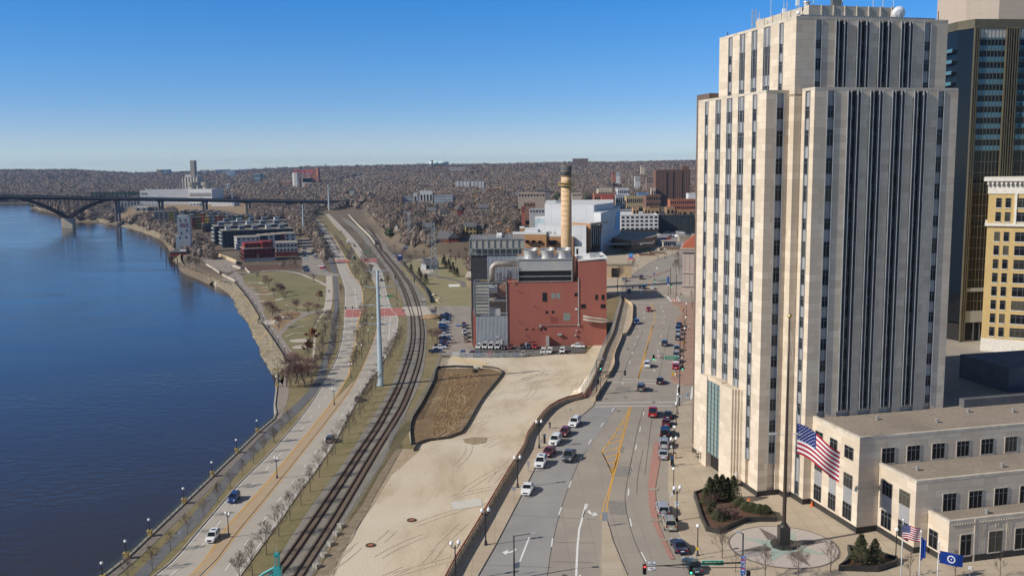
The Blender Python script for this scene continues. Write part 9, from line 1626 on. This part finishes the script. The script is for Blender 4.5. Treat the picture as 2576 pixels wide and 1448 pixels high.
mb=MB(); q0=onY('A',560,1352,Yq); q1=onY('A',440,1420,Yq); q2=onY('A',340,1500,Yq); pts=[Vector((q.x-p.x,0,q.z-z0)) for q in (q0,q1,q2)]; mb.tube(pts,.22,6); mb.tube([v-Vector((0,0,1.0)) for v in pts],.1,5);
for i in range(8): v=pts[0].lerp(pts[2],i/7); mb.tube([v,v-Vector((0,0,3))],.07,4)
mb.build('curved_rail',m_teal,t)
# ---------------- rooftop antennas ----------------
for i,(x,yt,yb) in enumerate(((620,90,205),(706,0,180),(802,10,150),(826,10,120),(902,0,120),(1237,0,48),(1463,0,48),(1535,0,48),(1612,0,50),(1022,15,60))):
 u_,v_=(7.5,22-i*4.2) if i<5 else (12+i*1.3,4.0); pw=cw(u_,v_,77.9);
 P=onY('Q',x,yb,pw.y); zz=onY('Q',x,yt,pw.y).z; t=thing('antenna','slender rooftop antenna mast on the courthouse, %s from the left'%ORL[i],'antenna',(P.x,P.y,78 if i<5 else 80.9),0,'rooftop antennas'); hz=max(1.5,zz-t.location.z)+(1.5 if yt==0 else 0); mb=MB(); mb.tube([(0,0,-.3),(0,0,hz)],.06,5); mb.build('mast',m_lg,t)
 if i in (0,2,4): mb=MB(); mb.box(-.25,.25,-.2,.2,hz*.55,hz*.75); mb.build('panel_antenna',s_white,t); MB().ball((.2,0,hz*.35),.35,8).build('dish',s_white,t)
pw=cw(23.6,2.2); P=onY('Q',1656,104,pw.y); t=thing('satellite_dish','white satellite dish on the courthouse roof screen','satellite dish',(P.x,P.y,77.9)); z=P.z-77.9; mb=MB(); mb.lathe((0,0,0),[(.1,0),(.08,z)],6); mb.build('mount',m_lg,t); mb=MB(); mb.lathe((0,0,0),[(.05,.0),(.7,.12),(1.15,.45),(1.15,.5),(.65,.2),(.05,.1)],18); o=mb.build('reflector',s_white,t); o.location=(0,0,z); o.rotation_euler=(R(-70),0,0);
for x,yt,yb,lab in ((388,237,292,'black spike at the left corner of the upper roof'),(1942,85,158,'black spike at the right corner of the upper roof')): pw=cw(4.5 if x<1000 else 31,24 if x<1000 else -1); P=onY('Q',x,yb,pw.y); mb=MB(); mb.tube([(P.x,pw.y,77.5),(P.x,pw.y,onY('Q',x,yt,pw.y).z)],.07,5); tag(mb.build('roof_spike',m_black),lab,'antenna')
mb=MB()
for i in range(800):
 q=(random.uniform(-40,50),random.uniform(110,375)); s=random.uniform(.04,.2)
 if inside(q,[(v.x,v.y) for v in SANDP]): mb.lathe((q[0],q[1],LZ+.1),[(s,0),(s*.7,s*.7)],4)
tag(mb.build('sand_debris',m_conc),kind='stuff')
P=cw(6.2,16.5,77.9); t=thing('roof_ladder','tan steel ladder frame standing on the upper roof','ladder',P); mb=MB();
for s in (-.35,.35): mb.tube([(s,0,0),(s,0,4.2)],.05,5)
for i in range(11): mb.tube([(-.35,0,.3+i*.38),(.35,0,.3+i*.38)],.035,4)
mb.build('ladder_frame',m_yrail,t); P=cw(10.2,4.6,80.9); t=thing('roof_vent','round silver vent and grey box on the penthouse roof','roof vent',P); mb=MB(); mb.lathe((0,2.5,0),[(.5,0),(.5,.9),(.65,1.0),(.6,1.2)],12); mb.build('vent',m_lg,t); mb=MB(); mb.box(3.5,5,0,1.2,.1,1.3); mb.build('unit',wallm((.12,.13,.14)),t)
# ---------------- woods ----------------
def keepout(x,y):
 p=x/y; X_,Y_=px_of(x,y)
 return False
def px_of(x,y,z=LZ):
 v=Vector((x,y,z-HC)); dep=v.y*math.cos(TH)-v.z*math.sin(TH); u=(v.y*math.sin(TH)+v.z*math.cos(TH))/dep; r=v.x/dep; a=r*_c-u*_s; b=r*_s+u*_c; return 1288+a*F,724-b*F
holes=[[(1180,700),(1260,600),(1500,560),(2060,540),(2200,560),(2200,650),(1880,650),(1560,735),(1260,790)]]   # F crop: fields, substation
holesW=[[px('F',*q) for q in holes[0]],[px('G',*q) for q in ((0,560),(700,555),(880,585),(860,645),(800,690),(830,760),(1200,740),(1300,870),(1450,960),(1640,1330),(1200,1300),(700,1290),(560,1250),(160,900),(0,800))],[px('G',*q) for q in ((1420,720),(1540,620),(1640,640),(1720,640),(1830,590),(1880,600),(2106,800),(2106,1450),(1700,1450),(1600,1250),(1500,960))],
 [px('I',*q) for q in ((330,560),(1140,560),(1925,600),(1925,1100),(0,1100),(0,860),(240,800))],[px('G',*q) for q in ((470,440),(800,480),(1330,515),(1330,535),(700,520),(450,480))],[px('H',*q) for q in ((380,950),(560,1080),(1290,1140),(1290,1260),(1000,1150),(700,1190),(520,1230),(400,1100))]]
HX=[]
for o_ in bpy.data.objects:
 if o_.parent is None and o_.get('category') in ('house','building','apartment building','high rise','brewery','grain silo','power station','tower','townhouse') and o_.location.y>700:
  ws=[c.bound_box for c in o_.children if c.name.split('.')[0] in('wall','brick_hall')]
  if ws: HX.append((o_.location.x-4,o_.location.x+max(b[6][0] for b in ws)+4,o_.location.y))
HX=[(a/y-.0015,b/y+.0015,y) for a,b,y in HX]
def blocked(x,y,z):
 p=x/y
 for a,b,yy in HX:
  if a<p<b and yy-25-.09*yy<y<yy+10: return True
 q=px_of(x,y,z)
 return any(inside(q,h) for h in holesW)
TREEK={'wood':0}
cand=[]
# individual trees in the nearest woods
n=0; tries=0; pts_near=[]
while n<100 and tries<6000:
 tries+=1; pp_=random.uniform(-.135,.0); y=random.uniform(660,1000); x=pp_*y
 if x<np.interp(y,CY,CX)+8 and y>640: continue
 if blocked(x,y,tz(x,y)): continue
 if any((x-a)**2+(y-b)**2<49 for a,b in pts_near): continue
 pts_near.append((x,y)); z=tz(x,y); tree('big',Vector((x,y,z)),random.uniform(9,13.5),'tall leafless tree in the wooded slope between tracks, pylons and houses','leafless trees of the near wood'); n+=1
def forest(name,pr,yr,N,hw,hh,ntri,seed,ev=.03,power=1.0,test=True,xmin=None):
 r_=np.random.default_rng(seed); P=r_.uniform(pr[0],pr[1],N*2); Yv=yr[0]*np.power(yr[1]/yr[0],r_.random(N*2)**power); X=P*Yv; Z=terr(X,Yv)
 xr=np.interp(Yv,BY,BX); ok=(Z>WZ+1.5)
 keep=[i for i in np.nonzero(ok)[0] if not blocked(X[i],Yv[i],Z[i]) and not (X[i]<np.interp(Yv[i],CY,CX)+6 and P[i]>-.16 and Yv[i]<1650)][:N]
 X,Yv,Z,P=X[keep],Yv[keep],Z[keep],P[keep]; n=len(X); s=np.maximum(1,Yv/hw[1]); W_=hw[0]*s*r_.uniform(.75,1.25,n); Hh_=hh*np.maximum(1,Yv/hw[1])**.45*r_.uniform(.75,1.2,n)
 a=r_.uniform(0,6.283,(n,ntri)); el=np.arcsin(r_.uniform(-.15,1,(n,ntri))); rad=r_.uniform(.45,1,(n,ntri))**.6
 lob=1+.25*np.sin(a*3+r_.uniform(0,6,(n,1)))
 cx=np.cos(a)*np.cos(el)*rad*lob*W_[:,None]*.5; cy=np.sin(a)*np.cos(el)*rad*lob*W_[:,None]*.5; cz=Hh_[:,None]*(.42+.55*np.sin(el)*rad)
 c=np.stack([cx,cy,cz],-1); d=np.stack([cx,cy,(cz-Hh_[:,None]*.3)],-1); d/=np.linalg.norm(d,axis=-1,keepdims=True)+1e-6; d+=r_.normal(0,.35,d.shape)
 t=r_.normal(0,1,d.shape); t-=d*(t*d).sum(-1,keepdims=True)/((d*d).sum(-1,keepdims=True)); t/=np.linalg.norm(t,axis=-1,keepdims=True)
 L=(W_[:,None,None]*.16); wd=W_[:,None,None]*(.034 if ntri>60 else .05 if ntri>30 else .085)
 o=np.stack([X,Yv,Z],-1)[:,None,:]; V=np.stack([o+c-t*wd,o+c+t*wd,o+c+d*L],2)   # n,ntri,3,3
 # trunk: a thin tall triangle pair
 tr=np.stack([np.stack([o[:,0]+[-.35,0,-1],o[:,0]+[.35,0,-1],o[:,0]+np.stack([0*Hh_,0*Hh_,Hh_*.6],-1)],1),np.stack([o[:,0]+[0,-.35,-1],o[:,0]+[0,.35,-1],o[:,0]+np.stack([0*Hh_,0*Hh_,Hh_*.6],-1)],1)],1)
 # rounded inner mass of fine branches
 ang=np.arange(6)*1.0472+r_.uniform(0,6,(n,1)); sc_=.78
 def ring(f,hz):
  q=f*W_[:,None]*.5*sc_*r_.uniform(.75,1.25,(n,6)); return np.stack([X[:,None]+np.cos(ang)*q,Yv[:,None]+np.sin(ang)*q,(Z+Hh_*hz)[:,None]+Hh_[:,None]*r_.uniform(-.06,.06,(n,6))],-1)
 r1,r2,r3=ring(.7,.22),ring(1.0,.48),ring(.62,.76); tp=np.stack([X,Yv,Z+Hh_*.9],-1)[:,None,:]+np.zeros((n,6,3)); nx=[1,2,3,4,5,0]
 dm=np.concatenate([np.stack(q_,2) for q_ in ((r1,r1[:,nx],r2),(r1[:,nx],r2[:,nx],r2),(r2,r2[:,nx],r3),(r2[:,nx],r3[:,nx],r3),(r3,r3[:,nx],tp))],1)
 V=np.concatenate([V,tr,dm],1).reshape(-1,3); nv=len(V); me=bpy.data.meshes.new(name); me.vertices.add(nv); me.vertices.foreach_set('co',V.reshape(-1)); me.loops.add(nv); me.loops.foreach_set('vertex_index',np.arange(nv,dtype=np.int32)); me.polygons.add(nv//3); me.polygons.foreach_set('loop_start',np.arange(0,nv,3,dtype=np.int32)); me.update(calc_edges=True)
 pal=np.array([(.205,.16,.125),(.165,.13,.105),(.235,.185,.145),(.20,.145,.11),(.17,.14,.12)]); ci=r_.integers(0,5,n); C=pal[ci]*r_.uniform(.86,1.14,(n,1)); e=r_.random(n)<ev; C[e]=(.045,.06,.03); ru=r_.random(n)<.012; C[ru]=(.32,.17,.07)
 C=np.repeat(C[:,None,:],(ntri+32)*3,1).reshape(-1,3); at=me.color_attributes.new('tone','FLOAT_COLOR','POINT'); at.data.foreach_set('color',np.concatenate([C,np.ones((nv,1))],1).reshape(-1).astype(np.float32)); me.materials.append(m_wood); return tag(link(name,me),kind='stuff')
m_wood=mat('leafless_wood',(.2,.16,.13)); _a=m_wood.node_tree.nodes.new('ShaderNodeAttribute'); _a.attribute_name='tone'; m_wood.node_tree.links.new(_a.outputs['Color'],m_wood.node_tree.nodes['Principled BSDF'].inputs['Base Color'])
forest('woodland',(-.22,.21),(650,1500),3900,(9,900),11,90,1,ev=.05)
forest('woodland',(-.62,-.22),(880,2300),5200,(10,1100),11,70,2,ev=.0)
forest('distant_woodland',(-.62,.24),(1450,5200),42000,(9.5,1600),10.5,18,3,power=.8)
forest('distant_woodland',(-.7,.30),(3300,5600),9000,(14,1700),11,18,4)
forest('riverside_thicket',(-.35,-.17),(760,1350),900,(7,900),8,80,5,ev=0)
# ---------------- haze ----------------
m_hz=bpy.data.materials.new('haze_air'); m_hz.use_nodes=True; N_h=m_hz.node_tree.nodes; N_h.remove(N_h['Principled BSDF']); pv_=N_h.new('ShaderNodeVolumePrincipled'); pv_.inputs['Density'].default_value=5e-5; pv_.inputs['Color'].default_value=(.5,.7,1,1); pv_.inputs['Anisotropy'].default_value=.3; m_hz.node_tree.links.new(pv_.outputs[0],N_h['Material Output'].inputs['Volume'])
mb=MB(); mb.box(-9500,9500,-300,9400,-70,112); o=mb.build('haze',m_hz); tag(o,kind='stuff')
